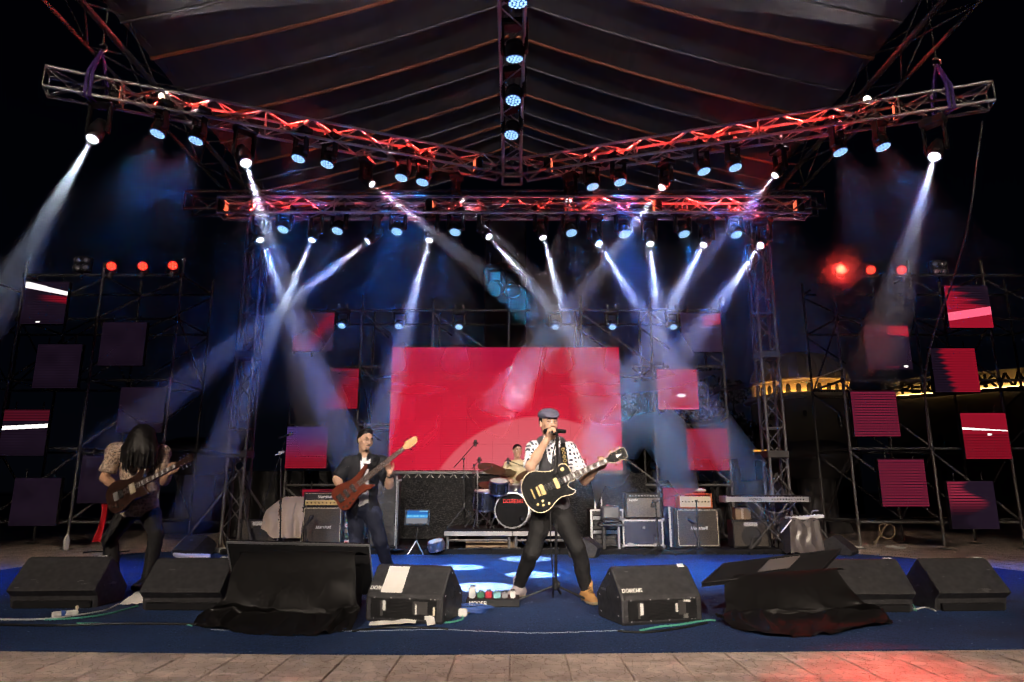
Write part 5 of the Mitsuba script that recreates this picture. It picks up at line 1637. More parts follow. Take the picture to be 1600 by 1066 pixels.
# ===== drum riser, drummer and kit =============================================
RY = PY + .06                                        # front of the drum riser
rl, rr_ = at(694, 840, RY)[0], at(892, 840, RY)[0]
rz = float(at(800, 829, RY)[2])
principled('riser', (0.30, 0.29, 0.28), .5, .4)
ris = thing('drum_riser', 'low stage deck on legs carrying the drum kit', 'riser')
rm = (rl + rr_) / 2 + .08
for a, b in ((rl, rm - .004), (rm + .004, rr_)):
    part(ris, 'deck', box(V3(a, RY, rz - .09), V3(b, RY + 2.0, rz), .006), 'mat_black_matte', False)
    part(ris, 'edge_profile', box(V3(a, RY - .012, rz - .085), V3(b, RY - .001, rz - .012), .004), 'mat_riser', False)
    for x in (a + .05, b - .05):
        for y in (RY + .05, RY + 1.95):
            part(ris, 'leg', rod(V3(x, y, PZ), V3(x, y, rz - .09), .024), 'mat_galv')
    part(ris, 'rail', rod(V3(a + .05, RY + .05, rz - .15), V3(b - .05, RY + .05, rz - .15), .016), 'mat_galv')
    part(ris, 'rail', rod(V3(a + .05, RY + .05, PZ + .12), V3(b - .05, RY + .05, PZ + .12), .010), 'mat_alu_dull')
part(ris, 'drum_mat', box(V3(rl + .06, RY + .03, rz + .001), V3(rr_ - .04, RY + 1.9, rz + .010), .003), 'mat_black_matte', False)
# things pushed under the riser
r3 = np.random.default_rng(21)
solo('equipment_case', box(V3(rl + .32, RY + .25, PZ), V3(rl + 1.12, RY + .7, PZ + .15), .012), 'mat_cardboard', 'brown flat box pushed under the drum riser', 'case')
solo('power_strip', box(V3(rl + .63, RY + .16, PZ + .151), V3(rl + 1.0, RY + .24, PZ + .19), .008), 'mat_white', 'white power strip lying on the box under the drum riser', 'power strip')
cb = thing('cable_heap', 'tangle of dark cables under the singer side of the drum riser', 'cables')
for k in range(7):
    c = V3(rr_ - .55 + r3.normal(0, .12), RY + .3 + r3.normal(0, .05), PZ + .05 + .02 * k)
    part(cb, 'cable', tube([c + V3((.16 + .02 * k) * math.cos(a), .08 * math.sin(a), .05 * math.sin(a * 1.3 + k)) for a in np.linspace(0, 6.2, 22)], .010, 5), ['mat_black', 'mat_galv_dark', 'mat_blue_cable'][k % 3], True)
for k in range(6):
    x0 = rl + .15 + .3 * k
    solo('floor_cable', tube(spline(np.array([V3(x0, RY - .03, PZ + .008), V3(x0 + .15, RY - .05 - .02 * r3.random(), PZ + .008), V3(x0 + .3, RY - .02, PZ + .009), V3(x0 + .45, RY + .1, PZ + .02)]), 6, False), .008, 5), 'mat_black' if k % 2 else 'mat_galv_dark', f'{ORD[k]} dark cable along the front of the drum riser, from the bassist side', 'cable', 'cables before the drum riser', smooth=True)

DY = RY + 1.25
D = lambda px, py, dy=0.0: at(px, py, DY + dy)
pel = V3(D(811, 760)[0], DY + .05, rz + .56)
J = dict(head=D(808.5, 704.5, -.03), neck=D(809, 722, .02), pelvis=pel, sR=D(794, 727, .02), sL=D(827, 728, .02), eR=D(786, 747, -.02), wR=D(797, 749, -.24), eL=D(834, 748, -.05), wL=D(818, 752, -.26),
         hipR=pel + V3(-.1, 0, 0), hipL=pel + V3(.1, 0, 0), kR=pel + V3(-.22, -.42, -.02), kL=pel + V3(.22, -.42, -.02))
J['aR'], J['aL'] = V3(J['kR'][0], J['kR'][1] - .05, rz + .11), V3(J['kL'][0], J['kL'][1] - .05, rz + .11)
J['tR'], J['tL'] = J['aR'] + V3(0, -.15, -.10), J['aL'] + V3(0, -.15, -.10)
J['hR'] = head_frame(unit(V3(.30, -1, -.02)), unit(V3(0, .03, 1)))
drm = person('person', 'drummer in a cream shirt seated behind the drum kit', J, {'R': (V3(.2, -.8, -.1), V3(.3, 0, -1), [(50, 60, 30)] * 4, -1), 'L': (V3(-.2, -.8, -.1), V3(-.3, 0, -1), [(50, 60, 30)] * 4, 1)}, h=.008)
RT = np.stack([J['tright'], J['tfwd'], J['tup']], 1)
cloth(drm, 'trousers', J, lambda f: (f.ell(J['pelvis'], (.165, .13, .12), RT, .03), legs(f, J, .012)), 'mat_trousers', amp=.005)
cloth(drm, 'shirt', J, lambda f: (torso(f, J, .016, clip=(J['pelvis'] - J['tup'] * .05, -J['tup'])), arm(f, J, 'R', .018, .95, True, flare=.01), arm(f, J, 'L', .018, .95, True, flare=.01)), 'mat_shirt_cream', amp=.008, freq=9, seed=33, label='cream shirt')
hc, hR = J['head'], J['hR']
Hd = lambda x, y, z: hc + hR @ V3(x, y, z)
cloth(drm, 'hair', J, lambda f: f.ell(Hd(0, -.016, .036), (.080, .100, .086), hR, .01, clip=[(Hd(0, .05, .05), hR[:, 1] * .8 - hR[:, 2] * .65), (Hd(0, -.0, -.02), hR[:, 1] * .75 - hR[:, 2] * .7)]), 'mat_hair', h=.006, amp=.003, freq=45)
face_parts(drm, J)
for s, (dx, dz) in (('R', (.08, -.10)), ('L', (-.05, -.10))):
    w = J['w' + s] + V3(0, -.08, -.01)
    solo('drumstick', rod(w + V3(0, .06, .02), w + V3(dx * 1.2, -.30, .08 if s == 'R' else .02), .008, 7), 'mat_maple', 'wooden drumstick in the drummer ' + ('hand nearer the bassist' if s == 'R' else 'hand nearer the singer'), 'drumstick')

KY = RY + .42
kb = V3(at(800, 795, KY)[0], KY, rz + .30)
kd = unit(V3(-.10, -1, .03))
kR = axis_to(kd)
drum = thing('bass_drum', 'big bass drum with dark front head lettered in red', 'bass drum')
part(drum, 'shell', lathe([(.272, -.40), (.280, -.38), (.280, -.02), (.272, -.005)], 40, kb, kR), 'mat_drum_blue')
part(drum, 'front_head', lathe([(.270, 0), (.266, .006), (.0005, .006)], 40, kb, kR), 'mat_drum_head')
part(drum, 'hoop', lathe([(.272, -.015), (.292, -.015), (.292, .020), (.272, .022), (.268, .004)], 40, kb, kR), 'mat_steel')
part(drum, 'hoop', lathe([(.272, -.40), (.292, -.40), (.292, -.37), (.272, -.37)], 40, kb, kR), 'mat_chrome')
for k in range(8):
    a = 2 * math.pi * (k + .5) / 8
    q = kb + kR @ V3(.296 * math.cos(a), .296 * math.sin(a), 0)
    part(drum, 'tension_rod', cat(rod(q + kd * .02, q - kd * .12, .006, 6), rod(q - kd * .12, q - kd * .18, .013, 6), rod(q + kd * .03 - unit(q - kb) * .02, q + kd * .03 + unit(q - kb) * .014, .010, 6)), 'mat_chrome')
for s in (-1, 1):
    part(drum, 'spur', rod(kb + V3(s * .27, .12, -.06), V3(kb[0] + s * .36, kb[1] + .02, rz + .01), .011), 'mat_chrome')
rgt = unit(np.cross([0, 0, 1.0], -kd)) * -1
rgt = V3(1, 0, 0) - kd * kd[0]
part(drum, 'lettering', letters('DOREMI', .062, kb + kd * .0075 + V3(.02, 0, .115), rgt, [0, 0, 1], .002, True), 'mat_red_print', False)
part(drum, 'brand_mark', cat(letters('G', .045, kb + kd * .0075 + V3(-.02, 0, -.235), rgt, [0, 0, 1], .002, True), letters('mapex', .022, kb + kd * .0075 + V3(.05, 0, -.225), rgt, [0, 0, 1], .002, False)) if False else
     cat(lathe([(.026, 0), (.026, .002), (.017, .002), (.017, 0)], 20, kb + kd * .007 + V3(-.01, 0, -.215), kR), mv(box(V3(0, -.005, 0), V3(.06, .005, .002)), kb + kd * .007 + V3(.01, 0, -.215), basis(x=rgt, z=kd))), 'mat_white')
part(drum, 'port_ring', lathe([(.05, 0), (.052, .004), (.043, .004)], 20, kb + kd * .006 + V3(.13, 0, .0), kR), 'mat_galv_dark')


def tom(label, c, d, r, dep, mat='mat_drum_blue', rods=6):
    t = thing('tom_drum', label, 'drum')
    R = axis_to(d)
    part(t, 'shell', lathe([(r * .97, -dep), (r, -dep + .01), (r, -.01), (r * .97, 0)], 28, c, R), mat)
    part(t, 'drum_skin', lathe([(r, .0), (.0005, .002)], 28, c, R), 'mat_white')
    part(t, 'bottom_skin', lathe([(.0005, -dep - .002), (r, -dep)], 28, c, R), 'mat_drum_head')
    for z in (0, -dep):
        part(t, 'hoop', lathe([(r, z - .012), (r + .011, z - .012), (r + .011, z + .012), (r, z + .012)], 28, c, R), 'mat_chrome')
    for k in range(rods):
        a = 2 * math.pi * (k + .3) / rods
        q = c + R @ V3((r + .012) * math.cos(a), (r + .012) * math.sin(a), 0)
        part(t, 'lug', cat(rod(q, q - R[:, 2] * dep, .0055, 6), rod(q - R[:, 2] * dep * .3, q - R[:, 2] * dep * .7, .014, 6)), 'mat_chrome')
    return t


K = lambda px, py, dy=0.0: at(px, py, KY + dy)
tom('blue black rack tom over the bass drum, nearer the bassist', K(780, 752, .0), unit(V3(.05, -.30, 1)), .150, .20)
tom('blue black rack tom over the bass drum, partly behind the guitar', K(827, 752, .05), unit(V3(-.05, -.30, 1)), .140, .19)
tom('dark floor tom beside the bass drum, tilted on its legs', K(759, 768, .25), unit(V3(.05, -.15, 1)), .19, .30)
tom('snare drum with shiny shell in front of the drummer', K(806, 758, .45), unit(V3(0, -.1, 1)), .178, .14, 'mat_chrome', 8)


def cymbal_stand(label, base, top, legs_=(20, 140, 260), boom=None, tilt=None, r=.20, cy=True, mat='mat_chrome'):
    t = thing('cymbal_stand', label, 'cymbal stand')
    b = np.asarray(base, float)
    hb = b + V3(0, 0, .30)
    for a in legs_:
        e = b + V3(.28 * math.cos(math.radians(a)), .28 * math.sin(math.radians(a)), .012)
        part(t, 'leg', cat(rod(hb, e, .009, 6), rod(b + V3(0, 0, .12), (hb + e) / 2, .007, 6)), mat)
        part(t, 'rubber_foot', rod(e + V3(0, 0, .03), e - V3(0, 0, .01), .014, 7), 'mat_rubber')
    part(t, 'pole', rod(b + V3(0, 0, .08), top, .013, 9), mat)
    part(t, 'wing_bolt', box(np.asarray(top) - V3(.02, .02, .03), np.asarray(top) + V3(.02, .02, .03), .006), mat)
    e = top
    if boom is not None:
        part(t, 'boom_arm', rod(np.asarray(top) - (np.asarray(boom) - top) * .35, boom, .009, 8), mat)
        e = boom
    if cy:
        tl = unit(tilt if tilt is not None else V3(0, -.3, 1))
        part(t, 'cymbal', lathe([(.004, .022), (.022, .018), (.035, .004), (r * .6, -.006), (r, -.018), (r * .6, -.009), (.03, .0)], 36, e, axis_to(tl)), 'mat_brass', 30)
        part(t, 'cymbal_nut', rod(np.asarray(e), np.asarray(e) + tl * .05, .008, 7), mat)
    return t


rb_ = lambda px, dy: V3(at(px, 800, KY + dy)[0], KY + dy, rz + .011)
cymbal_stand('chrome cymbal stand with dark cymbal beside the floor tom', rb_(746, -.10), K(746, 738, -.1), boom=K(768, 731, .25), tilt=V3(.25, -.45, 1), r=.24)
cymbal_stand('cymbal stand half hidden by the singer guitar, low dark cymbal', rb_(838, .45), K(838, 752, .45), boom=K(826, 741, .35), tilt=V3(-.3, -.45, 1), r=.24)
cymbal_stand('low cymbal stand behind the floor tom with a flat dark cymbal', rb_(765, .6), K(765, 757, .6), tilt=V3(.1, -.35, 1), r=.20)
cymbal_stand('hi-hat stand with two flat cymbals beside the drummer, singer side', rb_(833, .75), K(833, 744, .75), tilt=V3(0, -.2, 1), r=.18)
cymbal_stand('tall crash cymbal stand between the rack toms and the drummer', rb_(783, .8), K(783, 741, .8), boom=K(790, 735, .7), tilt=V3(.1, -.5, 1), r=.2)
thr = thing('drum_throne', 'round black stool under the drummer', 'stool')
part(thr, 'seat', lathe([(.001, -.05), (.16, -.05), (.17, -.02), (.16, .02), (.001, .03)], 24, pel + V3(0, .03, -.14)), 'mat_black')
part(thr, 'pole', rod(pel + V3(0, .03, -.18), V3(pel[0], pel[1] + .03, rz + .15), .02), 'mat_chrome')
for a in (30, 150, 270):
    part(thr, 'leg', rod(V3(pel[0], pel[1] + .03, rz + .2), V3(pel[0] + .25 * math.cos(math.radians(a)), pel[1] + .03 + .25 * math.sin(math.radians(a)), rz + .02), .012), 'mat_chrome')


def boom_stand(label, base, top, b0, b1, mic='dynamic', mlabel=None, legs_=(90, 210, 330), leg=.30, z0=None, hub=.16):
    t = tripod_stand(label, base, top, legs_, leg, hub, .009)
    part(t, 'boom_arm', rod(b0, b1, .007, 8), 'mat_black')
    part(t, 'boom_clutch', rod(np.asarray(top) - V3(.02, 0, 0), np.asarray(top) + V3(.02, 0, 0), .018, 10), 'mat_black')
    d = unit(np.asarray(b1) - b0)
    if mlabel:
        m = thing('microphone', mlabel, 'microphone')
        md_ = unit(d + V3(0, -.4, -.5)) if mic == 'dynamic' else unit(V3(0, -.2, -1))
        p = np.asarray(b1)
        if mic == 'condenser':
            part(m, 'capsule', lathe([(.0005, -.06), (.02, -.055), (.024, -.01), (.024, .05), (.0005, .055)], 12, p, axis_to(V3(0, 0, 1))), 'mat_galv_dark')
            part(m, 'shock_mount', tube([p + V3(.045 * math.cos(a), .045 * math.sin(a), .012 * math.sin(3 * a)) for a in np.linspace(0, 6.28, 16)], .006, 5), 'mat_black')
        else:
            part(m, 'handle', lathe([(.014, -.08), (.018, .05), (.0005, .05)], 12, p, axis_to(md_)), 'mat_black')
            part(m, 'grille', lathe([(.018, .05), (.026, .07), (.025, .095), (.012, .112), (.0005, .114)], 14, p, axis_to(md_)), 'mat_galv')
    return t


boom_stand('black boom stand reaching over the drums from the bassist side', rb_(725, -.15), K(724.5, 717, -.15), K(709, 731, -.25), K(743, 692.5, .1), 'condenser', 'small condenser microphone over the drums, highest of the drum microphones', hub=.35)
boom_stand('thin boom stand behind the floor tom', rb_(741, .8), K(741, 727, .8), K(737, 733, .8), K(749, 719, .8), 'condenser', 'small microphone in a red lit mount behind the floor tom', hub=.3)
boom_stand('boom stand before the drummer chest', rb_(840, .85), K(838, 736, .85), K(838, 736, .85), K(794, 720, .55), 'condenser', 'dark microphone hanging beside the drummer shoulder', hub=.3)
solo('kick_microphone', lathe([(.0005, .06), (.03, .05), (.038, .01), (.03, -.05), (.0005, -.055)], 14, kb + V3(.16, -.14, -.13), axis_to(V3(-.3, 1, .2))), 'mat_black', 'black microphone standing before the bass drum port', 'microphone')

# ===== amplifiers, cases and keyboards on the platform =========================
def xz(px0, px1, py0, py1, Y):
    a, b = at(px0, (py0 + py1) / 2, Y)[0], at(px1, (py0 + py1) / 2, Y)[0]
    return a, b, at((px0 + px1) / 2, py1, Y)[2], at((px0 + px1) / 2, py0, Y)[2]


def cabinet(name, label, cat_, x0, x1, z0, z1, y, dep, grille='mat_grille', shell='mat_tolex', piping='mat_cream', inset=.03, tilt=0.0, corners=True, top_panel=0.0):
    """A loudspeaker box standing at depth y: shell, framed front cloth, piping, corner caps, feet, handle."""
    t = thing(name, label, cat_)
    w = .018
    part(t, 'shell', cat(box(V3(x0, y, z0), V3(x0 + w, y + dep, z1), .005), box(V3(x1 - w, y, z0), V3(x1, y + dep, z1), .005), box(V3(x0 + w, y + .001, z0), V3(x1 - w, y + dep, z0 + w), .005), box(V3(x0 + w, y + .001, z1 - w), V3(x1 - w, y + dep, z1), .005), box(V3(x0 + w, y + dep - w, z0 + w), V3(x1 - w, y + dep - .001, z1 - w))), shell, False)
    gz1 = z1 - w - top_panel
    part(t, 'front_cloth', box(V3(x0 + w + .004, y + .016, z0 + w + .004), V3(x1 - w - .004, y + .05, gz1 - .004), .004), grille, False)
    if piping:
        q = [V3(x0 + w + .003, y + .008, z0 + w + .003), V3(x1 - w - .003, y + .008, z0 + w + .003), V3(x1 - w - .003, y + .008, gz1 - .003), V3(x0 + w + .003, y + .008, gz1 - .003)]
        for i in range(4):
            part(t, 'piping', rod(q[i], q[(i + 1) % 4], .0065, 6), piping)
    if corners:
        for x in (x0, x1):
            for z in (z0, z1):
                part(t, 'corner_cap', box(V3(x - .006 if x == x0 else x - .03, y - .006, z - .006 if z == z0 else z - .03), V3(x + .03 if x == x0 else x + .006, y + .03, z + .03 if z == z0 else z + .006), .006), 'mat_black', False)
    for x in (x0 + .05, x1 - .05):
        part(t, 'rubber_foot', lathe([(.02, 0), (.018, -.014), (.0005, -.014)], 10, V3(x, y + .05, z0 + .0)), 'mat_rubber')
    return t


def script_logo(t, x, z, y, h, s='Marshall'):
    part(t, 'logo', letters(s, h, V3(x, y, z), [1, 0, .02], [0, 0, 1], .004, True, .22), 'mat_white', False)


AY = PY + .22
# stack beside the bassist
x0, x1, z0, z1 = xz(471, 533, 792, 862, AY)
z0 = PZ + .014
stk = cabinet('speaker_cabinet', 'tall guitar speaker cabinet standing under the gold fronted amplifier head', 'speaker cabinet', x0, x1, z0, z1, AY, .33)
script_logo(stk, (x0 + x1) / 2 + .03, z0 + (z1 - z0) * .46, AY + .012, .045)
hd0, hd1, hz0, hz1 = xz(474, 534, 769, 790, AY)


def amp_head(label, x0, x1, z0, z1, y, shell, panel, logo=None, dep=.24):
    t = thing('amplifier_head', label, 'amplifier head')
    w = .018
    part(t, 'shell', cat(box(V3(x0, y, z0), V3(x0 + w, y + dep, z1), .006), box(V3(x1 - w, y, z0), V3(x1, y + dep, z1), .006), box(V3(x0 + w, y + .001, z0), V3(x1 - w, y + dep, z0 + w), .006), box(V3(x0 + w, y + .001, z1 - w), V3(x1 - w, y + dep, z1), .006)), shell, False)
    zm = z0 + (z1 - z0) * (.42 if logo else .80)
    part(t, 'control_panel', box(V3(x0 + w + .003, y + .014, z0 + w + .003), V3(x1 - w - .003, y + .2, zm), .003), panel, False)
    if logo:
        part(t, 'front_cloth', box(V3(x0 + w + .003, y + .018, zm + .003), V3(x1 - w - .003, y + .2, z1 - w - .003), .003), 'mat_tolex', False)
        part(t, 'piping', cat(rod(V3(x0 + w, y + .012, zm + .004), V3(x1 - w, y + .012, zm + .004), .004, 6), rod(V3(x0 + w, y + .012, z1 - w - .004), V3(x1 - w, y + .012, z1 - w - .004), .004, 6)), 'mat_cream')
        part(t, 'logo', letters(logo, (z1 - z0) * .20, V3((x0 + x1) / 2 + .04, y + .016, z0 + (z1 - z0) * .58), [1, 0, .02], [0, 0, 1], .004, True, .22), 'mat_white', False)
    n = 9
    for k in range(n):
        x = x0 + .06 + (x1 - x0 - .12) * k / (n - 1)
        part(t, 'control_knob', lathe([(.012, 0), (.010, .014), (.0005, .015)], 10, V3(x, y + .013, z0 + w + (zm - z0 - w) * .5), axis_to(V3(0, -1, 0))), 'mat_black')
    part(t, 'carry_handle', tube([V3((x0 + x1) / 2 - .1, y + .12, z1), V3((x0 + x1) / 2 - .08, y + .12, z1 + .022), V3((x0 + x1) / 2 + .08, y + .12, z1 + .022), V3((x0 + x1) / 2 + .1, y + .12, z1)], .009, 6), 'mat_black')
    return t


amp_head('black amplifier head with gold control panel on the cabinet beside the bassist', hd0, hd1, z1 + .004, hz1, AY + .02, 'mat_tolex', 'mat_amp_gold', 'Marshall')


def combo(label, px0, px1, pytop, Y, logo, dep=.28, shell='mat_tolex'):
    a, b, _, zt = xz(px0, px1, pytop, 860, Y)
    t = cabinet('combo_amplifier', label, 'combo amplifier', a, b, PZ + .014, zt, Y, dep, 'mat_grille', shell, None)
    c = V3((a + b) / 2, Y + .010, PZ + (zt - PZ) * .42)
    R = axis_to(V3(0, -1, 0))
    r = min((b - a), zt - PZ) * .36
    part(t, 'speaker_ring', lathe([(r, 0), (r * 1.03, .006), (r * .95, .008), (r * .93, 0)], 32, c, R), 'mat_black')
    part(t, 'speaker_cone', lathe([(r * .92, .004), (r * .5, .0005), (r * .3, .002), (r * .28, .007), (.0005, .010)], 32, c + V3(0, .004, 0), R), 'mat_tolex')
    part(t, 'logo', letters(logo, .045, V3((a + b) / 2, Y + .008, zt - .085), [1, 0, 0], [0, 0, 1], .004, True), 'mat_white', False)
    part(t, 'badge_plate', box(V3((a + b) / 2 - .11, Y + .011, zt - .095), V3((a + b) / 2 + .11, Y + .015, zt - .03)), 'mat_steel', False)
    for x in (a, b):
        part(t, 'corner_guard', box(V3(x - .02, Y - .008, zt - .05), V3(x + .02, Y + .04, zt + .008), .006), 'mat_black', False)
    return t


combo('small black combo amplifier at the foot of the truss tower on the guitarist side', 375, 432, 812, AY, 'Roland')
combo('black keyboard combo amplifier under the keyboard', 1146, 1203, 813, AY - .02, 'Roland', .30)
cx0, cx1, cz0, cz1 = xz(1148, 1172, 793, 812, AY + .1)
bx = thing('carton', 'brown carton standing on the combo amplifier under the keyboard', 'box')
part(bx, 'body', box(V3(cx0, AY + .06, cz0 + .002), V3(cx1, AY + .24, cz1), .004), 'mat_cardboard', False)
part(bx, 'tape_strip', box(V3(cx0 + .09, AY + .058, cz0 + .01), V3(cx0 + .13, AY + .242, cz1 + .002)), 'mat_cloth_tan', False)

# cloth over a chair beside the small combo
ch = thing('folding_chair', 'metal folding chair draped with a beige cloth beside the stack', 'chair')
qx = at(455, 840, AY + .1)[0]
for s in (-1, 1):
    part(ch, 'leg', tube([V3(qx + s * .19, AY, PZ), V3(qx + s * .19, AY + .02, PZ + .22), V3(qx + s * .19, AY + .30, PZ + .30)], .012, 7), 'mat_steel')
    part(ch, 'leg', rod(V3(qx + s * .19, AY + .33, PZ), V3(qx + s * .19, AY + .20, PZ + .52), .012), 'mat_steel')
part(ch, 'seat', box(V3(qx - .2, AY + .0, PZ + .22), V3(qx + .2, AY + .32, PZ + .245), .01), 'mat_galv', False)
part(ch, 'foot_bar', cat(rod(V3(qx - .19, AY + .01, PZ + .1), V3(qx + .19, AY + .01, PZ + .1), .009), rod(V3(qx - .25, AY - .01, PZ + .03), V3(qx - .02, AY - .01, PZ + .03), .014)), 'mat_steel')
U, Vv = np.meshgrid(np.linspace(0, 1, 60), np.linspace(0, 1, 36))
lx0, lx1 = at(412, 800, AY)[0], at(476, 800, AY)[0]
X = lx0 + (lx1 - lx0) * U
ztop = at(445, 776, AY)[2] - .26 * np.clip(.40 - U, 0, 1) ** 1.3 * 2.2 - .08 * np.clip(U - .8, 0, 1) * 4
zbot = PZ + .16 + .22 * np.clip(.33 - U, 0, 1) * 2.0
Z = zbot + (ztop - zbot) * (1 - (1 - Vv) ** 1.2) * 1.0
Yc = AY - .06 + .34 * Vv ** 3 + .05 * np.sin(U * 17 + 3 * Vv) * (1 - Vv) + .06 * (meshkit.fbm(np.stack([U * 5, Vv * 4, U * 0], -1), 3) - .5)
solo('cloth_cover', grid_mesh(np.stack([X, Yc, Z], -1)), 'mat_cloth_tan', 'crumpled beige cloth thrown over the folding chair', 'cloth', smooth=True)

# tall bass cabinet behind the bassist
x0, x1, z0, z1 = xz(577, 619, 742, 862, AY + .12)
bc = cabinet('speaker_cabinet', 'tall black bass speaker cabinet directly behind the bassist', 'speaker cabinet', x0, x1, PZ + .014, z1, AY + .12, .4, 'mat_tolex', 'mat_tolex', None)
for i in (0, 1):
    for j in range(4):
        c = V3(x0 + (x1 - x0) * (.28 + .44 * i), AY + .137, PZ + .12 + (z1 - PZ - .2) * (j + .2) / 4)
        part(bc, 'speaker_ring', lathe([(.085, 0), (.09, .004), (.08, .006)], 22, c, axis_to(V3(0, -1, 0))), 'mat_black')
part(bc, 'edge_rail', rod(V3(x1 - .004, AY + .115, PZ + .03), V3(x1 - .004, AY + .115, z1 - .02), .009), 'mat_alu')
# rack of bottles or gear between the cabinets
gr = thing('gear_rack', 'narrow rack of small gear between the stack and the bassist legs', 'rack')
a, b, _, zt = xz(537, 552, 800, 860, AY + .15)
part(gr, 'rack_shell', box(V3(a, AY + .15, PZ), V3(b, AY + .45, zt), .008), 'mat_black_matte', False)
for k in range(6):
    zc = PZ + .06 + k * .085
    part(gr, 'rack_unit', box(V3(a + .012, AY + .138, zc), V3(b - .012, AY + .149, zc + .06), .003), ['mat_steel', 'mat_black', 'mat_alu_dull'][k % 3], False)
    lit(gr, 'indicator', box(V3(a + .03, AY + .134, zc + .02), V3(a + .07, AY + .137, zc + .035)), V3([.9, .05, .5][k % 3], [.05, .5, .3][k % 3], .06) / LU)

# music stand with lit tablet
ms = thing('music_stand', 'black music stand beside the drum riser, lower of its legs in shadow', 'music stand')
mx = at(651, 810, RY - .15)
MSY = RY - .15
tp = [at(633, 820, MSY), at(668, 820, MSY), at(670, 797, MSY + .1), at(636, 796, MSY + .1)]
R = basis(x=tp[1] - tp[0], y=tp[3] - tp[0])
cen = sum(tp) / 4
part(ms, 'desk', mv(box(V3(-.20, -.13, -.022), V3(.20, .13, -.008), .004), cen, R), 'mat_black', False)
part(ms, 'lip', mv(box(V3(-.20, -.145, -.022), V3(.20, -.13, .03), .004), cen, R), 'mat_black', False)
part(ms, 'pole', rod(cen + V3(0, .05, -.05), V3(cen[0], MSY + .05, PZ * 0 + .2), .012), 'mat_black')
for k in (-1, 1):
    part(ms, 'leg', rod(V3(cen[0], MSY + .05, .22), V3(cen[0] + k * .12, MSY - .03, .02), .010), 'mat_steel')
tb = thing('tablet', 'tablet with bright blue screen resting on the music stand', 'tablet')
part(tb, 'tablet_case', mv(box(V3(-.175, -.115, -.006), V3(.175, .115, .004), .004), cen, R), 'mat_black', False)


def art_tab(u, v):
    c = lerp(V3(.22, .22, .24), V3(.03, .32, .75), ss(.35, .5, v))
    c = lerp(c, V3(.02, .14, .45), ss(.62, .75, v))
    c = lerp(c, V3(.3, .75, 1.0), (np.abs(v - .55) < .05) & (np.sin(u * 90) > -.2))
    return lerp(c, V3(.25, .65, .9), (np.abs(v - .95) < .03) & (u > .6))


m, c = led_mesh(cen + R @ V3(-.165, -.105, .006), R @ V3(.33, 0, 0), R @ V3(0, .21, 0), 40, 30, art_tab)
k = part(tb, 'screen', m, 'mat_led_face', False, color=c)
scene[k]['emitter'] = {'type': 'area', 'radiance': {'type': 'mesh_attribute', 'name': 'vertex_color'}, 'sampling_weight': 0.0}
stp_ = thing('speaker_stand', 'thin upright pole with flat head standing beside the bass cabinet', 'stand')
q = V3(at(621, 800, RY - .1)[0], RY - .1, PZ)
part(stp_, 'pole', rod(q, V3(q[0], q[1], at(619, 752, RY - .1)[2]), .012), 'mat_galv')
part(stp_, 'top_plate', box(V3(q[0] - .04, q[1] - .03, at(619, 752, RY - .1)[2]), V3(q[0] + .05, q[1] + .03, at(619, 750, RY - .1)[2] + .01), .003), 'mat_galv')
part(stp_, 'base_plate', lathe([(.001, .012), (.12, .010), (.13, 0), (.001, 0)], 20, q - V3(0, 0, .0)), 'mat_black')
sn = V3(at(681, 848, RY - .1)[0], RY - .1, PZ)
tom('spare chrome snare drum standing beside the drum riser', sn + V3(0, -.05, .125), unit(V3(-.2, -.25, 1)), .115, .12, 'mat_chrome', 8)

# rack of equipment, monitor screen on a stand, combo on its flight case
er = thing('equipment_rack', 'white edged equipment rack behind the singer legs with gear on top', 'rack')
a, b, _, zt = xz(923, 976, 796, 860, AY + .35)
part(er, 'rack_shell', box(V3(a, AY + .35, PZ), V3(b, AY + .95, zt), .01), 'mat_black', False)
for x in (a, b - .03):
    part(er, 'edge_profile', box(V3(x - .004, AY + .338, PZ), V3(x + .034, AY + .36, zt), .004), 'mat_alu', False)
part(er, 'top_profile', box(V3(a + .032, AY + .34, zt - .03), V3(b + .06, AY + .36, zt + .004), .004), 'mat_alu', False)
for k in range(7):
    part(er, 'rack_unit', box(V3(a + .04, AY + .342, PZ + .05 + k * .075), V3(b - .04, AY + .355, PZ + .11 + k * .075), .003), ['mat_galv_dark', 'mat_black', 'mat_steel'][k % 3], False)
for i, (px, h, r, mt, lab) in enumerate(((930, .14, .018, 'mat_white', 'white slim bottle'), (940, .20, .012, 'mat_white', 'thin white spray can'), (950, .07, .05, 'mat_red_pedal', 'small red box'), (962, .06, .06, 'mat_white', 'low white pot'))):
    c = V3(at(px, 795, AY + .5)[0], AY + .5, zt + .001)
    solo('rack_item', lathe([(.0005, 0), (r, 0), (r, h * .7), (r * .5, h * .85), (r * .45, h), (.0005, h)], 14, c), mt, f'{lab} standing on the white edged equipment rack', 'bottle' if i < 2 else 'box')
mn = thing('monitor_screen', 'grey tilted desk monitor on a stand beside the silver fronted amplifier', 'monitor')
MX = at(954, 802, AY - .1)
part(mn, 'case', mv(box(V3(-.15, -.02, -.10), V3(.15, .10, .12), .02), MX, rot([1, 0, 0], -14)), 'mat_galv_dark', 30)
part(mn, 'screen', mv(box(V3(-.115, -.026, -.07), V3(.115, -.018, .09), .004), MX, rot([1, 0, 0], -14)), 'mat_screen_dark', False)
part(mn, 'foot', mv(box(V3(-.12, -.03, -.155), V3(.12, .12, -.10), .02), MX, rot([1, 0, 0], -4)), 'mat_black', 30)
mt_ = thing('small_table', 'small two legged stand under the grey desk monitor', 'stand')
part(mt_, 'top_board', box(MX + V3(-.2, -.08, -.20), MX + V3(.2, .16, -.16), .006), 'mat_black', False)
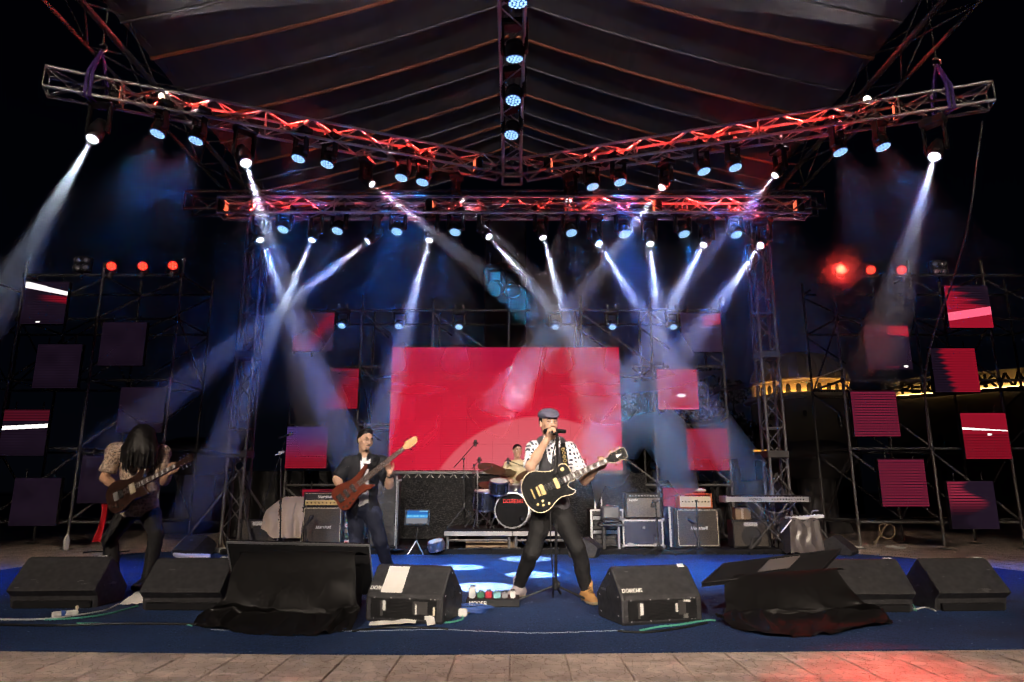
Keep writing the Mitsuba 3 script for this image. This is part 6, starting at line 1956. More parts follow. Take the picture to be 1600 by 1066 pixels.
for s, w in ((-1, .03), (1, .018)):
    part(mt_, 'leg', box(V3(MX[0] + s * .12 - w, MX[1] - .03, .03), V3(MX[0] + s * .12 + w, MX[1] + .03, MX[2] - .2), .008), 'mat_steel' if s > 0 else 'mat_black', False)
part(mt_, 'foot_plate', box(V3(MX[0] - .2, MX[1] - .10, CZ), V3(MX[0] + .22, MX[1] + .12, .035), .006), 'mat_steel', False)
a, b, _, zt = xz(973, 1037, 812, 860, AY)
fc = thing('flight_case', 'black flight case with aluminium edges carrying the silver fronted amplifier', 'flight case')
z0 = PZ + .03
part(fc, 'case_body', box(V3(a + .012, AY + .012, z0 + .012), V3(b - .012, AY + .5, zt - .012)), 'mat_navy_box', False)
e = .028
for p, q in (((a, AY, z0), (a + e, AY + .5, z0 + e)), ((a, AY, zt - e), (b, AY + .5, zt)), ((a, AY, z0), (b, AY + .02, z0 + e)), ((a, AY - .002, z0 + e), (a + e, AY + .02, zt - e)), ((b - e, AY - .002, z0 + e), (b, AY + .02, zt - e))):
    part(fc, 'edge_profile', box(V3(*p), V3(*q), .004), 'mat_alu', False)
for x in (a, b):
    for z in (z0, zt):
        part(fc, 'ball_corner', trimesh.creation.icosphere(2, .028).apply_translation([x, AY, z]), 'mat_steel', True)
for x in (a + .12, b - .12):
    part(fc, 'latch', cat(box(V3(x - .045, AY - .012, z0 - .005), V3(x + .045, AY + .0, z0 + .055), .006), box(V3(x - .02, AY - .02, z0 + .01), V3(x + .02, AY - .01, z0 + .04), .004)), 'mat_steel', False)
part(fc, 'keyhole', lathe([(.0005, .004), (.018, .004), (.022, 0)], 12, V3((a + b) / 2 + .02, AY + .010, (z0 + zt) / 2 + .08), axis_to(V3(0, -1, 0))), 'mat_steel')
for x in (a + .06, b - .06):
    part(fc, 'caster', lathe([(.025, -.012), (.03, 0), (.025, .012)], 14, V3(x, AY + .06, PZ + .03), rot([0, 1, 0], 90)), 'mat_rubber')
a2, b2, _, zt2 = xz(978, 1034, 770, 811, AY + .02)
fa = cabinet('combo_amplifier', 'combo amplifier with silver grille standing on the flight case', 'combo amplifier', a2, b2, zt + .016, zt2, AY + .02, .28, 'mat_silver_grille', 'mat_tolex', None, top_panel=.06)
part(fa, 'control_panel', box(V3(a2 + .024, AY + .028, zt2 - .075), V3(b2 - .024, AY + .07, zt2 - .022), .004), 'mat_black', False)
for k in range(10):
    part(fa, 'control_knob', lathe([(.011, 0), (.009, .014), (.0005, .015)], 10, V3(a2 + .07 + k * (b2 - a2 - .14) / 9, AY + .027, zt2 - .05), axis_to(V3(0, -1, 0))), 'mat_steel')
part(fa, 'logo', letters('Fender', .035, V3(a2 + .13, AY + .034, zt2 - .135), [1, 0, .1], [0, 0, 1], .004, True, .25), 'mat_white', False)
# half stack with the orange head
a, b, _, zt = xz(1058, 1124, 795, 860, AY + .05)
oc = cabinet('speaker_cabinet', 'black guitar cabinet with white piping under the orange amplifier head', 'speaker cabinet', a, b, PZ + .014, zt, AY + .05, .33)
script_logo(oc, (a + b) / 2 + .02, PZ + (zt - PZ) * .46, AY + .062, .05)
a3, b3, _, zt3 = xz(1061, 1113, 771, 794, AY + .07)
amp_head('orange amplifier head with cream panel on the black guitar cabinet', a3, b3, zt + .004, zt3, AY + .07, 'mat_orange_tolex', 'mat_cream', None, .26)
solo('folded_towel', rough_up(mv(trimesh.creation.icosphere(3, 1.0), V3(a3 + .38, AY + .18, zt3 + .05), np.diag([.11, .08, .035])), .012, 9), 'mat_white', 'crumpled white cloth lying on the orange amplifier head', 'cloth', smooth=True)
sideb = thing('side_case', 'narrow upright case squeezed between the flight case and the guitar cabinet', 'case')
a, b, _, zt = xz(1046, 1056, 792, 860, AY + .3)
part(sideb, 'case_body', box(V3(a, AY + .3, PZ), V3(b, AY + .7, zt), .006), 'mat_navy_box', False)
part(sideb, 'edge_profile', box(V3(a - .004, AY + .29, PZ), V3(a + .03, AY + .31, zt), .004), 'mat_alu', False)
# microphone stands before those amplifiers
q0 = floor_at(1030, 868)
qY = q0[1]
boom_stand('low boom stand before the silver fronted amplifier', V3(q0[0], qY, CZ), at(1024, 784, qY), at(1018, 786, qY), at(1091, 763.5, qY), legs_=(60, 195, 345), leg=.26, hub=.13)
solo('microphone_holder', cat(box(at(1024, 783, qY - .02) - V3(.05, .02, .02), at(1024, 783, qY - .02) + V3(.05, .02, .02), .01), box(at(1020, 790, qY - .02) - V3(.03, .02, .03), at(1020, 790, qY - .02) + V3(.03, .02, .03), .01)), 'mat_black', 'black clip on the low boom stand before the silver fronted amplifier', 'clip')
q1 = floor_at(1092, 866)
boom_stand('low stand with a short boom before the black guitar cabinet', V3(q1[0], q1[1], CZ), at(1088, 783, q1[1]), at(1078, 812, q1[1] - .05), at(1090, 845, q1[1] - .1), 'dynamic', None, (75, 200, 340), .27, hub=.12)
solo('microphone', lathe([(.0005, .05), (.022, .04), (.026, .0), (.018, -.06), (.014, -.14), (.0005, -.14)], 12, at(1078, 813, q1[1] - .06), axis_to(V3(-.2, .9, .3))), 'mat_black', 'microphone pointed at the black guitar cabinet with white piping', 'microphone')
# microphone before the stack beside the bassist
q2 = V3(at(478, 858, PY - .05)[0], PY - .05, PZ + .001)
tripod_stand('short stand before the stack amplifier beside the bassist', q2, at(478, 823, PY - .05), (75, 200, 340), .2, .1)
solo('microphone', lathe([(.0005, .05), (.03, .04), (.032, .0), (.022, -.05), (.016, -.18), (.0005, -.18)], 12, at(486, 809, PY), axis_to(V3(.5, .2, .85))), 'mat_black', 'black microphone pointed at the stack amplifier beside the bassist', 'microphone')
# tall vocal stand
q3 = V3(at(437, 866, PY - .35)[0], PY - .35, CZ)
ts = tripod_stand('tall straight microphone stand before the beige cloth', q3, at(439, 716, PY - .35), (70, 200, 330), .3, .16, .012, clutch=.5)
part(ts, 'boom_arm', rod(at(405, 808, PY - .2), at(445, 690, PY - .4), .008), 'mat_black')
part(ts, 'boom_clutch', cat(rod(at(436, 708, PY - .4), at(444, 706, PY - .4), .022, 10), rod(at(430, 711, PY - .4), at(440, 709, PY - .4), .010, 8)), 'mat_white')
part(ts, 'counter_weight', rod(at(438, 795, PY - .36), at(437, 806, PY - .36), .022, 10), 'mat_rosewood')
vm = thing('microphone', 'blue lit vocal microphone on the tall stand before the beige cloth', 'microphone')
vd = unit(at(459, 676.5, PY - .45) - at(436, 684, PY - .42))
part(vm, 'handle', lathe([(.012, -.11), (.018, .06), (.0005, .06)], 12, at(446, 681, PY - .43), axis_to(vd)), 'mat_black')
part(vm, 'grille', lathe([(.018, .06), (.027, .08), (.027, .105), (.014, .125), (.0005, .128)], 14, at(446, 681, PY - .43), axis_to(vd)), 'mat_steel', True)

# keyboard on its stand
KBY = AY - .25
a, b, kz0, kz1 = xz(1135, 1265, 776, 785, KBY)
kb_ = thing('keyboard', 'long black keyboard with pale rear panel standing on its stand', 'keyboard')
dk = .34
part(kb_, 'case', hull([V3(x, y, z) for x in (a, b) for y, z in ((KBY, kz0), (KBY, kz1), (KBY + .12, kz1 + .02), (KBY + dk, kz1 - .03), (KBY + dk, kz0))]), 'mat_black', 20)
part(kb_, 'rear_panel', box(V3(a + .01, KBY - .006, kz0 + .006), V3(b - .01, KBY - .0005, kz1 - .004), .002), 'mat_steel', False)
part(kb_, 'lettering', letters('KRONOS', .034, V3(a + .46, KBY - .0075, (kz0 + kz1) / 2 - .016), [1, 0, 0], [0, 0, 1], .002, True), 'mat_black', False)
for k in range(12):
    part(kb_, 'socket', lathe([(.0005, .006), (.008, .006), (.010, 0)], 8, V3(a + .72 + k * .045, KBY - .006, (kz0 + kz1) / 2), axis_to(V3(0, -1, 0))), 'mat_black')
for x in (a, b):
    part(kb_, 'end_cheek', box(V3(x - .02, KBY - .008, kz0 - .004), V3(x + .02, KBY + dk, kz1 + .012), .008), 'mat_steel' if x == a else 'mat_black', False)
for k in range(52):
    x = a + .06 + (b - a - .12) * k / 52
    part(kb_, 'key', box(V3(x, KBY + .20, kz1 - .012), V3(x + (b - a - .12) / 52 - .002, KBY + dk + .02, kz1 - .002)), 'mat_cream', False)
ks = thing('keyboard_stand', 'folding cross legged stand under the keyboard', 'stand')
for s in (-1, 1):
    part(ks, 'leg', rod(V3((a + b) / 2 - s * .35, KBY + .08, .03), V3((a + b) / 2 + s * .35, KBY + .08, kz0 - .005), .018), 'mat_galv_dark')
    part(ks, 'cross_foot', rod(V3((a + b) / 2 + s * .35, KBY - .08, .025), V3((a + b) / 2 + s * .35, KBY + .3, .025), .018), 'mat_black')
    part(ks, 'top_bar', rod(V3((a + b) / 2 + s * .35, KBY - .02, kz0 - .012), V3((a + b) / 2 + s * .35, KBY + .3, kz0 - .012), .016), 'mat_galv_dark')
kc = thing('keyboard_cable', 'pale cable looping under the keyboard', 'cable')
part(kc, 'cable', tube(spline(np.array([V3(a + .42, KBY - .02, kz0), V3(a + .55, KBY - .05, kz0 - .10), V3(a + .75, KBY - .06, kz0 - .16), V3(a + .95, KBY - .05, kz0 - .10), V3(a + 1.1, KBY - .02, kz0 + .02)]), 8, False), .008, 6), 'mat_galv', True)
part(kc, 'cable', tube(spline(np.array([V3(a + .45, KBY - .02, kz0), V3(a + .58, KBY - .03, kz0 - .18), V3(a + .72, KBY - .03, kz0 - .28), V3(a + .85, KBY + .02, kz0 - .3)]), 8, False), .007, 6), 'mat_galv', True)
# mixer table wrapped in plastic
a, b, _, zt = xz(1236, 1282, 812, 862, PY - .3)
TY = PY - .3
tbm = thing('mixer_table', 'small table wrapped in crumpled clear plastic with a white mixer on top', 'table')
for x in (a + .04, b - .04):
    for y in (TY + .04, TY + .36):
        part(tbm, 'leg', rod(V3(x, y, .0), V3(x, y, zt - .03), .015), 'mat_galv_dark')
part(tbm, 'top_board', box(V3(a, TY, zt - .03), V3(b, TY + .4, zt), .005), 'mat_black', False)
U, Vv = np.meshgrid(np.linspace(0, 1, 90), np.linspace(0, 1, 26))
ang = U * 4
px_ = np.interp(ang, [0, 1, 2, 3, 4], [a, b, b, a, a])
py_ = np.interp(ang, [0, 1, 2, 3, 4], [TY, TY, TY + .4, TY + .4, TY])
sp_ = 1 + .16 * (1 - Vv)
cxm, cym = (a + b) / 2, TY + .2
fold = .028 * np.sin(U * 75 + 3 * meshkit.noise(np.stack([U * 9, Vv * 3, U * 0], -1))) * (1.15 - Vv * .8)
sh = grid_mesh(np.stack([cxm + (px_ - cxm) * (sp_ + fold), cym + (py_ - cym) * (sp_ + fold * 1.5), .05 + (zt - .04) * Vv + .02 * np.sin(U * 40)], -1))
part(tbm, 'plastic_wrap', sh, 'mat_plastic_sheet', True)
mx2 = thing('mixer', 'small white mixing desk on the plastic wrapped table', 'mixer')
part(mx2, 'case', mv(box(V3(-.24, -.12, 0), V3(.28, .14, .05), .008), V3(cxm + .05, cym - .05, zt + .004), rot([0, 1, 0], -4)), 'mat_white', False)
for k in range(8):
    part(mx2, 'fader', mv(box(V3(-.2 + k * .055, -.05, .051), V3(-.185 + k * .055, -.02, .065)), V3(cxm + .05, cym - .05, zt + .004), rot([0, 1, 0], -4)), 'mat_black', False)
part(mx2, 'gooseneck_lamp', tube(spline(np.array([V3(cxm + .2, cym, zt + .05), V3(cxm + .22, cym, zt + .12), V3(cxm + .3, cym - .04, zt + .13)]), 5, False), .012, 6), 'mat_steel', True)
solo('white_stick', rod(at(1220, 833, TY - .05), at(1237, 812, TY - .02), .010, 7), 'mat_white', 'thin pale stick leaning on the plastic wrapped table', 'stick')

# ===== wedge monitors ==========================================================
def wedge(label, c, yaw, w, prof, logo=None, rear=True, lip=True, group=None):
    """prof: outline in (depth, height) seen from its end; the audience sees the low-depth side."""
    t = thing('wedge_monitor', label, 'floor monitor', group)
    R = rot([0, 0, 1], yaw)
    W = lambda m: mv(m, np.asarray(c, float), R)
    p = np.asarray(prof, float)
    n = len(p)
    rim = .014
    # side profile extruded along x with chamfered ends
    def shell(x0, x1):
        ce = p.mean(0)
        pin = ce + (p - ce) * (1 - .05)
        rings = [np.column_stack([np.full(n, x0), pin]), np.column_stack([np.full(n, x0 + rim), p]), np.column_stack([np.full(n, x1 - rim), p]), np.column_stack([np.full(n, x1), pin])]
        v = np.vstack(rings)
        f = []
        for k in range(3):
            for j in range(n):
                a_, b_ = k * n + j, k * n + (j + 1) % n
                f += [[a_, b_, b_ + n], [a_, b_ + n, a_ + n]]
        _, cap = trimesh.creation.triangulate_polygon(Polygon(pin), engine='earcut')
        from scipy.spatial import cKDTree
        vc = _
        idx = cKDTree(pin).query(vc)[1]
        f += idx[cap][:, ::-1].tolist() + (idx[cap] + 3 * n).tolist()
        tm_ = trimesh.Trimesh(v, np.array(f), process=False)
        trimesh.repair.fix_normals(tm_)
        return np.asarray(tm_.vertices), np.asarray(tm_.faces)
    part(t, 'cabinet', W(shell(-w / 2, w / 2)), 'mat_paint', False)
    # grille on the performer side (the longest edge facing up and away)
    e = [(np.linalg.norm(p[(j + 1) % n] - p[j]), j) for j in range(n)]
    far = max(range(n), key=lambda j: (p[j][0] + p[(j + 1) % n][0]) + .2 * np.linalg.norm(p[(j + 1) % n] - p[j]))
    a_, b_ = p[far], p[(far + 1) % n]
    lo_, hi_ = (a_, b_) if a_[1] < b_[1] else (b_, a_)
    d_ = unit(hi_ - lo_)
    nn = V3(0, d_[1], -d_[0]) if d_[0] < 0 else V3(0, d_[1], -d_[0])
    nn = nn if nn[1] > 0 else -nn
    L = np.linalg.norm(hi_ - lo_)
    Rg = basis(x=[1, 0, 0], y=V3(0, d_[0], d_[1]))
    part(t, 'grille', W(mv(box(V3(-w / 2 + .03, .02, -.006), V3(w / 2 - .03, L - .02, .006), .003), V3(0, lo_[0], lo_[1]) + nn * .004, Rg)), 'mat_black', False)
    return t, W, p, w


wp_big = [(.06, 0), (.04, .085), (-.02, .13), (.0, .155), (.19, .345), (.215, .352), (.50, .10), (.46, 0)]
wlab = ['black floor wedge at the picture edge before the long-haired guitarist', 'black floor wedge between the guitarist legs and the draped screen', 'black floor wedge half hidden by the draped screen, beside the purple lit carpet', 'black floor wedge outermost on the dome side of the stage front']
specs = [((6, 146), (881, 952), 3), ((212, 345), (884, 955), -1), ((1308, 1437), (881, 958), 0), ((1466, 1588), (880, 956), 3)]
for (xx, yy, yaw), lab in zip(specs, wlab):
    c = floor_at((xx[0] + xx[1]) / 2, yy[1])
    w = float(floor_at(xx[1], yy[1])[0] - floor_at(xx[0], yy[1])[0]) * .96
    sc_ = 1.12
    t, W, p, w = wedge(lab, c + V3(0, .0, 0), yaw, w, np.array(wp_big) * sc_)
    part(t, 'label_sticker', W(mv(box(V3(0, 0, 0), V3(.075, .028, .001)), V3(w * .32, .196 * sc_, .3545 * sc_), basis(x=[1, 0, 0], y=[0, 1, .12]))), 'mat_white', False)
    part(t, 'handle_recess', W(lathe([(.055, 0), (.05, -.004), (.0005, -.004)], 16, V3(w / 2 + .001, .20, .17), rot([0, 1, 0], 90))), 'mat_black_matte')
    part(t, 'foot_block', W(box(V3(-w / 2 + .04, .03, -.0), V3(w / 2 - .04, .06, .06), .006)), 'mat_black_matte', False)

wp_mid = [(.0, .0), (-.015, .02), (-.015, .175), (.0, .20), (.16, .385), (.19, .392), (.46, .17), (.42, .0)]


def powered(lab, c, yaw, w, right_end, texts):
    t, W, p, w = wedge(lab, c, yaw, w, wp_mid)
    # recessed rear connector panel
    part(t, 'rear_panel', W(box(V3(-w / 2 + .045, -.021, .03), V3(w / 2 - .045, -.0155, .168), .004)), 'mat_black_matte', False)
    for i in range(11):
        part(t, 'cooling_fin', W(box(V3(-w * .20, -.028, .045 + i * .0105), V3(w * .14, -.0212, .049 + i * .0105))), 'mat_black', False)
    for x in (-w / 2 + .07, -.1, .05, w / 2 - .09, w / 2 - .06):
        for z in (.028, .172):
            part(t, 'screw', W(lathe([(.0005, .003), (.006, .002), (.006, 0)], 8, V3(x, -.0155 if z < .1 else -.0155, z), axis_to(V3(0, -1, 0)))), 'mat_steel')
    for (x, z, sx, sz, mt) in texts:
        part(t, 'connector_plate' if mt != 'mat_paper' else 'label_sticker', W(box(V3(x - sx, -.0265, z - sz), V3(x + sx, -.0212, z + sz), .001)), mt, False)
    d = unit(V3(0, .16, .185))
    Rt = basis(x=[1, 0, 0], y=d)
    o = V3(0, .0, .20) + d * .03 + np.cross([1, 0, 0], d) * .0015
    o[0] = -w * .34
    part(t, 'lettering', W(letters('DOREMI', .030, o, [1, 0, 0], d, .0015, True, .15)), 'mat_paper', False)
    for s in (-1, 1):
        part(t, 'handle_recess', W(lathe([(.05, .0), (.045, -.003), (.0005, -.003)], 16, V3(s * (w / 2 + .0015), .21, .20), rot([0, 1, 0], 90 * s))), 'mat_black_matte')
        for (y, z) in ((.05, .06), (.05, .19), (.19, .34), (.38, .17), (.36, .05)):
            part(t, 'screw', W(lathe([(.0005, .003), (.007, .002), (.007, 0)], 8, V3(s * (w / 2 + .001), y, z), rot([0, 1, 0], 90 * s))), 'mat_steel')
    return t, W, w


c1, c2 = floor_at(572, 971), floor_at(690, 977)
w1 = np.linalg.norm(c2 - c1) * 1.02
yaw1 = math.degrees(math.atan2(c2[1] - c1[1], c2[0] - c1[0]))
t1, W1, w1 = powered('black floor monitor with white paper on its sloping top beside the draped screen', (c1 + c2) / 2 + V3(0, .02, 0), yaw1, w1, 1, [(-w1 * .28, .10, .010, .055, 'mat_galv_dark'), (-w1 * .25, .12, .012, .035, 'mat_paper'), (w1 * .22, .11, .06, .045, 'mat_galv_dark'), (w1 * .17, .10, .008, .035, 'mat_paper'), (w1 * .40, .09, .008, .03, 'mat_cream'), (w1 * .32, .045, .022, .014, 'mat_paper')])
d = unit(V3(0, .16, .185))
part(t1, 'paper_sheet', W1(mv(box(V3(-.085, .006, 0), V3(.085, .236, .0015)), V3(-w1 * .18, 0, .20) + np.cross([1, 0, 0], d) * .004, basis(x=[1, 0, 0], y=d))), 'mat_paper', False)
c1, c2 = floor_at(972, 979), floor_at(1098, 972)
w2 = np.linalg.norm(c2 - c1) * 1.0
yaw2 = math.degrees(math.atan2(c2[1] - c1[1], c2[0] - c1[0])) + 1
t2, W2, w2 = powered('black floor monitor with bare sloping top in front of the singer tan boot', (c1 + c2) / 2 + V3(0, .02, 0), yaw2, w2, -1, [(-w2 * .30, .10, .010, .055, 'mat_galv_dark'), (-w2 * .27, .11, .014, .04, 'mat_paper'), (w2 * .24, .11, .03, .05, 'mat_galv_dark'), (w2 * .17, .11, .009, .03, 'mat_paper'), (w2 * .30, .155, .03, .007, 'mat_paper'), (w2 * .28, .05, .02, .016, 'mat_galv')])
part(t2, 'label_sticker', W2(mv(box(V3(0, 0, 0), V3(.055, .03, .0015)), V3(w2 * .36, .15, .375), basis(x=[1, 0, 0], y=d))), 'mat_paper', False)

# smaller wedges at the back of the carpet, their grilles lit blue
wp_small = [(.0, 0), (-.06, .14), (.0, .20), (.15, .29), (.40, .07), (.38, .0)]
for lab, (px, py), yaw, w in (('small floor wedge near the tower on the guitarist side', (312, 866), 155, .46), ('small floor wedge beside the singer leg before the equipment rack', (934, 872), 72, .36), ('small floor wedge below the plastic wrapped table', (1300, 866), 232, .46)):
    t, W, p, w = wedge(lab, floor_at(px, py) + V3(0, .12, 0), yaw, w, wp_small)

# ===== draped prompter screens at the stage front ==============================
def drape(name, label, top, mid, hem, seed, n=170, folds=.034):
    """A cloth hung from the line top through mid to the hem line on the floor, with folds that grow towards the hem."""
    rows = []
    C = [spline(np.array(q), 24, False) for q in (top[0], top[1], mid[0], mid[1], hem[0], hem[1])]
    C = [np.stack([np.interp(np.linspace(0, 1, n), np.linspace(0, 1, len(c)), c[:, k]) for k in range(3)], 1) for c in C]
    K_ = np.stack(C)
    S = np.stack([spline(K_[:, j], 10, False) for j in range(n)], 1)
    r = np.linspace(0, 1, len(S))[:, None]
    u = np.linspace(0, 1, n)[None]
    q = np.stack([u * 5 + r * 1.2, r * 5 - u * 2.0, u * 0 + r * 0 + seed], -1)
    wv = np.abs(meshkit.noise(q * V3(1.3, 1, 1), 1) - .5) * 2
    wv2 = np.abs(meshkit.noise(q * 2.3 + 5, 2) - .5) * 2
    edge = np.minimum(1, np.minimum(u, 1 - u) * 12 + .25)
    amp = folds * np.clip((r - .36) / .4, 0, 1) ** 1.0 * (.55 + .45 * np.clip(np.abs(u - .5) * 3, 0, 1))
    d = amp * ((1 - wv) * 1.5 + (1 - wv2) * .7 - 1.0)
    S[..., 2] += np.where(r > .6, np.abs(d) * 1.25, d * .6)
    S[..., 1] -= d * 1.4 * np.clip(1.2 - r, 0, 1)
    S[..., 0] += d * .6
    S[..., 2] = np.maximum(S[..., 2], CZ + .004)
    return solo(name, grid_mesh(S[:, ::-1]), 'mat_cloth_black', label, 'cloth', smooth=True)


F0 = lambda px, py: floor_at(px, py)
yA = float(F0(450, 985)[1])
a = lambda px, py, dy: at(px, py, yA + dy)
drape('black_cloth', 'black cloth draped over the screen box before the bassist',
      ([a(372, 866, .62), a(440, 866, .62), a(520, 866.5, .62), a(578, 868, .62)], [a(378, 864, .52), a(440, 862, .52), a(510, 862.5, .52), a(556, 864, .52)]),
      ([a(362, 893, .40), a(425, 898, .38), a(500, 900, .38), a(556, 896, .42)], [a(348, 938, .26), a(410, 948, .22), a(490, 950, .22), a(556, 944, .30)]),
      ([F0(306, 974) + V3(0, .10, .055), F0(400, 978) + V3(0, .08, .06), F0(490, 982) + V3(0, .08, .06), F0(553, 978) + V3(0, .10, .05)], [F0(300, 978), F0(375, 991), F0(480, 995), F0(548, 986)]), 3)
sc1 = thing('prompter_screen', 'flat black prompter screen tilted towards the band, before the bassist', 'screen')
e0, e1 = a(354, 847, .78), a(577, 852, .72)
Rm = basis(x=e1 - e0, y=V3(0, .62, -1) * -1)
Lw = np.linalg.norm(e1 - e0)
nz_ = Rm[:, 2]
part(sc1, 'screen_housing', mv(box(V3(0, -.50, -.035), V3(Lw, 0, .0), .006), e0, Rm), 'mat_black_matte', False)
part(sc1, 'bezel', mv(cat(box(V3(0, -.012, -.006), V3(Lw, .006, .006)), box(V3(-.006, -.5, -.006), V3(.004, .0, .006)), box(V3(Lw - .004, -.5, -.006), V3(Lw + .006, .0, .006))), e0, Rm), 'mat_steel', False)
st1 = thing('screen_box', 'low black box under the draped cloth before the bassist', 'box')
p0 = a(380, 890, .55)
part(st1, 'box_body', box(V3(a(384, 900, .6)[0], yA + .62, 0), V3(a(553, 900, .6)[0], yA + .95, .36), .01), 'mat_black_matte', False)
yB = float(F0(1250, 985)[1])
b_ = lambda px, py, dy: at(px, py, yB + dy)
drape('black_cloth', 'black cloth draped over the screen box on the dome side',
      ([b_(1118, 905, .60), b_(1180, 900, .60), b_(1250, 895, .60), b_(1322, 890, .60)], [b_(1130, 899, .52), b_(1190, 896, .50), b_(1250, 893, .50), b_(1308, 889, .52)]),
      ([b_(1132, 925, .42), b_(1195, 918, .36), b_(1260, 915, .36), b_(1325, 915, .42)], [b_(1132, 958, .30), b_(1200, 952, .22), b_(1275, 952, .22), b_(1352, 946, .30)]),
      ([F0(1124, 976) + V3(0, .05, .05), F0(1200, 982) + V3(0, .08, .06), F0(1300, 980) + V3(0, .08, .06), F0(1388, 968) + V3(0, .06, .06)], [F0(1130, 978), F0(1205, 996), F0(1300, 993), F0(1394, 976)]), 13)
sc2 = thing('prompter_screen', 'flat black prompter screen with a grey patch, tilted towards the singer', 'screen')
e0, e1, f0, f1 = b_(1131, 881, .66), b_(1314, 858, .92), b_(1097, 911, .40), b_(1284, 890, .66)
nn2 = unit(np.cross(e1 - e0, f0 - e0))
nn2 = nn2 if nn2[2] < 0 else -nn2
part(sc2, 'screen_housing', hull([q + nn2 * h_ for q in (e0, e1, f0, f1) for h_ in (0, .035)]), 'mat_black_matte', False)
part(sc2, 'bezel', cat(rod(e0, e1, .007, 6), rod(f0, f1, .007, 6), rod(e0, f0, .007, 6), rod(e1, f1, .007, 6)), 'mat_black', True)
g0 = [e0 + (e1 - e0) * s_ + (f0 - e0) * t_ for s_ in (.40, .66) for t_ in (.12, .80)]
part(sc2, 'rear_plate', hull([q - nn2 * h_ for q in g0 for h_ in (.001, .004)]), 'mat_galv', False)
st2 = thing('screen_box', 'low black box under the draped cloth on the dome side', 'box')
part(st2, 'box_body', box(V3(b_(1150, 910, .62)[0], yB + .66, 0), V3(b_(1302, 900, .62)[0], yB + .95, .30), .01), 'mat_black_matte', False)

# ===== pedal board, cables and small things on the carpet ======================
pc0, pc1 = floor_at(728, 949), floor_at(812, 951)
pb = thing('pedal_board', 'black pedal board at the singer foot lettered in white', 'pedal board')
px0, px1, py0 = pc0[0], pc1[0], pc0[1]
part(pb, 'frame', box(V3(px0, py0, CZ), V3(px1, py0 + .26, CZ + .065), .006), 'mat_black', False)
part(pb, 'lettering', letters('MOOER', .030, V3(px0 + .10, py0 - .001, CZ + .018), [1, 0, 0], [0, 0, 1], .002, True), 'mat_paper', False)
for i, (mt, w_, h_, lab) in enumerate((('mat_white', .055, .085, 'white tall'), ('mat_green_pedal', .06, .045, 'dark green'), ('mat_red_pedal', .055, .05, 'red'), ('mat_teal_pedal', .06, .045, 'pale teal'), ('mat_grey_pedal', .05, .04, 'grey'), ('mat_white', .045, .05, 'white small'))):
    x = px0 + .02 + i * (px1 - px0 - .03) / 6
    fp = thing('effect_pedal', f'{lab} effect pedal on the pedal board at the singer foot', 'effect pedal')
    part(fp, 'case', box(V3(x, py0 + .03, CZ + .066), V3(x + w_, py0 + .14, CZ + .066 + h_), .008), mt, False)
    for k in range(2):
        part(fp, 'control_knob', lathe([(.009, 0), (.008, .014), (.0005, .015)], 9, V3(x + w_ * (.3 + .4 * k), py0 + .11, CZ + .066 + h_)), 'mat_black')
    part(fp, 'foot_switch', lathe([(.008, 0), (.007, .010), (.0005, .012)], 9, V3(x + w_ * .5, py0 + .055, CZ + .066 + h_)), 'mat_steel')


def cable(label, pts, mat, r=.0065, z=None, wig=.02, seed=0, cat_='cable'):
    g_ = np.random.default_rng(seed)
    P0 = np.array([floor_at(*q) for q in pts])
    P0[1:-1, :2] += g_.normal(0, wig, (len(P0) - 2, 2))
    P0[:, 2] = CZ + r + (z or 0)
    return solo('floor_cable', tube(spline(P0, 10, False), r, 6), mat, label, cat_, smooth=True)


cable('long pale cable running in front of the wedge at the picture edge', [(-20, 969), (60, 969), (120, 962), (165, 955), (185, 945)], 'mat_white_cable')
cable('green cable beside the wedge before the long-haired guitarist', [(70, 970), (130, 966), (180, 958), (215, 948)], 'mat_green_cable', .007, seed=2)
cable('black cable along the tape in front of the first two wedges', [(-10, 978), (90, 977), (200, 976), (330, 978)], 'mat_black', .009, seed=3)
cable('pale green cable along the tape in front of the second wedge', [(120, 975), (200, 975.5), (270, 977), (300, 979)], 'mat_green_cable', .005, seed=4)
cable('green cable at the floor monitor with the white paper', [(660, 939), (664, 955), (690, 974), (716, 970), (722, 964)], 'mat_green_cable', .007, seed=5)
cable('pale green cable at the bare topped floor monitor', [(1000, 987), (1030, 982), (1070, 978), (1100, 972), (1118, 971)], 'mat_green_cable', .007, seed=6)
cable('black cable in front of the bare topped floor monitor', [(965, 988), (1010, 990), (1060, 983), (1105, 975)], 'mat_black', .008, seed=7)
cable('pale cable between the two outer wedges on the dome side', [(1420, 940), (1432, 952), (1450, 950), (1462, 956)], 'mat_white_cable', seed=8)
cable('teal cable coil by the outer wedges on the dome side', [(1418, 945), (1428, 938), (1434, 946), (1426, 955), (1419, 949)], 'mat_green_cable', .006, seed=9)
cable('short pale cable at the singer tan boot', [(930, 944), (942, 945), (950, 943)], 'mat_white_cable', .006, seed=10)
cable('dark cable under the front edge of the draped screen', [(550, 988), (600, 984), (650, 982), (700, 985)], 'mat_black', .008, seed=11)
cl_ = thing('cable_coil', 'blue grey cable coil beside the pedal board', 'cable')
r5 = np.random.default_rng(9)
cc = floor_at(738, 957)
for k in range(5):
    part(cl_, 'loop', tube([cc + V3((.11 + .015 * k) * math.cos(a_) + r5.normal(0, .003), (.075 + .01 * k) * math.sin(a_), .010 + .008 * k + .006 * math.sin(2 * a_ + k)) for a_ in np.linspace(0, 6.28, 26)], .0055, 5), 'mat_blue_cable', True)
pt = thing('plug_adapter', 'white plug adapter on the carpet beside the cable coil', 'plug')
c = floor_at(723, 964)
part(pt, 'body', box(c + V3(-.035, -.02, 0), c + V3(.035, .03, .06), .012), 'mat_white', 30)
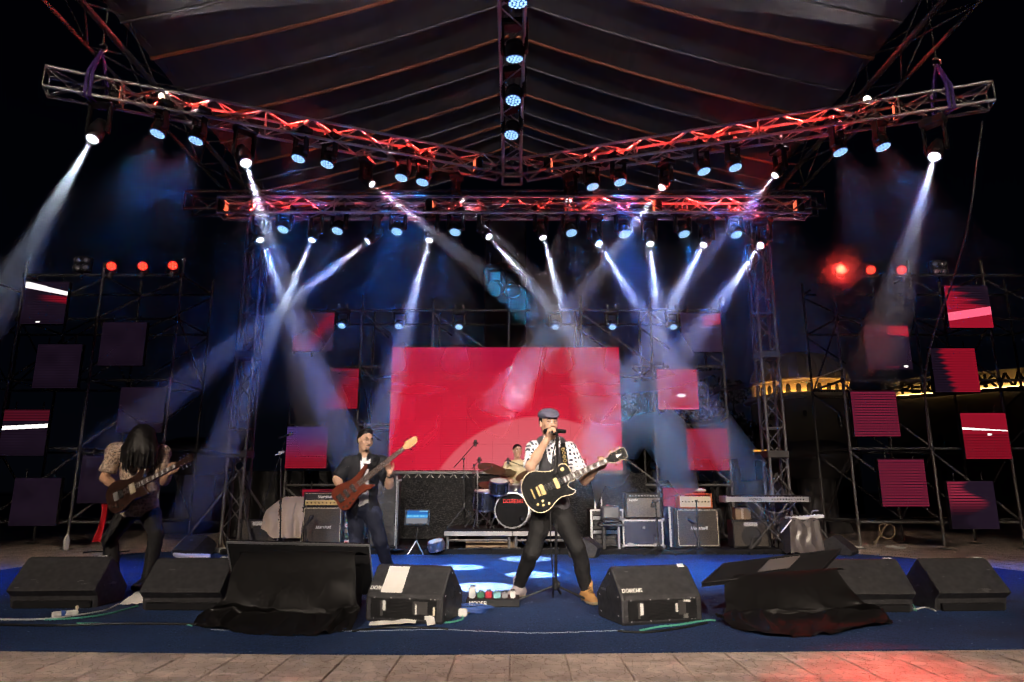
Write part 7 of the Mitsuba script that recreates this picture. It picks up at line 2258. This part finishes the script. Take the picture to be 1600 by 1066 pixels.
part(pt, 'pin', cat(rod(c + V3(.035, 0, .03), c + V3(.055, 0, .03), .005, 6)), 'mat_brass')
pt = thing('power_strip', 'pale power strip with blue tape before the wedge at the picture edge', 'power strip')
c0, c1_ = floor_at(80, 965), floor_at(122, 961)
Rp = basis(x=c1_ - c0, z=[0, 0, 1])
Lp = np.linalg.norm(c1_ - c0)
part(pt, 'body', mv(box(V3(0, -.025, 0), V3(Lp, .025, .04), .010), c0, Rp), 'mat_white', 30)
part(pt, 'tape_wrap', mv(box(V3(Lp * .3, -.027, .0), V3(Lp * .55, .027, .042), .010), c0, Rp), 'mat_blue_cable', 30)
part(pt, 'plug', mv(box(V3(Lp * .86, -.018, .041), V3(Lp * 1.0, .018, .07), .008), c0, Rp), 'mat_cream', 30)
pp = thing('paper_plate', 'crumpled white paper between the first two wedges', 'paper')
U, Vv = np.meshgrid(np.linspace(0, 1, 16), np.linspace(0, 1, 12))
c0 = floor_at(186, 948)
part(pp, 'sheet', grid_mesh(np.stack([c0[0] + .22 * U + .03 * Vv, c0[1] + .22 * Vv, CZ + .01 + .05 * meshkit.fbm(np.stack([U * 3, Vv * 3, U * 0], -1), 3) + .06 * Vv], -1)), 'mat_paper', True)
c0 = floor_at(575, 981)
pp = thing('paper_sheet', 'white paper lying before the floor monitor beside the draped screen', 'paper')
part(pp, 'sheet', grid_mesh(np.stack([c0[0] + .33 * U, c0[1] + .06 * U + .10 * Vv, CZ + .012 + .03 * meshkit.fbm(np.stack([U * 3, Vv * 2, U * 0], -1), 2)], -1)), 'mat_paper', True)
tg = thing('paper_tag', 'small white tag at the foot of the floor monitor beside the draped screen', 'tag')
c0 = floor_at(674, 979)
part(tg, 'sheet', mv(box(V3(-.03, 0, 0), V3(.03, .09, .002)), c0 + V3(0, 0, .01), rot([1, 0, 0], 35) @ rot([0, 0, 1], 15)), 'mat_paper', False)
tw = thing('white_towel', 'white towel lying beside the small wedge near the tower', 'towel')
part(tw, 'roll', rough_up(mv(tube([floor_at(272, 871) + V3(0, 0, .04), floor_at(285, 873) + V3(0, 0, .02), floor_at(305, 872.5) + V3(0, 0, .02), floor_at(328, 872) + V3(0, 0, .02)], [.03, .05, .045, .04], 14)), .012, 14), 'mat_white', True)
part(tw, 'fold', rough_up(tube([floor_at(334, 863) + V3(0, 0, .03), floor_at(345, 864) + V3(0, 0, .03), floor_at(358, 863) + V3(0, 0, .03)], [.03, .06, .04], 12), .015, 14), 'mat_white', True)
cable('dark cable across the tan paving by the long-haired guitarist', [(130, 865), (155, 863), (180, 864), (202, 862)], 'mat_black', .012, seed=15)
sb_ = thing('drinks_bottle', 'clear plastic bottle standing at the foot of the scaffold pole', 'bottle')
part(sb_, 'body', lathe([(.0005, 0), (.045, 0), (.05, .02), (.046, .1), (.05, .16), (.04, .21), (.016, .25), (.016, .28), (.0005, .28)], 16, at(104, 846, SY - .2) * V3(1, 1, 0) + V3(0, 0, -.01)), 'mat_white', True)
cable('yellowish cable hanging at the foot of the dome side scaffold', [(1366, 848), (1376, 842), (1390, 846), (1400, 852)], 'mat_cardboard', .012, .03, seed=17)
yc = thing('hanging_loop', 'yellow brown cable loop tied to the low ledger of the dome side scaffold', 'cable')
q = [at(1366, 852, SY - .05), at(1376, 835, SY - .05), at(1386, 820, SY - .05), at(1396, 823, SY - .05), at(1397, 836, SY - .05), at(1388, 842, SY - .05), at(1377, 836, SY - .05), at(1374, 822, SY - .05), at(1384, 818, SY - .05)]
part(yc, 'cable', tube(spline(np.array(q), 8, False), .013, 6), 'mat_cardboard', True)
for i, (a_, b2) in enumerate(((1340, 855), (1392, 854), (1406, 856))):
    c = atz(a_, b2 + 2, 0)
    solo('litter_scrap', rough_up(mv(trimesh.creation.icosphere(2, 1.0), c + V3(0, 0, .02), np.diag([.11, .05, .025])), .012, 12, i), 'mat_paper', f'{ORD[i]} scrap of pale rubbish along the dome side scaffold foot, from the keyboard', 'rubbish', smooth=True)

# ===== behind the stage ========================================================
solo('concrete_pillar', box(V3(at(757, 440, 17)[0], 17, -.01), V3(at(822, 440, 17)[0], 17.9, at(790, 335, 17)[2]), .03), 'mat_concrete', 'tall grey concrete pillar behind the main screen', 'pillar', smooth=False)
for (px, lab, yy) in ((292, 'low round stone basin behind the scaffold on the guitarist side', 681), (1290, 'low round stone basin behind the scaffold on the dome side', 686)):
    c = at(px, 730, 17.0)
    z = at(px, yy, 17)[2]
    t = thing('stone_basin', lab, 'basin')
    part(t, 'bowl', lathe([(.5, z - .95), (1.05, z - .55), (1.12, z - .42), (1.0, z - .2), (.55, z - .03), (.001, z)], 32, V3(c[0], 17.6, 0)), 'mat_concrete', True)
    part(t, 'pedestal', lathe([(.75, -.01), (.7, .2), (.45, .3), (.45, z - .9)], 24, V3(c[0], 17.6, 0)), 'mat_concrete', True)

# illuminated dome
DYY = 34.0
dc = at(1248, 600, DYY)
dr_ = abs(at(1320, 600, DYY)[0] - at(1176, 600, DYY)[0]) / 2
zb, zt_ = float(at(1248, 613, DYY - dr_)[2]), float(at(1248, 592, DYY - dr_)[2])
dm = thing('domed_building', 'round domed building with a floodlit arcade band behind the truss tower', 'building')
cD = V3(dc[0], DYY, 0)
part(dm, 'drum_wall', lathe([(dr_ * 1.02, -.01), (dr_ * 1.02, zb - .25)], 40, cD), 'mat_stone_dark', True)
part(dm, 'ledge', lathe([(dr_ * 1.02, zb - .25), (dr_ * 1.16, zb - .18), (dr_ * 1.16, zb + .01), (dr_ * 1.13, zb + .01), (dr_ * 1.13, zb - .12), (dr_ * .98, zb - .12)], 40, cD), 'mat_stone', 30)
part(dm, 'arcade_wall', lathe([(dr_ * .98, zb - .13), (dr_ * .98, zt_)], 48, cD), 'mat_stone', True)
part(dm, 'cornice', lathe([(dr_ * .98, zt_), (dr_ * 1.0, zt_ + .03), (dr_ * 1.0, zt_ + .10), (dr_ * .985, zt_ + .13)], 40, cD), 'mat_stone', 30)
hD = float(at(1248, 566, DYY)[2]) - zt_
dp = [(dr_ * .985 * math.cos(a_) if a_ < 1.56 else .001, zt_ + .14 + hD * 1.25 * math.sin(a_)) for a_ in np.linspace(0, math.pi / 2, 12)]
part(dm, 'dome', lathe(dp, 48, cD), 'mat_stone', True)
for k in range(32):
    a_ = 2 * math.pi * k / 32
    if math.sin(a_) > .2:
        continue
    part(dm, 'rib', tube([cD + V3(r_ * 1.004 * math.cos(a_), r_ * 1.004 * math.sin(a_), z_) for r_, z_ in dp], .035, 5), 'mat_stone', True)
for k in range(15):
    a_ = -math.pi / 2 + (k - 7) * .205
    n_ = V3(math.cos(a_), math.sin(a_), 0)
    hh = (zt_ - zb) * .72
    arch = np.array([(-.11, 0), (.11, 0), (.11, hh * .62), (.08, hh * .86), (0, hh), (-.08, hh * .86), (-.11, hh * .62)])
    part(dm, 'arch_opening', mv(slab(np.vstack([np.linspace(p_, q_, 4)[:-1] for p_, q_ in zip(arch, np.roll(arch, -1, 0))]), .03, .004), cD + n_ * dr_ * .97 + V3(0, 0, zb + .02), basis(x=np.cross([0, 0, 1.0], n_), y=[0, 0, 1])), 'mat_black_matte', False)
ring = [cD + V3(dr_ * 1.07 * math.cos(a_), dr_ * 1.07 * math.sin(a_), zb - .07) for a_ in np.linspace(-math.pi * .98, -.02 * math.pi, 60)]
lit(dm, 'strip_lamp', tube(ring, .03, 6), V3(9.0, 4.2, .8) / LU * 7, 1.0)
for (px, py, s) in ((1166, 672, 1), (1171, 674, .8), (1258, 646, .5), (1206, 652, .5), (1204, 668, .5), (1313, 655, 1.2), (1203, 690, .7), (1204, 700, .5)):
    p = at(px, py, DYY - dr_ - .3)
    lit(dm, 'wall_lamp', mv(lathe([(.0005, .3 * s), (.06, .25 * s), (.10, .05), (.06, -.25 * s), (.0005, -.3 * s)], 8), p), V3(1.6, .85, .25) / LU)
lit(dm, 'window_strip', box(at(1178, 703, DYY - 3), at(1200, 706, DYY - 3) + V3(0, .1, 0)), V3(.9, .38, .06) / LU)

# lettered building in the same direction
LA, LB = atz(1403, 619, 4.9), atz(1612, 602, 4.9)
bd = unit(LB - LA)
nb = unit(np.cross(bd, [0, 0, 1.0]))
nb = nb if nb[1] < 0 else -nb
bl = thing('library_building', 'dark building with backlit lettering along its parapet', 'building')
Lb = np.linalg.norm(LB - LA)
Rb = basis(x=bd, z=[0, 0, 1])
Wb = lambda m: mv(m, LA, Rb)
sy = 1 if Rb[:, 1] @ nb < 0 else -1
zf = LA[2]
part(bl, 'wall', Wb(box(V3(-.6, sy * .12, -zf), V3(Lb + 8, sy * .6, -.06))), 'mat_concrete', False)
part(bl, 'parapet_ledge', Wb(box(V3(-.6, -sy * .3, -.14), V3(Lb + 8, sy * .1, -.03), .01)), 'mat_stone', False)
part(bl, 'sign_wall', Wb(box(V3(-.6, sy * .15, -.03), V3(Lb + 8, sy * .5, .72))), 'mat_stone', False)
lit(bl, 'strip_lamp', Wb(rod(V3(0, sy * .10, .0), V3(Lb + 3, sy * .10, .0), .022, 6)), V3(9.0, 5.2, 1.6) / LU * 6, 1.0)
sgn = 'PERPUSTAKAAN'
for i, chh in enumerate(sgn):
    x = Lb * [.005, .085, .17, .25, .34, .42, .50, .575, .655, .765, .86, .96][i] + .3
    part(bl, 'letter', Wb(mv(letters(chh, .50, V3(0, 0, 0), [1, 0, 0], [0, 0, 1], .05, True), V3(x, sy * .02, .06))), 'mat_black_matte', False)
for (px, py, Y) in ((1470, 690, 24), (1482, 700, 24)):
    lit(bl, 'wall_lamp', lathe([(.0005, .25), (.07, .2), (.09, .0), (.0005, -.2)], 8, at(px, py, Y)), V3(.5, .17, .04) / LU)

# trees behind the scaffold
def tree(label, base, h, r, seed, n=2200):
    g_ = np.random.default_rng(seed)
    t = thing('tree', label, 'tree')
    part(t, 'trunk', tube([base, base + V3(.1, 0, h * .3), base + V3(-.05, .1, h * .6)], [.16, .12, .05], 9), 'mat_bark', True)
    cl2 = []
    for k in range(9):
        d = unit(V3(g_.normal(), g_.normal() * .7, abs(g_.normal()) * .8))
        c = base + V3(0, 0, h * .42) + d * V3(r * .75, r * .6, h * .40)
        part(t, 'limb', tube([base + V3(0, 0, h * .3), (base + V3(0, 0, h * .45) + c) / 2, c], [.06, .04, .015], 6), 'mat_bark', True)
        cl2.append((c, r * (.35 + .3 * g_.random())))
    v, f = [], []
    for k in range(n):
        c, rr = cl2[g_.integers(len(cl2))]
        p = c + unit(g_.normal(size=3)) * rr * g_.random() ** .4 * V3(1, .9, .75)
        a_, b2 = unit(g_.normal(size=3)), unit(g_.normal(size=3))
        s = .05 + .06 * g_.random()
        o = len(v)
        v += [p - a_ * s, p + b2 * s * .45, p + a_ * s, p - b2 * s * .45]
        f += [[o, o + 1, o + 2], [o, o + 2, o + 3]]
    part(t, 'crown', (np.array(v), np.array(f)), 'mat_leaf', False, kind='stuff')


tree('dark leafy tree behind the scaffold above the orange amplifier', V3(at(1085, 800, 17)[0], 17.2, 0), 4.6, 1.5, 5, 3200)
tree('dark leafy tree behind the scaffold beside the main screen', V3(at(1010, 800, 18)[0], 18.0, 0), 4.2, 1.2, 6, 2200)
tree('dark leafy tree between the scaffold and the domed building', V3(at(1150, 800, 20)[0], 20, 0), 4.8, 1.1, 8, 2000)
